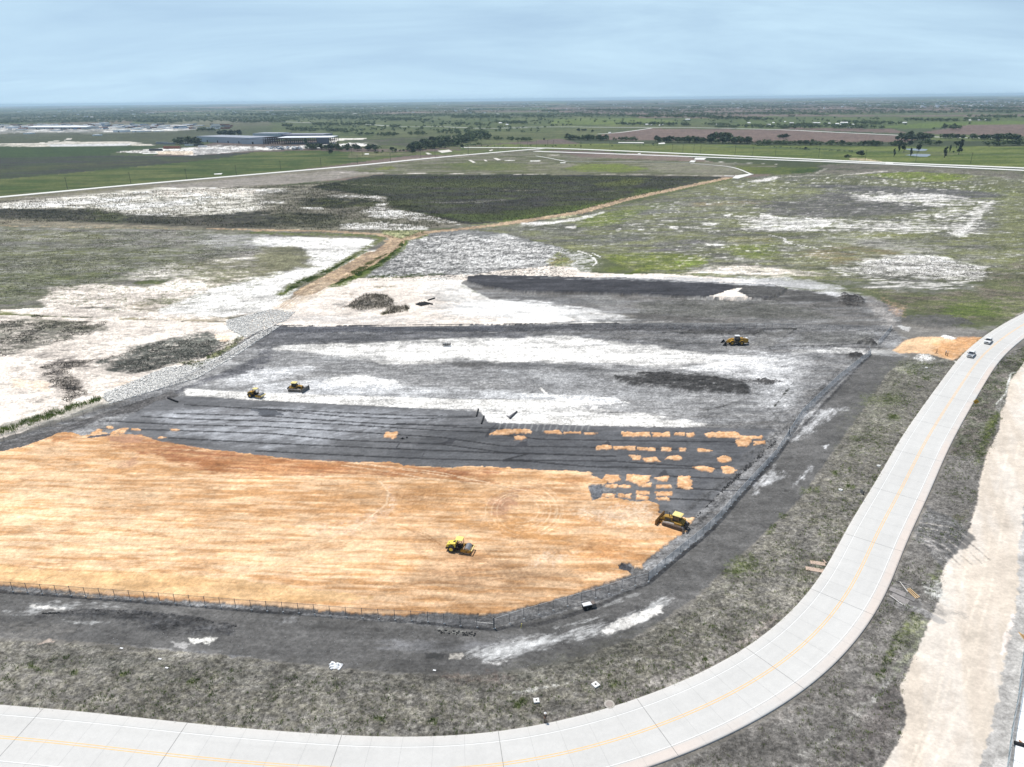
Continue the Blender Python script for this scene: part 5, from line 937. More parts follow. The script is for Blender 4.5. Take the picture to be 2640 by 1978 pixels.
def person(loc, rz, label, pose, shirt, trous, hat, skinc=(.36, .22, .15)):
    t = thing('person', loc, rz, label, 'person'); J = dict(lh=(0, .1, .9), rh=(0, -.1, .9), lk=(.04, .11, .5), rk=(.02, -.11, .5), la=(0, .12, .08), ra=(0, -.12, .08), ls=(0, .19, 1.42), rs=(0, -.19, 1.42), le=(.0, .25, 1.14), re=(.0, -.25, 1.14), lw=(.1, .24, .9), rw=(.1, -.24, .9), dz=0)
    J.update(pose); dz = J['dz']; up = lambda p: (p[0], p[1], p[2]+dz)
    def skin(name, chains, m, lv=1):
        v = []; e = []; r = []; ix = {}
        for ch in chains:
            last = None
            for p, rr in ch:
                k = tuple(round(c, 4) for c in p)
                if k not in ix: ix[k] = len(v); v.append(p); r.append(rr)
                if last is not None and last != ix[k]: e.append((last, ix[k]))
                last = ix[k]
        me = bpy.data.meshes.new(name); me.from_pydata(v, e, []); me.materials.append(m); o = bpy.data.objects.new(name, me); COL.objects.link(o); o.parent = t
        sk = o.modifiers.new('skin', 'SKIN'); sk.use_smooth_shade = True
        for i, s in enumerate(me.skin_vertices[0].data): s.radius = (r[i], r[i]*(.85 if name != 'hat' else 1)); s.use_root = (i == 0)
        sb = o.modifiers.new('sub', 'SUBSURF'); sb.levels = lv; sb.render_levels = lv; return o
    sm = mat('skin%.2f' % skinc[0], skinc, .6, var=.05); tor = [(up(p), r*.8) for p, r in SK]; ch = [tor]
    for s, S_ in ((1, 'l'), (-1, 'r')):
        hp, kn, an = up(J[S_+'h']), up(J[S_+'k']) if dz == 0 else J[S_+'k'], J[S_+'a']
        ch.append([(up(SK[0][0]), .1), (hp, .085), (kn, .055), (an, .04), ((an[0]+.16, an[1]+.02*s, .04), .035)])
        sh, el, wr = up(J[S_+'s']), up(J[S_+'e']), up(J[S_+'w']); d = Vector(wr)-Vector(el); d.normalize(); pl = tuple(Vector(wr)+d*.08)
        ch.append([(up(SK[2][0]), .11), (sh, .055), (el, .042), (wr, .028), (pl, .03)])
        for k, (a, ln) in enumerate(((-.03, .075), (-.01, .085), (.01, .08), (.03, .06))):
            b = Vector(pl)+d*.02+Vector((a, 0, 0)); ch.append([(pl, .03), (tuple(b), .009), (tuple(b+d*ln+Vector((0, -s*.015, 0))), .008)])
        b = Vector(wr)+Vector((.035, 0, 0))+d*.04; ch.append([(wr, .028), (tuple(b), .011), (tuple(b+d*.05), .009)])
    ch.append([(up((.015, 0, 1.71)), .07), (up((.10, 0, 1.68)), .018)])
    skin('body', ch, sm)
    st = [[(up(SK[0][0]), .125), (up(SK[1][0]), .125), (up(SK[2][0]), .14)]]+[[(up(SK[2][0]), .14), (up(J[a+'s']), .075), (up(J[a+'e']), .058)] for a in 'lr']
    skin('shirt', st, mat('cloth_%s' % str(shirt), shirt, .9))
    tr = [[(up(SK[0][0]), .125), (up(J[a+'h']), .1), (up(J[a+'k']) if dz == 0 else J[a+'k'], .075), (J[a+'a'], .06)] for a in 'lr']
    skin('trousers', tr, mat('cloth_%s' % str(trous), trous, .9))
    MB().cyl((0, 0, 0), (0, 0, .02), hat[1], n=16).cyl((0, 0, .02), (0, 0, .09), .115, .105, n=14).cyl((0, 0, .09), (0, 0, .14), .105, .05, n=14).build('hat', mat('hat_%s' % str(hat[0]), hat[0], .6), t, smooth=False).location = (.015, 0, 1.755+dz)
    bt = MB()
    for a in 'lr': bt.box((J[a+'a'][0]+.07, J[a+'a'][1], .06), (.29, .11, .12), tx=.85, ty=.8)
    bt.build('boots', BLK, t)
    return t
SEAT = dict(dz=-.4, lh=(.0, .1, .93), rh=(.0, -.1, .93), lk=(.42, .14, .58), rk=(.42, -.14, .58), la=(.46, .14, .1), ra=(.46, -.14, .1), le=(.14, .27, 1.16), re=(.14, -.27, 1.16), lw=(.38, .2, 1.12), rw=(.38, -.2, 1.12))
# ------------------------------------------------------------------ road roller
def roller(loc, rz, label, ydrum, lab2):
    t = thing('road_roller', loc, rz, label, 'road roller', 'single drum road rollers')
    MB().prism([(-2.75, .95), (-2.85, 1.25), (-2.6, 1.62), (-1.7, 1.95), (-.75, 2.02), (-.75, 1.0)], -.72, .72).build('engine_hood', ydrum, t, bevel=.06)
    MB().box((-1.7, -.725, 1.42), (1.3, .02, .10)).box((-1.7, .725, 1.42), (1.3, .02, .10)).box((-1.5, -.725, 1.62), (.6, .02, .14)).box((-2.2, -.3, 1.79), (.3, .2, .03), ry=-.33).box((-1.2, .15, 2.02), (.4, .5, .03)).build('vent', BLK, t)
    MB().prism([(-2.9, .55), (-2.8, .98), (-.3, 1.0), (.45, .9), (.45, .55), (-1.0, .4)], -.55, .55).box((-2.75, 0, .75), (.3, 1.7, .3)).build('chassis', BLK, t)
    for s in (-1, 1): wheel(t, -1.62, s*.86, .76, .56, ydrum)
    MB().box((-.1, 0, 1.12), (1.35, 1.5, .1)).box((.5, 0, 1.4), (.1, 1.3, .5)).box((.35, -.35, 1.45), (.2, .25, .5)).build('platform', BLK, t)
    MB().box((-.25, 0, 1.38), (.5, .5, .35)).box((-.5, 0, 1.72), (.12, .5, .55), ry=-.1).build('seat', BLK, t)
    MB().cyl((.42, 0, 1.6), (.24, 0, 1.86), .03, n=6).cyl((.24, 0, 1.85), (.22, 0, 1.88), .2, n=14).build('steering_wheel', BLK, t)
    MB().box((.0, 0, 2.98), (1.55, 1.5, .10), tx=.96, ty=.96).box((-.35, 0, 3.045), (.6, 1.3, .03)).build('canopy_roof', RFY if ydrum is not RY_ else mat('bright_roof', (.80, .76, .20), .5, var=.05), t, bevel=.02)
    fr = MB()
    for x in (-.65, .62):
        for y in (-.66, .66): fr.cyl((x*1.05, y, 1.15), (x, y, 2.95), .045, n=6)
    for y in (-.68, .68): fr.cyl((-.65, y, 1.75), (.62, y, 1.75), .025, n=5)
    fr.build('canopy_frame', BLK, t)
    MB().cyl((1.75, -1.04, .76), (1.75, 1.04, .76), .76, n=32).build('drum', STL, t, smooth=False)
    sc = MB()
    for k in range(7): sc.cyl((1.06, -.9+k*.3, 1.42), (2.46, -.9+k*.3, 1.30), .022, n=5)
    sc.build('scraper_bars', GRYM, t)
    for s in (-1, 1): MB().prism([(.45, .62), (.55, 1.12), (1.25, 1.18), (1.5, 1.05), (2.2, 1.08), (2.85, 1.12), (2.9, .85), (2.3, .5), (1.0, .5)], s*1.12-.07, s*1.12+.07).cyl((1.75, s*1.12-.1, .76), (1.75, s*1.12+.1, .76), .3, n=16).build('drum_frame', MY if ydrum is not RY_ else BRN, t)
    MB().cyl((1.75, -1.23, .76), (1.75, 1.23, .76), .17, n=10).build('axle', BLK, t)
    MB().box((2.85, 0, 1.02), (.18, 2.35, .26)).build('cross_beam', RFY, t, bevel=.02); MB().box((.62, 0, .9), (.25, 2.2, .35)).build('cross_beam', MY, t, bevel=.02)
    MB().box((0.2, 0, .8), (.6, .5, .4)).cyl((.3, -.3, 1.3), (.9, -.5, .95), .05, n=6).build('articulation_joint', BLK, t)
    ux = Vector((math.cos(rz), math.sin(rz), 0)); p = Vector(loc)+ux*-.2; person((p.x, p.y, .93), rz, lab2, dict(SEAT), (.10, .05, .045), (.03, .035, .05), ((.14, .10, .08), .16)); return t
def dozer(loc, rz, label, byaw, dirty, s=1.0, ripper=True):
    t = thing('bulldozer', loc, rz, label, 'bulldozer', 'crawler bulldozers'); t.scale = (s, s, s); body = BRN  # darker brown body colour stands in for shade on the backlit sides
    for sg in (-1, 1):
        L0, r = 1.72, .46; pr = []
        for k in range(9): a = -PI/2+PI*k/8; pr.append((L0+.02+r*math.cos(a), r+r*math.sin(a)))
        for k in range(9): a = PI/2+PI*k/8; pr.append((-L0+(r+.06)*math.cos(a), r+.05+(r+.05)*math.sin(a)))
        tr = MB().prism(pr, sg*1.1-.29, sg*1.1+.29)
        pl = pr+[pr[0]]; d = 0
        for (x0, z0), (x1, z1) in zip(pl, pl[1:]):
            ln = math.hypot(x1-x0, z1-z0); n = max(1, int(ln/.2)); a = math.atan2(z1-z0, x1-x0)
            for k in range(n): u = (k+.5)/n; tr.box((x0+(x1-x0)*u, sg*1.1, z0+(z1-z0)*u), (.06, .6, .07), ry=-a)
        o = tr.build('crawler_track', TRK, t)
        MB().prism([(L0, .2), (L0+.1, .5), (L0-.3, .72), (-L0+.3, .8), (-L0, .5), (-L0+.2, .2)], sg*1.4-.02, sg*1.4+.02).cyl((L0, sg*1.38, .46), (L0, sg*1.44, .46), .34, n=16).cyl((-L0, sg*1.38, .51), (-L0, sg*1.44, .51), .38, n=16).build('track_frame', DUST, o)
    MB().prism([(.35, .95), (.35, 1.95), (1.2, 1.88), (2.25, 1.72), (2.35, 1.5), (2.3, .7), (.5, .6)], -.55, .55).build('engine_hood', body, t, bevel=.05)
    MB().box((2.33, 0, 1.2), (.05, .95, .85)).box((1.3, -.565, 1.4), (1.2, .02, .5)).box((1.3, .565, 1.4), (1.2, .02, .5)).build('grille', BLK if dirty else DUST, t)
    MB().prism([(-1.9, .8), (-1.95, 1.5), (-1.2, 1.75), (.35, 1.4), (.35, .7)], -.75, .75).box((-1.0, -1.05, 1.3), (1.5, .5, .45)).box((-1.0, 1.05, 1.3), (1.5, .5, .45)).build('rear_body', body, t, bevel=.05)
    for sg in (-1, 1): MB().prism([(1.5, .98), (.9, 1.06), (-1.7, 1.16), (-1.7, 1.1), (.9, 1.0)], sg*1.1-.3, sg*1.1+.3).build('fender', TRK, t)
    MB().box((-.45, 0, 2.0), (1.55, 1.5, 1.45), tx=.9, ty=.88).build('cab', BLK, t)
    g = MB()
    for sg in (-1, 1): g.box((-.45, sg*.715, 2.2), (1.15, .03, .75), rx=sg*.11)
    g.box((.305, 0, 2.25), (.03, 1.1, .75), ry=.05).box((-1.2, 0, 2.25), (.03, 1.1, .75), ry=-.05); g.build('window', GLS, t)
    MB().box((-.48, 0, 2.80), (1.95, 1.75, .12), tx=.92, ty=.92).box((-.75, 0, 2.89), (.9, 1.2, .07)).build('cab_roof', RFY, t, bevel=.03)
    for x, y in ((.3, .72), (.3, -.72), (-1.2, .72), (-1.2, -.72)): MB().cyl((x, y, 2.9), (x+.08*(1 if x > 0 else -1), y, 2.9), .07, n=8).build('work_lamp', LGT, t)
    MB().cyl((1.15, .2, 1.85), (1.15, .2, 2.75), .07, n=8).cyl((1.15, .2, 2.7), (1.22, .2, 2.8), .06, n=8).build('exhaust_pipe', BLK, t)
    MB().cyl((.75, -.1, 1.9), (.75, -.1, 2.25), .1, n=8).cyl((.75, -.1, 2.25), (.75, -.1, 2.33), .15, n=8).build('air_filter', BLK, t)
    bl = MB(); pr = [(0, .02), (.22, .02), (.12, .35), (.08, .7), (.14, 1.05), (.26, 1.3), (.16, 1.32), (-.02, 1.0), (-.06, .6), (-.02, .3)]
    bl.prism(pr, -1.95, 1.95)
    for sg in (-1, 1): bl.prism([(-.05, .0), (.4, .0), (.36, .5), (.3, 1.3), (-.02, 1.3)], sg*1.97-.03, sg*1.97+.03)
    for k in range(5): bl.box((-.1, -1.4+k*.7, .65), (.1, .1, 1.1))
    o = bl.build('blade', DUSTY if not dirty else GRYM, t); o.location = (3.0, 0, 0); o.rotation_euler.z = byaw
    ar = MB()
    for sg in (-1, 1): ar.box((1.95, sg*.68, .45), (2.1, .16, .26)).cyl((1.9, sg*.6, 1.55), (2.9, sg*.55, .85), .06, n=8)
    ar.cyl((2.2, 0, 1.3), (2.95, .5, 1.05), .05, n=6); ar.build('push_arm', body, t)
    if ripper:
        rp = MB().box((-2.5, 0, .95), (.3, 1.9, .3)).box((-2.15, -.4, 1.0), (.7, .14, .2)).box((-2.15, .4, 1.0), (.7, .14, .2)).cyl((-1.9, -.3, 1.5), (-2.5, -.3, 1.1), .06, n=6).cyl((-1.9, .3, 1.5), (-2.5, .3, 1.1), .06, n=6)
        for y in (-.75, 0, .75): rp.prism([(-2.62, 1.25), (-2.42, 1.25), (-2.45, .6), (-2.3, .3), (-2.55, .45), (-2.66, .7)], y-.05, y+.05)
        rp.build('ripper', BLK, t)
    return t
def loader(loc, rz, label):
    t = thing('wheel_loader', loc, rz, label, 'wheel loader'); 
    for x in (-1.75, 1.85):
        for y in (-1.15, 1.15):
            w = wheel(t, x, y, .92, .7, BRN)
            MB().prism([(math.cos(a)*1.05, math.sin(a)*1.05) for a in np.linspace(.3, PI-.3, 9)]+[(math.cos(a)*.98, math.sin(a)*.98) for a in np.linspace(PI-.3, .3, 9)], -.36, .36).build('mudguard', MY, w)
    MB().prism([(-4.3, 1.1), (-4.35, 2.3), (-3.9, 2.55), (-1.2, 2.7), (-1.2, 1.0), (-3.6, .75)], -.85, .85).build('engine_body', BRN, t, bevel=.06)
    MB().box((-4.35, 0, .95), (.4, 2.3, .5)).build('counterweight', BLK, t, bevel=.05)
    MB().box((-3.7, 0, 2.62), (.8, 1.2, .1)).box((-2.6, .45, 2.8), (.5, .3, .25)).build('hood_cover', WHP, t)
    MB().cyl((-2.2, -.3, 2.6), (-2.2, -.3, 3.2), .09, n=8).cyl((-2.7, .3, 2.6), (-2.7, .3, 2.95), .13, n=8).build('exhaust_pipe', BLK, t)
    MB().box((-.2, 0, 2.6), (1.6, 1.55, 1.7), tx=.88, ty=.86).build('cab', BLK, t)
    g = MB()
    for sg in (-1, 1): g.box((-.2, sg*.735, 2.75), (1.15, .03, .95), rx=sg*.1)
    g.box((.57, 0, 2.75), (.03, 1.1, .95), ry=-.09); g.build('window', GLS, t)
    MB().box((-.2, 0, 3.52), (1.85, 1.65, .14), tx=.94, ty=.94).build('cab_roof', WHP, t, bevel=.03)
    MB().prism([(-1.4, .7), (-1.2, 1.6), (.8, 1.6), (1.2, 1.1), (2.6, 1.2), (2.6, .8), (.6, .6)], -.65, .65).box((-.2, -1.1, 1.2), (1.0, .6, .5)).build('frame', DUST, t)
    MB().prism([(.9, 1.1), (1.1, 2.5), (1.6, 2.45), (2.4, 1.4), (2.3, .9)], -.5, .5).build('loader_tower', MY, t)
    ar = MB()
    for sg in (-1, 1): ar.prism([(1.2, 2.35), (1.6, 2.45), (3.0, 1.75), (4.1, .6), (3.85, .4), (2.7, 1.35)], sg*.62-.1, sg*.62+.1)
    ar.box((2.8, 0, 1.55), (.3, 1.1, .3)); ar.build('lift_arm', MY, t)
    MB().prism([(2.6, 1.5), (2.5, 2.1), (2.8, 2.1), (4.1, 1.2), (4.0, 1.0)], -.12, .12).cyl((1.4, 0, 2.5), (2.6, 0, 2.0), .09, n=8).build('tilt_link', MY, t)
    pr = [(4.05, .35), (4.0, .9), (4.15, 1.45), (4.45, 1.62), (4.3, 1.35), (4.2, .9), (4.28, .45), (4.6, .2), (5.55, .08), (5.55, .02), (4.5, .04)]
    MB().prism(pr, -1.65, 1.65).build('bucket', STL, t); e = MB()
    for sg in (-1, 1): e.prism([(4.05, .35), (4.0, .9), (4.15, 1.45), (4.45, 1.62), (5.0, .9), (5.55, .08), (4.5, .04)], sg*1.66-.03, sg*1.66+.03)
    e.build('bucket_side', BLK, t); return t
def pickup(loc, rz, label, pm, hood=None):
    t = thing('pickup_truck', loc, rz, label, 'pickup truck', 'pickups parked on the road shoulder')
    MB().prism([(2.95, .5), (3.0, .75), (2.92, 1.08), (2.6, 1.16), (1.35, 1.22), (-2.9, 1.22), (-2.92, .55), (-2.3, .45), (2.4, .42)], -.99, .99).build('body', pm, t, bevel=.07)
    if hood: MB().box((2.08, 0, 1.195), (1.35, 1.75, .03), ry=.06).build('hood', hood, t)
    MB().box((.15, 0, 1.2), (2.55, 1.9, .04)).build('belt_line', BLK, t)
    MB().prism([(1.5, 1.2), (.75, 1.86), (-.95, 1.88), (-1.25, 1.2)], -.78, .78).build('cab', pm, t, bevel=.05)
    MB().add([(1.47, -.74, 1.26), (1.47, .74, 1.26), (.84, .68, 1.82), (.84, -.68, 1.82)], [(0, 1, 2, 3)]).build('windshield', GLS, t).location.x = .03
    g = MB()
    for s in (-1, 1): g.prism([(1.15, 1.27), (.72, 1.78), (-.05, 1.8), (-.05, 1.27)], s*.785-.005, s*.785+.005).prism([(-.15, 1.27), (-.15, 1.8), (-.88, 1.8), (-1.1, 1.27)], s*.785-.005, s*.785+.005)
    g.build('side_window', GLS, t)
    MB().box((-2.05, 0, 1.225), (1.55, 1.6, .03)).build('truck_bed', BLK if hood is None else GRYM, t)
    MB().box((3.0, 0, .55), (.16, 1.9, .2)).box((-2.98, 0, .6), (.14, 1.9, .2)).build('bumper', CHR, t, bevel=.03)
    MB().box((2.98, 0, .88), (.05, 1.05, .3)).build('grille', BLK, t)
    for s in (-1, 1):
        MB().box((2.93, s*.78, .92), (.1, .32, .22)).build('headlight', LGT, t)
        MB().box((.95, s*1.1, 1.35), (.1, .22, .22)).build('wing_mirror', BLK, t)
        for x in (1.95, -1.85): wheel(t, x, s*.86, .40, .27, CHR if hood is None else GRYM, n=14)
    return t
def hd(d): return math.radians(d)
a = np.array(at(1183, 1429)); roller((a[0]+.2, a[1]+.9, .26), hd(-14), "bright yellow roller with open canopy working on the orange sand", RY_, "seated driver in dark clothes on the roller on the orange sand")
a = np.array(at(657, 1027)); roller((a[0]+.2, a[1]+.95, .0), hd(-19), "yellow roller with pale canopy on the white strip at left", MY, "seated driver in dark clothes on the roller on the white strip")
a = np.array(at(1733, 1364)); dozer((a[0]+.75, a[1]+1.0, .16), hd(146), "muddy yellow bulldozer with rear ripper pushing sand beside the right fence", .0, False, 1.12)
a = np.array(at(760, 1010.8)); dozer((a[0]+.2, a[1]+1.2, 0), hd(-9), "dark bulldozer with pale roof and grey blade on the white strip", hd(-9), True, 1.02)
a = np.array(at(1900, 891)); loader((a[0], a[1]+1.35, 0), hd(179), "wheel loader with white cab roof standing in the dark yard near the back")
a = at(2547, 884); pickup((a[0], a[1], .1), hd(228), "white pickup truck parked on the road shoulder by the sand entrance", WHP)
a = at(2503, 918.5); pickup((a[0], a[1], .1), hd(229), "silver grey pickup truck parked in front of the white pickup", WHP, SIL)
def ps(px_, py_, *r, z=0): a = at(px_, py_); return person((a[0], a[1], z), *r)
ps(1405.5, 1861, hd(-100), "person in dark clothes and pale hat standing by the near road edge", dict(lw=(.28, .1, 1.1), rw=(.28, -.1, 1.1), le=(.08, .25, 1.12), re=(.08, -.25, 1.12)), (.05, .05, .055), (.015, .015, .02), ((.72, .72, .72), .20))
ps(2414, 912, hd(170), "person striding alone on the sand entrance, left of the standing pair", dict(lk=(.2, .1, .5), la=(.34, .1, .08), rk=(-.08, -.1, .5), ra=(-.3, -.1, .1), lw=(-.15, .26, .92), rw=(.25, -.26, .95)), (.36, .22, .10), (.16, .08, .045), ((.10, .07, .05), .13))
ps(2437.5, 916, hd(20), "person in white shirt and dark trousers, left one of the standing pair", dict(), (.7, .68, .66), (.03, .022, .02), ((.75, .74, .7), .15))
ps(2442.5, 918, hd(160), "person in pale shirt and dark trousers, right one of the standing pair", dict(lw=(.3, .12, 1.15), le=(.1, .25, 1.15)), (.62, .58, .5), (.06, .035, .025), ((.72, .7, .6), .15))
# ------------------------------------------------------------------ loose things on the site
def rod(name, a, b, r, m, label, cat, z=None, n=10, group=None, core=False):
    p = at(*a); q = at(*b); t = MB(); zz = r if z is None else z; d = Vector((q[0]-p[0], q[1]-p[1], 0))
    t.cyl((0, 0, zz), (d.x, d.y, zz), r, n=n)
    o = t.build(name, m); o.location = (p[0], p[1], 0); return tag(o, label, cat, group)
z2 = lambda c, x, y: (CO[c[1]]+x*.31689, RO[c[0]]+y*.31689)
BP = mat('black_geogrid', (.012, .012, .014), .7, var=.4, scale=8)
rod('geogrid_roll', z2('21', 1366, 1192), z2('21', 1448, 1224), .26, BP, "black roll lying alone on the grey ground left of the white strip", 'roll')
rod('geogrid_roll', z2('22', 1809, 1282), z2('22', 1794, 1340), .22, BP, "upper of two thin black rolls lying upright in view near the yard centre", 'roll')
rod('geogrid_roll', z2('22', 1856, 1338), z2('22', 1834, 1400), .22, BP, "lower of two thin black rolls near the yard centre", 'roll')
rod('geogrid_roll', z2('22', 2122, 1304), z2('22', 2066, 1358), .26, mat('grey_geogrid', (.05, .05, .055), .7), "slanting dark roll with an unrolled flap beside it", 'roll')
slab('geogrid_flap', "22: 2034,1332 2062,1357 2118,1305 2105,1305 2060,1335", .12, mat('flap', (.17, .17, .18), .8), .05, "grey unrolled flap of sheet under the slanting dark roll", 'sheet')
for i, (x0, y0, x1, y1, w) in enumerate(((1302, 427, 1352, 441, 'leftmost'), (1316, 421, 1368, 437, 'second from left'), (1330, 416, 1385, 434, 'middle'), (1346, 413, 1402, 430, 'second from right'), (1366, 411, 1437, 429, 'rightmost and longest'))):
    rod('geogrid_roll', z2('22', x0, y0), z2('22', x1, y1), .3, BP, "%s black roll in the heap on the white ground" % w, 'roll', group='heap of black rolls')
rod('geogrid_roll', z2('22', 1398, 397), z2('22', 1454, 379), .3, BP, "black roll lying apart above the heap of black rolls", 'roll')
GRP = mat('green_pipe', (.30, .52, .42), .4, var=.06)
rod('sewer_pipe', (2332, 826), (2368, 827.6), .16, GRP, "long pale green pipe on dark soil beyond the sand entrance", 'pipe', n=12)
rod('sewer_pipe', (2355, 829.5), (2378, 834), .16, GRP, "shorter pale green pipe lying askew below the long green pipe", 'pipe', n=12)
a = at(2375.5, 835.5); o = MB().cyl((-.5, 0, .22), (.6, 0, .22), .2, n=12).cyl((.1, -.3, .22), (.1, .25, .22), .17, n=10).cyl((.6, 0, .22), (.75, 0, .22), .25, n=12).build('pipe_fitting', GRP); o.location = (a[0], a[1], 0); tag(o, "pale green pipe tee fitting at the end of the green pipes", 'pipe fitting')
def lump(name, px_, sz, m, label, cat, seed, rz=0, n=2, z=0):
    import bmesh
    bm = bmesh.new(); bmesh.ops.create_icosphere(bm, subdivisions=n, radius=1)
    r = random.Random(seed); ph = [r.uniform(0, 6) for _ in range(6)]
    for v in bm.verts:
        c = v.co; k = 1+.22*math.sin(c.x*5+ph[0])+.2*math.sin(c.y*6+ph[1])+.2*math.sin(c.z*5+ph[2])+r.uniform(-.12, .12)
        v.co = Vector((c.x*sz[0]*k, c.y*sz[1]*k, max(c.z, -.15)*sz[2]*k+.1*sz[2]))
    me = bpy.data.meshes.new(name); bm.to_mesh(me); bm.free(); me.materials.append(m); o = bpy.data.objects.new(name, me); COL.objects.link(o); a = at(*px_); o.location = (a[0], a[1], z); o.rotation_euler.z = rz
    return tag(o, label, cat)
TARP = mat('white_tarp', (.78, .78, .78), .6, var=.06, scale=3, bump=.3)
t = thing('tarp_bundle', (*at(863, 1718), 0), 0, "crumpled white tarpaulin bundle on the weedy verge in front", 'tarpaulin')
for i, (dx, dy, s, nm) in enumerate(((-.35, .1, (.75, .55, .5), 'bundle'), (.35, .05, (.7, .55, .42), 'bundle'), (1.05, .25, (.35, .25, .2), 'loose_fold'), (-.3, -.55, (.35, .2, .15), 'loose_fold'), (.95, -.6, (.45, .2, .13), 'loose_fold'))):
    o = lump(nm, (0, 1000), s, TARP, None, None, 30+i, rz=.3*i); o.parent = t; o.location = (dx, dy, .05)
t = thing('generator', (*at(1517, 1567), 0), .3, "small dark trailer machine with white lid outside the oblique fence", 'machine')
MB().box((-.3, 0, .55), (1.7, .95, .6), tx=.94).build('housing', BLK, t, bevel=.04); MB().box((-.3, .05, .9), (1.75, .95, .1), tx=.93, ty=.9).build('lid', WHP, t, bevel=.02); MB().cyl((.95, -.45, .55), (.95, .5, .55), .5, n=16).build('hose_reel', mat('dusty_hose', (.17, .145, .13), .9, scale=12, var=.4), t)
for y in (-.5, .5): wheel(t, -.4, y, .28, .16, GRYM, n=10)
MB().cyl((-1.1, 0, .35), (-1.8, 0, .35), .04, n=6).build('tow_bar', BLK, t)
t = thing('pipe_rack', (*at(1152, 892), 0), hd(-2), "small black steel rack standing on the white streak at the back", 'rack')
rk = MB()
for x in (-1.5, -.5, .4, 1.5): 
    for y in (-.6, .6): rk.cyl((x, y, 0 if x != 1.5 else .5), (x, y, 1.35), .05, n=5)
rk.build('upright', BLK, t); MB().box((0, 0, .55), (3.1, .1, .16)).box((0, .6, .55), (3.1, .08, .1)).box((0, -.6, .55), (3.1, .1, .16)).build('shelf_beam', BLK, t); MB().box((0, 0, 1.1), (3.1, 1.2, .06)).box((-.4, -.6, .8), (.1, .06, .8), ry=.6).build('grating', mat('grate', (.2, .2, .2), .7), t)
lump('black_bag', z2('22', 1192, 1521), (.55, .3, .35), BP, "larger black bag on the grey sheet right of the orange square", 'bag', 3); lump('black_bag', z2('22', 1229, 1512), (.28, .25, .3), BP, "small round black bag beside the larger black bag", 'bag', 4)
CV = mat('pale_precast', (.72, .71, .68), .8, var=.06)
def slabcover(p, s, rz, label):
    t = thing('manhole_cover', (*at(*p), 0), rz, label, 'manhole'); MB().box((0, 0, .12), (s, s, .24)).build('concrete_collar', CV, t, bevel=.02); MB().cyl((0, 0, .24), (0, 0, .27), s*.16, n=14).build('lid', BLK, t)
slabcover((1535.5, 1767), 1.05, .6, "square white concrete manhole with dark round lid, right one of the two"); slabcover((1383, 1808), .9, .1, "square white concrete manhole with dark lid, left of its twin on the verge")
slabcover((2167, 1264), .8, .5, "small square white manhole left of the grey road sign"); slabcover((2265, 1202), .75, .3, "small white manhole close to the road farther up the verge")
slabcover((2388, 949), .8, .3, "tiny pale manhole on the verge below the white rubble")
t = thing('round_manhole', (*at(1571, 1817), 0), 0, "round pale manhole ring almost flush with the verge near the road", 'manhole'); MB().cyl((0, 0, 0), (0, 0, .14), .82, n=24).build('ring', mat('dusty_concrete', (.40, .37, .33), .9), t); MB().cyl((0, 0, .14), (0, 0, .17), .55, n=20).build('lid', mat('dusty_lid', (.33, .29, .26), .9), t)
def post(p, h, label, m=GRYM, r=.035, name='marker_post', cat='post', lean=0):
    a = at(*p); o = MB().cyl((0, 0, 0), (lean, 0, h), r, n=6).cyl((lean, 0, h), (lean, 0, h+.05), r*1.4, n=6).build(name, m); o.location = (a[0], a[1], 0); return tag(o, label, cat)
post(z2('43', 762, 1190), 1.3, "thin dark marker post left of the round manhole ring", lean=-.1)
post((1343, 1619), .9, "leaning yellow survey stake outside the fence corner", mat('yellow_stake', (.8, .65, .15), .8), .05, 'survey_stake', 'stake', .12)
post(z2('43', 1578, 340), .9, "pale survey stake leaning in the weeds of the verge", mat('pale_stake', (.6, .55, .45), .8), .04, 'survey_stake', 'stake', .15)
for i, (x, y, w) in enumerate(((1222, 762, 'left'), (1392, 764, 'right'))): post(z2('22', x, y), 1.3, "%s thin grey stake on the white streak left of the rack" % w, name='survey_stake', cat='stake')
post(z2('22', 1535, 508), 1.3, "thin grey stake on white ground below the heap of rolls", name='survey_stake', cat='stake')
t = thing('road_sign', (*at(2217.5, 1289), 0), hd(200), "grey back of a road sign on a thin post by the road", 'sign'); MB().cyl((0, 0, 0), (0, 0, 2.6), .04, n=6).build('post', GRYM, t); MB().box((.06, 0, 2.3), (.03, .75, .85)).build('sign_panel', mat('sign_back', (.20, .20, .20), .5, metal=.3), t)
t = thing('marker_board', (*at(2225, 1276), 0), 0, "small black marker standing right beside the grey road sign", 'marker'); MB().box((0, 0, .25), (.3, .3, .5), tx=.7, ty=.7).build('base', BLK, t); MB().box((.1, 0, .75), (.42, .05, .35), ry=.3).build('flag', BLK, t)
t = thing('warning_sign', (*at(2514, 1046), 0), hd(-125), "orange diamond warning sign with black mark at the right road edge", 'sign')
MB().cyl((0, 0, 0), (0, 0, 1.5), .05, n=6).build('post', GRYM, t); MB().box((.06, 0, 1.35), (.03, 1.15, 1.15), rx=PI/4).build('sign_panel', mat('sign_orange', (.58, .33, .03), .6), t)
MB().box((.085, .05, 1.3), (.01, .13, .9), rx=-.75).box((.085, -.22, 1.48), (.01, .42, .12), rx=.1).box((.085, .3, 1.05), (.01, .3, .12), rx=.3).build('black_symbol', BLK, t)
t = thing('tarp_screen', (*at(*z2('24', 292, 1492)), 0), 0, "dark narrow upright panel leaning at the right fence", 'panel'); MB().cyl((0, 0, 0), (0, 0, 2.4), .06, n=6).build('post', BLK, t); MB().box((.1, 0, 1.3), (.45, .05, 2.1), tx=.3).build('cloth', mat('dark_cloth', (.045, .05, .06), .9), t)
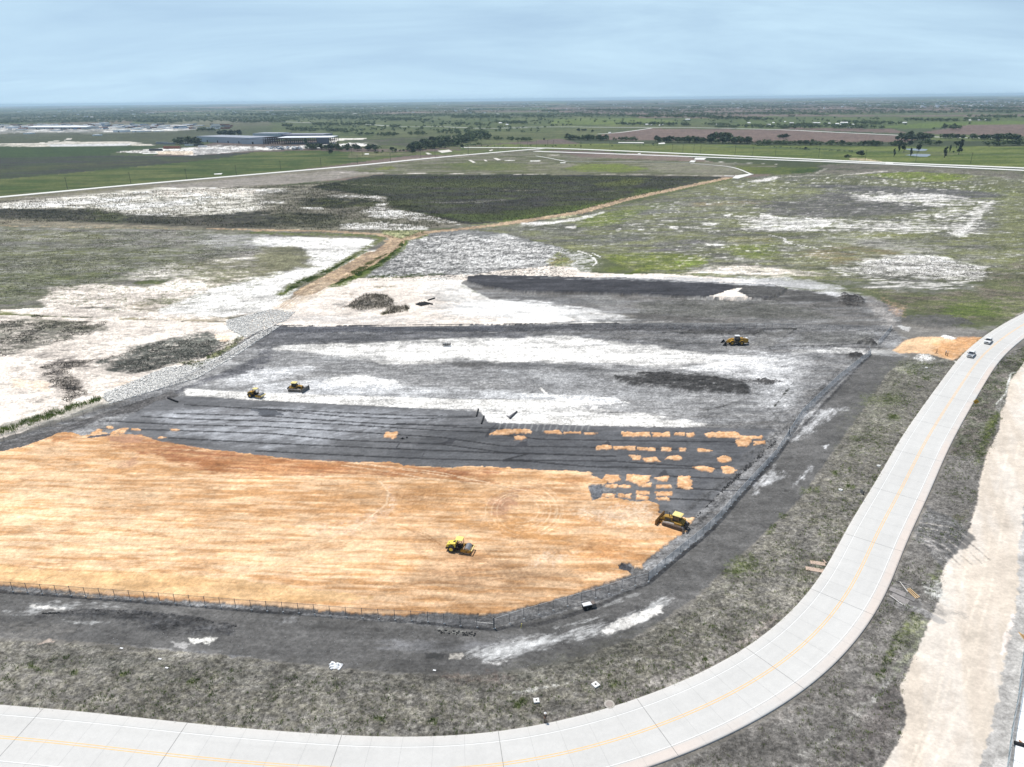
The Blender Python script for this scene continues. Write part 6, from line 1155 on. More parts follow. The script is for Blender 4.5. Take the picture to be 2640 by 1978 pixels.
PLY = mat('plywood', (.50, .38, .30), .8, var=.08, scale=3); WP2 = mat('weathered_plywood', (.27, .25, .24), .85, var=.15, scale=2)
def board(p0, p1, w, m, label, z=.06, name='plywood_sheet', cat='board', th=.04):
    a = Vector(at(*p0)); b = Vector(at(*p1)); d = b-a; c = (a+b)/2; o = MB().box((0, 0, 0), (d.length, w, th)).build(name, m); o.location = (c.x, c.y, z); o.rotation_euler = (0, .02, math.atan2(d.y, d.x)); return tag(o, label, cat)
board(z2('34', 470, 1262), z2('34', 592, 1278), 1.2, PLY, "upper plywood sheet lying by the inner road edge"); board(z2('34', 432, 1312), z2('34', 582, 1335), 1.25, PLY, "lower plywood sheet lying by the inner road edge")
board(z2('34', 575, 1245), z2('34', 600, 1272), .25, PLY, "narrow plank leaning across the upper plywood sheet", .12, 'plank')
board(z2('34', 1118, 1478), z2('34', 1243, 1530), 1.5, WP2, "grey weathered sheet nearest the outer road edge", .1); board(z2('34', 1130, 1530), z2('34', 1270, 1590), 1.7, WP2, "lower grey weathered sheet in the right hand pile", .06); board(z2('34', 1225, 1528), z2('34', 1322, 1570), 1.2, mat('dark_board', (.19, .18, .175), .85, var=.15), "darker grey sheet at the right end of the sheets pile", .05)
LM = mat('fresh_lumber', (.70, .48, .26), .8, var=.1); PW = mat('pale_lath', (.62, .58, .54), .8, var=.1)
for i, (a, b, m, l) in enumerate((((1170, 1418), (1290, 1458), WP2, "long grey timber above the grey sheets"), ((1198, 1425), (1262, 1505), PW, "white bent lath beside the grey sheets"), ((1258, 1492), (1330, 1560), LM, "lowest fresh yellow stud in the lumber bundle"), ((1262, 1482), (1345, 1558), LM, "middle fresh yellow stud in the lumber bundle"), ((1275, 1480), (1358, 1552), LM, "upper fresh yellow stud in the lumber bundle"), ((1112, 1535), (1218, 1612), PW, "thin white lath below the grey sheets"))):
    board(z2('34', *a), z2('34', *b), .14, m, l, .1+.02*i, 'timber', 'timber', .1)
for i, (x, y, rc_, w) in enumerate(((1300, 775, '41', 'flat white scrap on the weeds, upper of two at left'), (1355, 848, '41', 'thin white strip on the weeds, lower of two at left'), (1450, 868, '42', 'tiny white scrap on the verge right of the tarpaulin'), (987, 688, '41', 'small white scrap near the upper left weeds'), (1000, 160, '44', None))):
    if w: board(z2(rc_, x-10, y+2), z2(rc_, x+14, y+6), .25, TARP, w, .1, 'scrap', 'scrap', .03)
# bottom right corner: slab under construction
WS = mat('new_slab', (.82, .83, .83), .7, var=.02)
slab('concrete_slab', "o: 2638,1775 2700,1760 2760,2150 2600,2150 2611,1978 2622,1880", .35, WS, .35)
t = MB()
for k, (a, b) in enumerate((((2612, 1921), (2650, 1932)), )): p, q = at(*a), at(*b); t.cyl((p[0], p[1], .5), (q[0], q[1], .6), .28, n=8)
tag(t.build('steel_beam', BLK), "black beam lying across the white slab at the bottom right corner", 'beam')
t = MB()
for a, b in (((2618, 1836), (2650, 1842)), ((2613, 1880), (2650, 1892)), ((2606, 1962), (2640, 1976)), ((2628, 1800), (2660, 1806))): p, q = at(*a), at(*b); t.cyl((p[0], p[1], .362), (q[0], q[1], .362), .03, n=4)
tag(t.build('slab_joint', JNT), kind='structure')
lump('soil_heap', (2664, 1955), (.7, 2.2, .6), mat('rust_soil', (.36, .17, .08), .95, var=.4, scale=2), "rust brown soil heap at the extreme bottom right corner", 'soil heap', 9, n=3); lump('soil_heap', (2700, 1700), (1.0, 5, .6), mat('tan_soil', (.42, .27, .13), .95, var=.3, scale=1.5), "tan soil heap behind the corner fence above the white slab", 'soil heap', 10, n=3)
# ------------------------------------------------------------------ trees
LEAF = mat('tree_leaves', (.040, .066, .020), .75, var=.25, scale=.35, rand=.22, col2=(.06, .09, .028)); LEAFD = mat('dark_leaves', (.022, .04, .016), .8, var=.25, scale=.35, rand=.2); BARK = mat('bark', (.07, .055, .04), .9)
def crown_arrays(seed, kind=0, n=230):
    r = np.random.RandomState(seed); nl = 9; c = r.normal(size=(nl, 3)); c /= np.linalg.norm(c, axis=1)[:, None]; c *= r.uniform(.25, .62, (nl, 1)); c[:, 2] *= .75
    rad = r.uniform(.26, .46, nl)
    if kind == 1: c[:, :2] *= .55; c[:, 2] = np.linspace(-.75, .8, nl); rad = .34*(1.15-np.abs(np.linspace(-.75, .8, nl)))
    k = r.randint(0, nl, n); d = r.normal(size=(n, 3)); d /= np.linalg.norm(d, axis=1)[:, None]; p = c[k]+d*(rad[k]*r.uniform(.6, 1.08, n))[:, None]
    s = r.uniform(.09, .19, n); a = r.normal(size=(n, 3))+d*.8; a /= np.linalg.norm(a, axis=1)[:, None]; u = np.cross(a, r.normal(size=(n, 3))); u /= np.linalg.norm(u, axis=1)[:, None]; w = np.cross(a, u)
    V = np.stack([p-u*s[:, None]*1.2, p+w*s[:, None], p+u*s[:, None], p-w*s[:, None]*1.1], 1).reshape(-1, 3); Fq = np.arange(n*4).reshape(-1, 4); return V, Fq
CR = [crown_arrays(i, 0) for i in range(5)]+[crown_arrays(9, 1), crown_arrays(10, 1)]; CL = [crown_arrays(20+i, 0, 60) for i in range(4)]
_tm = {}
def tree(px_, h, w, label, group, k=0, dark=False, name='tree', cat='tree', bush=False):
    x, y = px_ if isinstance(px_, tuple) and len(px_) == 2 and abs(px_[0]) > 1e9 else px_
    t = thing(name, (x, y, 0), rnd.uniform(0, 6.28), label, cat, group); key = (k, dark)
    if key not in _tm:
        o = np_mesh('crown', CR[k][0], CR[k][1], LEAFD if dark else LEAF); tr = MB().cyl((0, 0, 0), (0, 0, .45), .035, .022, n=6)
        for q in range(4): a = q*1.7; tr.cyl((0, 0, .28+.05*q), (.22*math.cos(a), .22*math.sin(a), .62), .016, .007, n=5)
        tk = tr.build('trunk', BARK); _tm[key] = (o.data, tk.data); bpy.data.objects.remove(o); bpy.data.objects.remove(tk)
    for nm, me in zip(('crown', 'trunk'), _tm[key]):
        o = bpy.data.objects.new(nm, me); COL.objects.link(o); o.parent = t
        if nm == 'crown': o.scale = (w*.62, w*.62, h*(.46 if not bush else .5)); o.location.z = h*(.60 if not bush else .45)
        else: o.scale = (h, h, h)
    return t
ORD = "first second third fourth fifth sixth seventh eighth ninth tenth eleventh twelfth".split()
def ordw(i): return ORD[i] if i < 12 else "%d%s" % (i+1, {1: 'st', 2: 'nd', 3: 'rd'}.get((i+1) % 10, 'th') if not 10 < (i+1) % 100 < 14 else 'th')
BEL = []  # x0,y0,x1,y1 (photo px), depth m, count, height, description
def belt(x0, y0, x1, y1, dep_, n, h, desc, dark=False): BEL.append((x0, y0, x1, y1, dep_, n, h, desc, dark))
belt(778, 386, 972, 392, 55, 34, 9, 'dense dark belt in front of the steel frame hall')
belt(1046, 392, 1180, 378, 110, 40, 10, 'dark wood left of the far road junction'); belt(1165, 376, 1262, 360, 120, 34, 10, 'dark wood running back from the road junction')
belt(1272, 362, 1372, 366, 60, 18, 8, 'low belt right of the dark wood'); belt(736, 339, 912, 346, 160, 40, 11, 'broad belt behind the grey halls')
belt(913, 349, 945, 350, 60, 7, 9, 'short clump right of the broad belt'); belt(945, 352, 1018, 353, 110, 16, 9, 'scattered clump above the dark field'); belt(1053, 349, 1100, 350, 80, 10, 9, 'clump in the middle green field')
belt(1126, 346, 1246, 350, 160, 24, 9, 'loose copse behind the dark wood'); belt(1461, 361, 1572, 364, 45, 26, 10, 'dark belt left under the brown field'); belt(1576, 363, 1650, 365, 30, 9, 8, 'gappy row under the brown field')
belt(1690, 368, 1946, 372, 40, 46, 11, 'long dark belt under the big brown field'); belt(1839, 364, 1888, 362, 60, 10, 13, 'tall clump on the long dark belt'); belt(1950, 374, 2193, 377, 50, 44, 8, 'low hedge above the green meadow', False); belt(2193, 377, 2361, 378, 35, 26, 8, 'dark hedge left of the ponds')
belt(2350, 369, 2400, 362, 70, 12, 13, 'big clump behind the ponds'); belt(2447, 359, 2491, 361, 40, 8, 11, 'small clump right of the big clump'); belt(2510, 361, 2580, 362, 35, 12, 9, 'thin row at the far right road'); belt(2598, 366, 2660, 367, 60, 10, 12, 'clump at the right picture edge')
belt(2540, 377, 2660, 376, 30, 16, 8, 'hedge at the right edge'); belt(2393, 375, 2436, 377, 40, 6, 9, 'bushes behind the twin trees')
belt(450, 372, 494, 374, 30, 9, 13, 'dark clump left of the long grey hall'); belt(504, 340, 552, 340, 60, 8, 13, 'clump behind the long grey hall'); belt(560, 352, 605, 352, 60, 9, 14, 'tall clump above the long grey hall'); belt(505, 375, 515, 376, 10, 2, 11, 'pair at the left end of the long grey hall')
belt(1852, 331, 1905, 332, 60, 12, 9, 'farm trees left of the farmstead'); belt(1601, 323, 1642, 325, 70, 10, 11, 'left farmstead trees'); belt(1652, 324, 1780, 326, 110, 26, 12, 'farmstead trees along the middle lane'); belt(1820, 324, 1900, 325, 120, 12, 9, 'sparse trees right of the farmstead')
belt(1930, 332, 2060, 334, 180, 26, 10, 'village trees on the left'); belt(2060, 332, 2300, 335, 260, 50, 11, 'village trees'); belt(2206, 321, 2348, 324, 200, 34, 11, 'belt behind the village'); belt(2380, 314, 2490, 315, 160, 26, 11, 'belt right of the village')
belt(2450, 334, 2487, 335, 40, 8, 12, 'lone clump in the right green field'); belt(2002, 358, 2026, 359, 20, 4, 11, 'lone clump in the big brown field')
belt(790, 324, 880, 327, 160, 24, 12, 'belt along the pale country road'); belt(882, 325, 960, 325, 120, 16, 12, 'belt at the bend of the country road'); belt(717, 329, 747, 330, 60, 6, 13, 'round clump left of the country road'); belt(1005, 331, 1026, 331, 30, 4, 12, 'small clump on the country road')
belt(660, 316, 725, 318, 120, 16, 12, 'distant belt at left centre'); belt(584, 316, 656, 319, 160, 22, 13, 'distant wood above the plant'); belt(336, 317, 440, 319, 160, 34, 14, 'distant wood behind the industrial lots'); belt(0, 319, 34, 320, 100, 8, 14, 'distant wood at the left edge')
belt(771, 304, 878, 306, 250, 26, 13, 'far belt'); belt(961, 312, 1100, 314, 160, 30, 12, 'far row'); belt(1164, 305, 1315, 307, 260, 40, 14, 'far wood with white roof'); belt(1351, 303, 1430, 304, 160, 22, 12, 'far hedge'); belt(1401, 289.5, 1442, 290, 260, 12, 15, 'far clump')
belt(1623, 304, 1880, 307, 300, 60, 15, 'far long wood'); belt(1850, 309, 2000, 313, 300, 36, 14, 'far wood right part'); belt(1522, 288, 1730, 290, 500, 50, 17, 'very far wood'); belt(2574, 306, 2660, 306, 200, 18, 13, 'far right wood'); belt(2530, 313, 2600, 313, 160, 14, 11, 'far right hedge'); belt(2555, 282, 2660, 282, 400, 28, 15, 'very far right wood')
belt(1126, 326, 1262, 327, 240, 18, 11, 'sparse trees'); belt(1273, 319, 1360, 322, 200, 22, 11, 'farm trees'); belt(520, 299, 680, 300, 600, 40, 15, 'distant left wood'); belt(0, 309, 330, 312, 500, 60, 12, 'distant left hedges')
belt(1060, 384, 1255, 354, 260, 60, 10, 'big wood behind the junction'); belt(965, 397, 1240, 376, 60, 30, 4, 'low thicket by the road'); belt(560, 318, 1500, 322, 900, 60, 10, 'scattered trees of the middle farmland'); belt(760, 336, 1400, 345, 420, 60, 8, 'scattered bushes of the green middle field'); belt(1450, 318, 2640, 316, 500, 40, 9, 'scattered trees of the right farmland'); belt(0, 316, 700, 318, 500, 50, 11, 'scattered trees left far'); belt(1100, 384, 1700, 378, 60, 16, 3.5, 'low meadow bushes'); belt(1950, 378, 2240, 398, 60, 24, 3, 'low meadow shrubs')
PT_ = []
for bi, (x0, y0, x1, y1, dp, n, h, desc, dk_) in enumerate(BEL):
    a = np.array(at(x0, y0)); b = np.array(at(x1, y1)); n = int(n*2.1); items = []
    for i in range(n):
        u = rnd.random() if n > 4 else (i+.5)/n; c = a+(b-a)*u; c[1] += rnd.uniform(0, dp); c[0] *= 1+0*u; hh = h*rnd.uniform(.75, 1.4); items.append((c[0], c[1], hh, hh*rnd.uniform(.95, 1.6)))
    items.sort(key=lambda q: q[0]/q[1])
    for i, q in enumerate(items): PT_.append((q, desc, i, dk_, q[2]/q[1], len(items)))
SNG = [("14", 1150, 645, 12, .5, 1, "slim dark tree left of the lower pond"), ("14", 1190, 606, 12, .55, 1, "dark tree above left of the ponds"), ("14", 1230, 608, 13, .8, 0, "broad dark tree touching the left end of the upper pond"), ("14", 1285, 641, 12, .6, 1, "pointed tree in front of the lower pond"), ("14", 1352, 606, 14, .75, 0, "large dark tree between the two ponds"), ("14", 1560, 654, 15, .65, 1, "tall ragged tree right of the ponds"), ("14", 1603, 607, 11, .5, 1, "slim tree between the ponds and the twin trees"), ("14", 1634, 616, 4, .9, 0, "tiny round bush right of the ponds"), ("14", 1658, 574, 14, .8, 0, "dark left twin tree near the right edge"), ("14", 1694, 590, 17, .7, 1, "tallest dark right twin tree near the right edge"), ("14", 1676, 628, 13, .7, 0, "dark tree below the twin trees"),
       ("14", 890, 641, 11, 1.4, 0, "round green bush on the meadow by the far road"), ("14", 765, 652, 6, 2.2, 0, "low bush by the far road left of the round bush"), ("14", 425, 588, 6, 1.6, 0, "low bush in the meadow under the hedge"), ("13", 610, 440, 11, 1.3, 0, "left bush tree in the green middle field"), ("13", 648, 438, 9, 1.8, 0, "middle bush tree in the green middle field"), ("13", 715, 452, 10, 1, 0, "right bush tree in the green middle field"), ("13", 325, 516, 7, .8, 0, "small lone tree left of the dark belt"), ("12", 1108, 608, 11, .8, 0, "lone tree right of the front belt"), ("12", 1140, 608, 8, .6, 0, "thin tree beside the lone tree"), ("12", 600, 622, 10, 1.2, 0, "round tree standing in front of the front belt"), ("12", 415, 560, 17, .7, 0, "tall tree in front of the steel frame hall"), ("12", 1275, 614, 9, 1.6, 0, "round bush below the dark wood"), ("12", 1680, 570, 8, 1.2, 0, "bush at the road junction")]
for k_, x, y in (("13", 50, 380), ("13", 80, 380), ("13", 145, 383), ("13", 250, 385), ("13", 292, 382), ("13", 364, 382), ("13", 385, 400), ("13", 425, 400), ("13", 400, 402), ("13", 480, 398), ("13", 510, 398), ("13", 540, 396), ("13", 655, 330), ("13", 690, 322), ("13", 710, 333), ("13", 838, 320), ("13", 912, 388), ("13", 330, 413), ("12", 1370, 405), ("12", 770, 338), ("12", 790, 340), ("12", 1520, 372), ("12", 1365, 378), ("12", 2160, 376), ("12", 2100, 376), ("12", 2050, 384), ("12", 2075, 385), ("12", 350, 367), ("14", 318, 326), ("14", 335, 326), ("14", 300, 326), ("14", 778, 279), ("14", 232, 272), ("14", 286, 272), ("14", 312, 272), ("14", 160, 274), ("14", 1545, 421), ("14", 1470, 426), ("14", 1765, 384), ("14", 1635, 236), ("14", 1168, 261), ("14", 1240, 255)):
    SNG.append((k_, x, y, 11, 1.0, 0, None))
sc_i = 0
for k_, x, y, h, asp, kd, lab in SNG:
    a = at(*z2(k_, x, y)); sc_i += lab is None
    if lab is None: hh = max(8, min(16, a[1]*.0045)); lab2 = None; PT_.append(((a[0], a[1], hh, hh*1.15), 'scattered lone trees of the far fields', sc_i, False, .0050, 40))
    else: tree(a, h, h*asp, lab, None, 5+(h % 2) if kd else int(x) % 5, True, bush=(asp > 1.1))
PT_.sort(key=lambda q: -q[4]); SELF = [p for p in PT_[:262]]; REST = PT_[262:]
cnt = {}
for q, desc, i, dk_, ap, tot in SELF: cnt.setdefault(desc, []).append((q[0]/q[1], q, dk_))
for desc, lst in cnt.items():
    lst.sort(key=lambda e: e[0])
    for i, (_, q, dk_) in enumerate(lst):
        tree((q[0], q[1]), q[2], q[3], "%s tree from left, %s" % (ordw(i), desc), desc, rnd.randrange(5), rnd.random() < .3)
def merged(name, items, m, src=CL, zf=.5, kind='stuff', label=None, cat=None):
    Vs = []; Fs = []; b = 0
    for (x, y, h, w) in items:
        V0, F0 = src[rnd.randrange(len(src))]; a = rnd.uniform(0, 6.28); c, s = math.cos(a), math.sin(a)
        V = np.stack([(V0[:, 0]*c-V0[:, 1]*s)*w*.62+x, (V0[:, 0]*s+V0[:, 1]*c)*w*.62+y, V0[:, 2]*h*.5+h*zf], 1); Vs.append(V); Fs.append(F0+b); b += len(V)
    o = np_mesh(name, np.vstack(Vs), np.vstack(Fs), m); return tag(o, label, cat, kind=kind)
merged('woodland', [q for q, *_ in REST], LEAF, label="far belts of small dark trees scattered over the farmland", cat='woodland')
fb = []
for _ in range(1250):                           # distant belts out to the horizon
    d = 3800*math.exp(rnd.random()*2.0); x = rnd.uniform(-.80, .80)*d; ln = rnd.uniform(80, 700); an = rnd.choice((0, 0, .15, -.2, 1.4)); k = int(ln/26)
    for i in range(k): u = (i/k-.5)*ln; fb.append((x+u*math.cos(an), d+u*math.sin(an)+rnd.uniform(-30, 30), rnd.uniform(9, 17), rnd.uniform(26, 46)))
CT = [crown_arrays(40+i, 0, 26) for i in range(3)]
merged('distant_woodland', fb, LEAF, src=CT, zf=.35, label="hazy dark tree belts reaching to the horizon", cat='woodland')
# ------------------------------------------------------------------ poles and wires
POLE = mat('pole_wood', (.05, .045, .045), .8); poles = []
PLS = [("13", 190, 567), ("13", 262, 575), ("13", 352, 572), ("13", 400, 574), ("13", 623, 580), ("13", 853, 588), ("13", 1102, 603), ("13", 1366, 612), ("13", 1452, 614), ("13", 1541, 617), ("13", 1596, 620), ("13", 1877, 632), ("14", 0, 640), ("14", 185, 640), ("14", 537, 652), ("14", 916, 672), ("14", 1326, 686), ("14", 1773, 700), ("14", 2250, 715)]
PLL = [("11", 550, 908), ("11", 1065, 862), ("11", 1520, 830), ("11", 1925, 797), ("12", 203, 755), ("12", 530, 728), ("12", 827, 708), ("12", 1095, 688), ("12", 1342, 657), ("12", 1458, 654), ("12", 1728, 628), ("12", 1970, 605), ("12", 780, 628), ("12", 866, 640), ("12", 1790, 565), ("12", 1985, 560), ("12", 2132, 582), ("12", 2155, 580)]
pm0 = None
def pole(a, label, h=14.5):
    global pm0
    t = thing('utility_pole', (a[0], a[1], 0), hd(90), label, 'utility pole', 'utility poles along the far roads')
    if pm0 is None: pm0 = (MB().cyl((0, 0, 0), (0, 0, 14.5), .24, .15, n=6).build('shaft', POLE, t).data, MB().box((0, 0, 13.6), (.2, 2.8, .2)).box((0, 0, 12.4), (.18, 2.0, .18)).build('cross_arm', POLE, t).data)
    else:
        for nm, me in zip(('shaft', 'cross_arm'), pm0): o = bpy.data.objects.new(nm, me); COL.objects.link(o); o.parent = t
    t.scale = (1, 1, h/14.5); return a
RP = [pole(at(*z2(*q)), "%s utility pole from the left on the right hand power line" % ordw(i)) for i, q in enumerate(PLS)]
for i, q in enumerate(PLL): pole(at(*z2(*q)), "%s utility pole from the left along the left far road" % ordw(i), 13 if i < 12 else 15)
ch = [RP[i] for i in (3, 4, 5, 6, 7, 10, 11, 13, 14, 15, 16, 17, 18)]; wr = MB()
for z0, oy in ((13.5, -1.2), (13.5, 1.2), (12.3, 0)):
    for a, b in zip(ch, ch[1:]):
        wr.tube([(a[0]+(b[0]-a[0])*u, a[1]+(b[1]-a[1])*u+oy, z0-4.5*4*u*(1-u)*min(1, math.hypot(b[0]-a[0], b[1]-a[1])/260)) for u in np.linspace(0, 1, 9)], .07, 3)
tag(wr.build('power_cable', mat('cable', (.34, .34, .33), .6)), "sagging cables of the right hand power line", 'power line')
# ------------------------------------------------------------------ buildings
GW = mat('grey_panel', (.46, .49, .53), .6, var=.06, scale=.05); GW2 = mat('dark_panel', (.08, .09, .12), .6, var=.06, scale=.05); RW = mat('white_roof', (.80, .82, .84), .5, var=.04, scale=.05); RG = mat('grey_roof', (.30, .32, .36), .6, var=.05, scale=.05); STC = mat('red_oxide_steel', (.06, .035, .035), .7, var=.2); DOOR = mat('door_dark', (.03, .03, .035), .5)
def ext(x0, x1, y): a = at(x0, y); b = at(x1, y); return a, b
def hall(x0, x1, y, yt, depth, label, wm=GW, rm=RG, name='warehouse', cat='warehouse', y1=None, group=None, door=True, gable=0):
    a = Vector((*at(x0, y), 0)); b = Vector((*at(x1, y1 or y), 0)); d = b-a; Lx = d.length; rz = math.atan2(d.y, d.x)
    dist = zc((a.x+b.x)/2, (a.y+b.y)/2); h = (y-yt)*dist/F*1.0/math.cos(PITCH-.05)*.97
    t = thing(name, a, rz, label, cat, group); MB().box((Lx/2, depth/2, h/2), (Lx, depth, h)).build('wall', wm, t)
    if gable: MB().add([(-.5, -.8, h), (Lx+.5, -.8, h), (Lx+.5, depth+.8, h), (-.5, depth+.8, h), (-.5, depth/2, h+gable), (Lx+.5, depth/2, h+gable)], [(0, 1, 5, 4), (2, 3, 4, 5), (0, 4, 3), (1, 2, 5), (0, 3, 2, 1)]).build('roof', rm, t)
    else: MB().box((Lx/2, depth/2, h+.25), (Lx+.8, depth+.8, .45)).build('roof', rm, t)
    if door:
        for k in range(1, max(2, int(Lx/35))): MB().box((k*Lx/max(2, int(Lx/35)), -.06, min(h*.3, 2.4)), (4.2, .1, min(h*.6, 4.8))).build('door', DOOR, t)
    return t
hall(509, 645, 366, 352.5, 70, "long grey panel hall of the plant behind rubble", y1=371.3); hall(623, 681, 371.8, 361, 30, "small grey annex in front of the long grey hall", rm=GW2)
hall(653, 716, 357.5, 345.5, 60, "blue grey hall behind the annex"); hall(706, 730, 355.5, 345, 50, "dark end block of the blue grey hall", wm=GW2); hall(727, 832, 356.5, 347.8, 60, "low grey hall behind the steel frame", wm=mat('grey_panel2', (.2, .2, .26), .6, var=.05, scale=.05), rm=mat('gr2', (.3, .3, .36), .6))
a = Vector((*at(716, 373), 0)); b = Vector((*at(847, 373), 0)); t = thing('steel_frame_hall', a, 0, "unfinished hall of dark steel columns under a flat white roof", 'building site'); Lx = (b-a).length; Hh = 13.5
MB().box((Lx/2, 35, Hh+.4), (Lx, 70, .8)).build('roof', RW, t); co_ = MB()
for i in range(14):
    for j in range(5): co_.box((Lx*i/13, 70*j/4, Hh/2), (.9, .9, Hh))
co_.build('columns', STC, t); be_ = MB()
for j in range(5): be_.box((Lx/2, 70*j/4, Hh-.8), (Lx, .6, 1.4)); be_.box((Lx/2, 70*j/4, Hh*.5), (Lx, .4, .6))
for i in range(14): be_.box((Lx*i/13, 35, Hh-.5), (.4, 70, .9))
be_.build('beams', STC, t); MB().box((Lx*.84, -.3, Hh*.5), (Lx*.22, .4, Hh*.95)).box((Lx*.5, .6, 2), (Lx*.5, .4, 4)).build('wall_panel', GW2, t)
a2 = Vector((*at(680, 373), 0)); t = thing('steel_skeleton', a2, 0, "open grid of dark steel columns left of the white roof", 'building site'); L2 = (a-a2).length-1.5; c2 = MB(); b2 = MB()
for i in range(7):
    for j in range(4): c2.box((L2*i/6, 15*j, 7.2), (.8, .8, 14.4))
for j in range(4):
    for z in (5, 9.5, 14): b2.box((L2/2, 15*j, z), (L2, .5, .7))
for i in range(7): b2.box((L2*i/6, 22, 14), (.4, 45, .6))
c2.build('columns', STC, t); b2.build('beams', STC, t)
hall(73, 223, 333, 328.3, 60, "very long white roofed hall in the industrial area", wm=mat('pale_wall', (.45, .45, .45), .7), rm=RW, gable=4); hall(292, 320, 341, 336.3, 30, "white hall on the lower edge of the industrial lots", wm=RW, rm=RW); hall(340, 360, 341, 338, 25, "small white hall right of the lower white hall", wm=RW, rm=RW)
IND = 0
for (x, y, w, yt) in ((15, 331, 22, 327.5), (55, 329, 14, 326), (228, 321, 22, 319.6), (256, 319.5, 14, 316.4), (243, 322, 12, 320.3), (450, 328, 20, 325.3), (338, 334, 14, 331), (420, 332, 12, 330), (365, 340, 12, 338), (60, 346, 14, 343.5), (395, 339.5, 16, 338), (500, 325, 18, 323.6), (180, 326, 16, 324.5), (285, 328, 18, 326.5), (320, 325, 14, 323.7), (470, 322, 16, 320.9), (380, 327, 12, 325.8), (130, 338, 18, 336.4), (238, 350.5, 10, 348), (110, 324, 20, 322.6), (40, 336, 16, 334)):
    IND += 1; hall(x, x+w, y, yt, 25, "%s hall of the industrial lots counted from the list of small pale sheds" % ordw(IND-1) if 0 else "small pale industrial shed among the far left lots", wm=RW if IND % 3 else GW, rm=RW, name='shed', cat='shed', group='small sheds of the industrial lots', door=False)
HS = [("13", 855, 453, 16), ("13", 1005, 383, 22), ("13", 1155, 386, 30), ("13", 1190, 388, 20), ("13", 1280, 386, 26), ("13", 1265, 391, 14), ("13", 1490, 345, 34), ("13", 1735, 385, 26), ("13", 1640, 245, 24), ("13", 1500, 243, 28), ("13", 950, 280, 20), ("13", 660, 268, 26), ("13", 1990, 372, 24), ("13", 2150, 388, 26), ("13", 20, 385, 18), ("12", 1985, 372, 22), ("12", 1960, 300, 26), ("12", 2045, 372, 14), ("12", 1130, 345, 16), ("12", 800, 296, 26), ("12", 90, 300, 14), ("12", 165, 300, 14), ("12", 1700, 265, 22),
      ("14", 130, 388, 32), ("14", 170, 370, 18), ("14", 245, 402, 16), ("14", 265, 362, 14), ("14", 318, 374, 32), ("14", 410, 388, 34), ("14", 505, 374, 36), ("14", 540, 372, 22), ("14", 625, 375, 16), ("14", 690, 380, 26), ("14", 745, 376, 60), ("14", 780, 392, 26), ("14", 720, 386, 20), ("14", 650, 398, 18), ("14", 820, 385, 20), ("14", 790, 412, 40), ("14", 896, 396, 20), ("14", 1238, 372, 34), ("14", 1850, 350, 30), ("14", 1912, 350, 36), ("14", 1770, 350, 16), ("14", 1770, 233, 30), ("14", 1875, 233, 24), ("14", 1885, 204, 30), ("14", 1470, 187, 18), ("11", 940, 265, 16), ("11", 1070, 270, 18), ("11", 1500, 310, 20), ("11", 1800, 300, 18), ("11", 960, 325, 12), ("11", 1090, 318, 18), ("11", 740, 325, 30), ("11", 215, 272, 14)]
PR = mat('pale_roof', (.62, .62, .62), .6, var=.08, scale=.1, rand=.25); PWL = mat('pale_house_wall', (.5, .48, .44), .8, rand=.2); hc = {}
for k_, x, y, w in HS:
    hc.setdefault(k_, []).append((x, y, w))
RN = {'11': 'far left quarter of the farmland', '12': 'left centre farmland', '13': 'right centre farmland', '14': 'right hand village and farms'}
for k_, lst in hc.items():
    for i, (x, y, w) in enumerate(sorted(lst)):
        p = z2(k_, x-w/2, y+2); q = z2(k_, x+w/2, y+2); hall(p[0], q[0], p[1], p[1]-max(.9, min(3, w*.05)), 14, "%s pale roofed house from the left in the %s" % (ordw(i), RN[k_]), wm=PWL, rm=PR, name='farm_house', cat='house', group='pale houses of the far farms', gable=2.2, door=False)
ft = MB(); r9 = random.Random(5)               # distant towns: white specks near the horizon
for _ in range(520):
    d = 5200*math.exp(r9.random()*1.6); x = r9.choice((r9.uniform(-.8, .8), r9.gauss(.6, .12), r9.gauss(.0, .2), r9.gauss(.62, .1)))*d; s = d/600*r9.uniform(.6, 1.5); ft.box((x, d, 4), (s*r9.uniform(1, 2.2), s, r9.uniform(5, 9)))
tag(ft.build('distant_town', RW), "scattered white buildings of distant towns near the horizon", 'distant town', kind='stuff')
# vehicles, containers and pallets of the plant and the industrial lots
VC = [mat('vehicle_white', (.72, .72, .72), .4), mat('vehicle_dark', (.05, .05, .06), .4), mat('vehicle_blue', (.10, .18, .30), .4), mat('vehicle_grey', (.3, .3, .32), .4), mat('container_rust', (.22, .08, .05), .7)]
vms = []
for m in VC: o = MB().box((0, 0, .85), (5.2, 2.0, .9)).box((-.3, 0, 1.5), (2.6, 1.8, .7), tx=.75, ty=.85).build('parked_car', m); vms.append(o.data); bpy.data.objects.remove(o)
for i in range(90):
    u, v_ = r9.random(), r9.random(); a = at(682+u*92+v_*8, 377.5+v_*8+u*2); o = bpy.data.objects.new('parked_car', vms[r9.choice((0, 0, 0, 1, 1, 2, 3))]); COL.objects.link(o); o.location = (a[0], a[1], 0); o.rotation_euler.z = r9.choice((0, 1.57, .3))+r9.uniform(-.1, .1); tag(o, "tiny parked vehicle on the white lot before the steel frame hall", 'car', 'vehicles parked by the steel frame hall')
cm_ = []
for m in VC: o = MB().box((0, 0, 1.6), (14, 3.4, 3.2)).box((0, 0, .2), (12, 2, .4)).build('trailer', m); cm_.append(o.data); bpy.data.objects.remove(o)
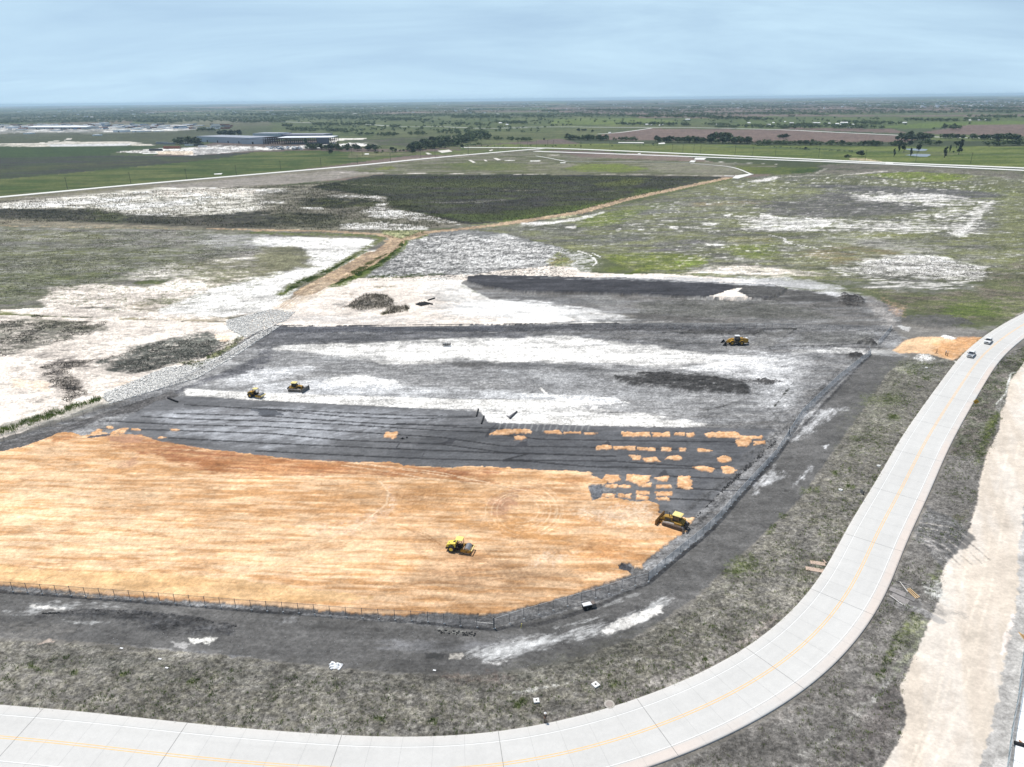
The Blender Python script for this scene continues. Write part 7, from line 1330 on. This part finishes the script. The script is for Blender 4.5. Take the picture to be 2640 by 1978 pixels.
for i in range(150):
    u, v_ = r9.random(), r9.random(); a = at(-20+u*620, 321+v_*14-u*1.5*v_); o = bpy.data.objects.new('trailer', cm_[r9.choice((0, 0, 0, 3, 1, 2, 4))]); COL.objects.link(o); o.location = (a[0], a[1], 0); o.rotation_euler.z = r9.choice((0, .05, 1.5)); o.scale = (r9.uniform(1, 2.6), r9.uniform(1, 2), r9.uniform(.9, 1.6)); tag(o, "tiny trailer or container among the far left industrial lots", 'trailer', 'trailers on the industrial lots')
for i, (x, y, s, m) in enumerate(((1400, 580, 1.6, 4), (1270, 597, 1.2, 1), (1540, 555, .9, 0), (1320, 540, 1.3, 3), (1380, 545, 1.2, 3), (1500, 540, 1, 0), (1620, 555, 1, 1), (1650, 565, .9, 0))):
    a = at(*z2('11', x, y)); o = bpy.data.objects.new('container', cm_[m]); COL.objects.link(o); o.location = (a[0], a[1], 0); o.scale = (s*1.5, s, s); tag(o, "%s container from the left on the pale lot before the long grey hall" % ordw(i), 'container', 'containers on the pale lot')
# ------------------------------------------------------------------ grass, weeds, rocks (countless)
VEG = bpy.data.materials.new('vegetation'); VEG.use_nodes = True; pv = VEG.node_tree.nodes['Principled BSDF']; pv.inputs['Roughness'].default_value = .85; pv.inputs['Specular IOR Level'].default_value = .1
av = N(VEG.node_tree, 'ShaderNodeAttribute', attribute_name='col'); L(VEG.node_tree, av.outputs['Color'], pv.inputs['Base Color'])
RS = np.random.RandomState(3)
def scatter(pts, n, thr=None, sc=6, seed=1):
    Pn = gp(pts); lo, hi = Pn.min(0), Pn.max(0); out = []; got = 0
    for _ in range(60):
        q = RS.uniform(lo, hi, (n*3, 2)); k = sdist(q[:, 0], q[:, 1], Pn) > 0
        if thr is not None: k &= fbm(q[:, 0]/sc, q[:, 1]/sc, seed, 4) > thr+RS.uniform(-.08, .08, len(q))
        out.append(q[k]); got += k.sum()
        if got >= n: break
    return np.vstack(out)[:n]
def keep_off_road(q, d=5.9): return q[-sdist(q[:, 0], q[:, 1], RC[::4], closed=False) > d]
def blades(name, q, nb, hr, wr, spread, pal_, label, cat, lean=.35):
    n = len(q); k = np.repeat(np.arange(n), nb); m = len(k); base = q[k]+RS.normal(size=(m, 2))*spread*RS.uniform(.5, 1.2, n)[k][:, None]; sz = RS.uniform(.6, 1.3, n)[k]
    h = RS.uniform(*hr, m)*sz; w = RS.uniform(*wr, m); a = RS.uniform(0, 6.28, m); d = (base-q[k]); dn = d/(np.linalg.norm(d, axis=1)[:, None]+.01)*lean*h[:, None]
    c, s = np.cos(a)*w, np.sin(a)*w
    V = np.stack([np.stack([base[:, 0]-c, base[:, 1]-s, np.zeros(m)-.05], 1), np.stack([base[:, 0]+c, base[:, 1]+s, np.zeros(m)-.05], 1), np.stack([base[:, 0]+dn[:, 0]+c*.3, base[:, 1]+dn[:, 1]+s*.3, h], 1)], 1).reshape(-1, 3)
    ci = RS.randint(0, len(pal_), n)[k]; col = np.array(pal_)[ci]*RS.uniform(.7, 1.3, m)[:, None]; col = np.repeat(col, 3, 0)
    return tag(np_mesh(name, V, np.arange(m*3).reshape(-1, 3), VEG, cols=col), label, cat, kind='stuff')
GRN = [(.19, .26, .06), (.23, .28, .08), (.14, .20, .05), (.26, .29, .12)]; DRY = [(.26, .24, .18), (.34, .31, .25), (.18, .165, .12), (.13, .12, .09), (.38, .35, .28)]; DWK = [(.11, .095, .07), (.13, .125, .06), (.085, .075, .06), (.16, .16, .08)]
V1 = "o: -150,1700 0,1680 400,1700 800,1740 1100,1770 1300,1765 1500,1720 1700,1640 1850,1530 2000,1400 2150,1230 2290,1010 2340,940 2440,935 2460,935 2415,988 2350,1097 2225,1305 2098,1518 2000,1635 1807,1748 1648,1810 1490,1862 1300,1896 1129,1911 945,1911 700,1889 317,1851 0,1821 -150,1810"
q = keep_off_road(np.vstack([scatter(V1, 2600, .50, 7, 3), scatter(V1, 900, .5, 3, 5)]+[scatter(g_, 16, .45, 2) for g_ in GR])); blades('grass', q, 9, (.12, .42), (.03, .06), .17, GRN, "green grass tufts dotted over the grey verge beside the road", 'grass')
q = keep_off_road(scatter(V1, 3000, .5, 5, 8)); blades('dry_grass', q, 8, (.08, .25), (.02, .05), .28, DRY, "short dry grass over the grey verge", 'dry grass')
V2 = "o: 1720,2000 1850,1930 2000,1850 2130,1750 2210,1668 2275,1560 2320,1460 2355,1392 2420,1240 2482,1094 2545,975 2592,918 2645,890 2645,930 2600,985 2580,1100 2530,1220 2500,1350 2440,1450 2425,1520 2380,1630 2330,1770 2320,1900 2270,2000"
q = keep_off_road(np.vstack([scatter(V2, 1300, .5, 5, 11)]+[scatter(g_, 90, .45, 3) for g_ in ("44: 1180,500 1290,400 1400,430 1260,690 1150,760 1040,960 1000,930 1100,700", "34: 1900,140 2040,0 2000,120 1900,360 1850,480 1800,450", "24: 2120,1010 2209,850 2300,780 2300,900 2209,950")])); blades('grass', q, 9, (.12, .42), (.03, .06), .17, GRN, "green grass tufts between the road and the gravel track", 'grass')
q = keep_off_road(scatter(V2, 2400, .45, 4, 12)); blades('dry_grass', q, 9, (.1, .35), (.02, .05), .28, DRY, "short dry grass between the road and the gravel track", 'dry grass')
# overhanging grass on the road edges
e = []
for s_e in (1,):
    for k in range(0, len(Cf), 1):
        if RS.rand() < .38: e.append(Cf[k]+Nf[k]*(5.75*s_e)+RS.normal(size=2)*.12)
blades('grass', np.array(e), 12, (.1, .35), (.02, .05), .2, GRN+DRY, "grass fringe along the inner road edge", 'grass')
Q1 = scatter("o: -250,560 0,520 400,492 860,470 1000,505 1200,575 1000,600 660,588 200,570 -250,590", 26000, .42, 14, 21); Q2 = scatter("12: 450,890 1000,800 2209,800 3600,810 3300,930 2600,1090 2209,1150 1700,1190 1200,1230 700,1225 300,1150", 22000, .3, 14, 22)
blades('tall_weeds', np.vstack([Q1, Q2]), 3, (.5, 1.5), (.06, .14), .5, DWK, "tall dark weeds standing over the white flats and the dark basin", 'weeds', .1)
q = np.vstack([scatter("22: 800,400 900,345 1050,350 1120,400 1100,450 850,480 740,450", 700, None), scatter("22: 1100,440 1250,440 1240,480 1020,515", 180, None)]); blades('dry_shrubs', q, 8, (.7, 1.9), (.03, .07), .4, [(.13, .11, .085), (.08, .07, .055), (.11, .11, .06)], "dense dry shrubs on the mound in the white ground", 'shrubs', .15)
q = scatter("21: 0,1440 150,1390 400,1300 600,1240 800,1190 840,1200 600,1280 420,1350 200,1430 0,1500 -500,1640 -500,1560", 260, None); blades('weeds', q, 15, (.5, 1.4), (.05, .11), .5, GRN, "bushy green weeds behind the wire fence at the left edge", 'weeds')
q = np.vstack([scatter("21: 1450,900 1680,880 1650,950 1560,940", 60), scatter("21: 1680,850 1800,790 1960,680 2000,700 1800,850 1690,890", 80), scatter("21: 250,510 350,520 350,545 270,545", 30)]); blades('weeds', q, 14, (.3, .9), (.04, .09), .35, GRN+DRY, "green weeds on the riprap edge", 'weeds')
q = np.vstack([scatter(s, n_, .45, 5, 30+i) for i, (s, n_) in enumerate((("22: 1080,10 960,80 840,175 640,275 600,290 780,160 950,60", 600), ("12: 1190,1330 1150,1390 960,1530 700,1657 760,1657 1000,1540 1200,1380", 700), ("22: 860,0 600,140 330,250 215,345 330,290 600,160", 600), ("12: 1030,1245 1380,1242 1390,1270 1220,1315 1130,1310 1040,1280", 300), ("22: 930,190 1500,170 1540,185 1200,215 900,215", 250)))]); blades('grass', q, 10, (.2, .6), (.05, .12), .5, GRN, "green grass lining the brown dirt track", 'grass')
q = np.vstack([scatter("21: 0,560 900,560 700,700 400,740 100,830 0,860", 2600, .48, 5, 41), scatter("21: 800,880 1400,700 1870,720 1700,850 1250,960 1080,985", 2600, .42, 4, 42), scatter("21: 300,920 800,870 560,960 720,1150 540,1230 400,1060", 1400, .45, 4, 43)]); blades('low_weeds', q, 4, (.12, .4), (.05, .12), .3, [(.09, .085, .07), (.13, .12, .1), (.07, .07, .05)], "low grey weeds on the white flats at left", 'weeds')
q = np.vstack([scatter("13: 1850,825 2209,790 14: 0,900 1500,860 2209,1000 2209,1657 23: 2209,130 1500,170 13: 900,1500 500,1390 0,1270 600,1110 1200,985", 6000, .5, 14, 45), scatter("11: 0,1240 1500,1240 2209,1400 21: 1300,200 700,260 0,430", 9000, .46, 14, 46)]); blades('low_weeds', q, 3, (.15, .5), (.06, .16), .4, [(.11, .12, .05), (.08, .085, .04), (.14, .13, .08), (.07, .065, .05)], "sparse low weeds over the open fields", 'weeds')
q = np.vstack([scatter("12: 1250,1270 1700,1270 2209,1330 2600,1400 2600,1657 900,1657 950,1580", 6000, .42, 5, 47), scatter("24: 700,130 1400,10 1950,150 1900,240 1000,200", 4000, .42, 5, 48)]); blades('low_weeds', q, 3, (.12, .4), (.06, .14), .3, [(.09, .09, .07), (.06, .055, .05), (.13, .13, .08)], "small dark weeds on the speckled white ground", 'weeds')
def rocks(name, q, sr, pal_, label, cat='rocks'):
    n = len(q); b = np.array([(1, 0, 0), (0, 1, 0), (-1, 0, 0), (0, -1, 0), (0, 0, .8), (0, 0, -.5)]); f = np.array([(0, 1, 4), (1, 2, 4), (2, 3, 4), (3, 0, 4), (1, 0, 5), (2, 1, 5), (3, 2, 5), (0, 3, 5)])
    s = RS.uniform(*sr, n); a = RS.uniform(0, 6.28, n); V = b[None]*RS.uniform(.6, 1.3, (n, 6, 3))*s[:, None, None]; x = V[..., 0]*np.cos(a)[:, None]-V[..., 1]*np.sin(a)[:, None]; y = V[..., 0]*np.sin(a)[:, None]+V[..., 1]*np.cos(a)[:, None]
    V = np.stack([x+q[:, 0:1], y+q[:, 1:2], V[..., 2]+s[:, None]*.3], -1).reshape(-1, 3); Fq = (f[None]+(np.arange(n)*6)[:, None, None]).reshape(-1, 3); col = np.array(pal_)[RS.randint(0, len(pal_), n)]*RS.uniform(.8, 1.15, n)[:, None]
    return tag(np_mesh(name, V, Fq, VEG, cols=np.repeat(col, 6, 0)), label, cat, kind='stuff')
rocks('riprap', np.vstack([scatter("21: 850,1150 1350,940 1500,930 1800,850 2209,600 2300,590 1900,860 1600,1030 900,1235 840,1190", 7000), scatter("21: 1840,560 2209,465 2400,490 2330,560 2215,600 2000,700 1850,620", 3600)]), (.16, .42), [(.80, .78, .73), (.74, .72, .68), (.82, .80, .76), (.6, .59, .56)], "white riprap stones along the left edge of the yard")
DC = [(.05, .05, .05), (.07, .07, .07), (.10, .10, .10)]
rocks('soil_clods', np.vstack([scatter("23: 1090,985 1250,980 1600,995 1900,1040 1990,1100 1970,1150 1700,1145 1300,1110 1000,1080 920,1040", 1500, .45, 2, 61), scatter("24: 690,410 740,330 850,350 900,400 850,450 760,440", 260), scatter("24: 860,740 900,710 1010,750 980,765", 140), scatter("41: 300,410 700,375 1100,385 1500,430 1980,520 1500,455 900,420", 700, .45, 2, 62), scatter("33: 1500,960 1900,530 2209,260 2209,300 1700,760", 500, .45, 2, 63), scatter("42: 1430,530 1800,560 1780,600 1480,560", 60)]), (.06, .24), DC, "dark soil clods on the windrows of the yard", 'soil clods')
rocks('gravel', scatter(FY, 2600), (.03, .09), [(.5, .5, .48), (.09, .09, .09), (.06, .06, .06)], "small stones and clods scattered over the dark front yard", 'stones')
# ------------------------------------------------------------------ haze
hz = MB().box((0, 23000, 30), (104000, 50000, 150)); o = hz.build('haze', bpy.data.materials.new('haze_air')); o.display_type = 'WIRE'
hm = o.data.materials[0]; hm.use_nodes = True; ht = hm.node_tree; ht.nodes.clear(); pv = N(ht, 'ShaderNodeVolumePrincipled'); pv.inputs['Density'].default_value = 4.8e-5; pv.inputs['Color'].default_value = (.60, .81, 1, 1); pv.inputs['Anisotropy'].default_value = .2
L(ht, pv.outputs[0], N(ht, 'ShaderNodeOutputMaterial').inputs['Volume']); tag(o, "thin blue haze over the far plain", 'haze', kind='stuff')
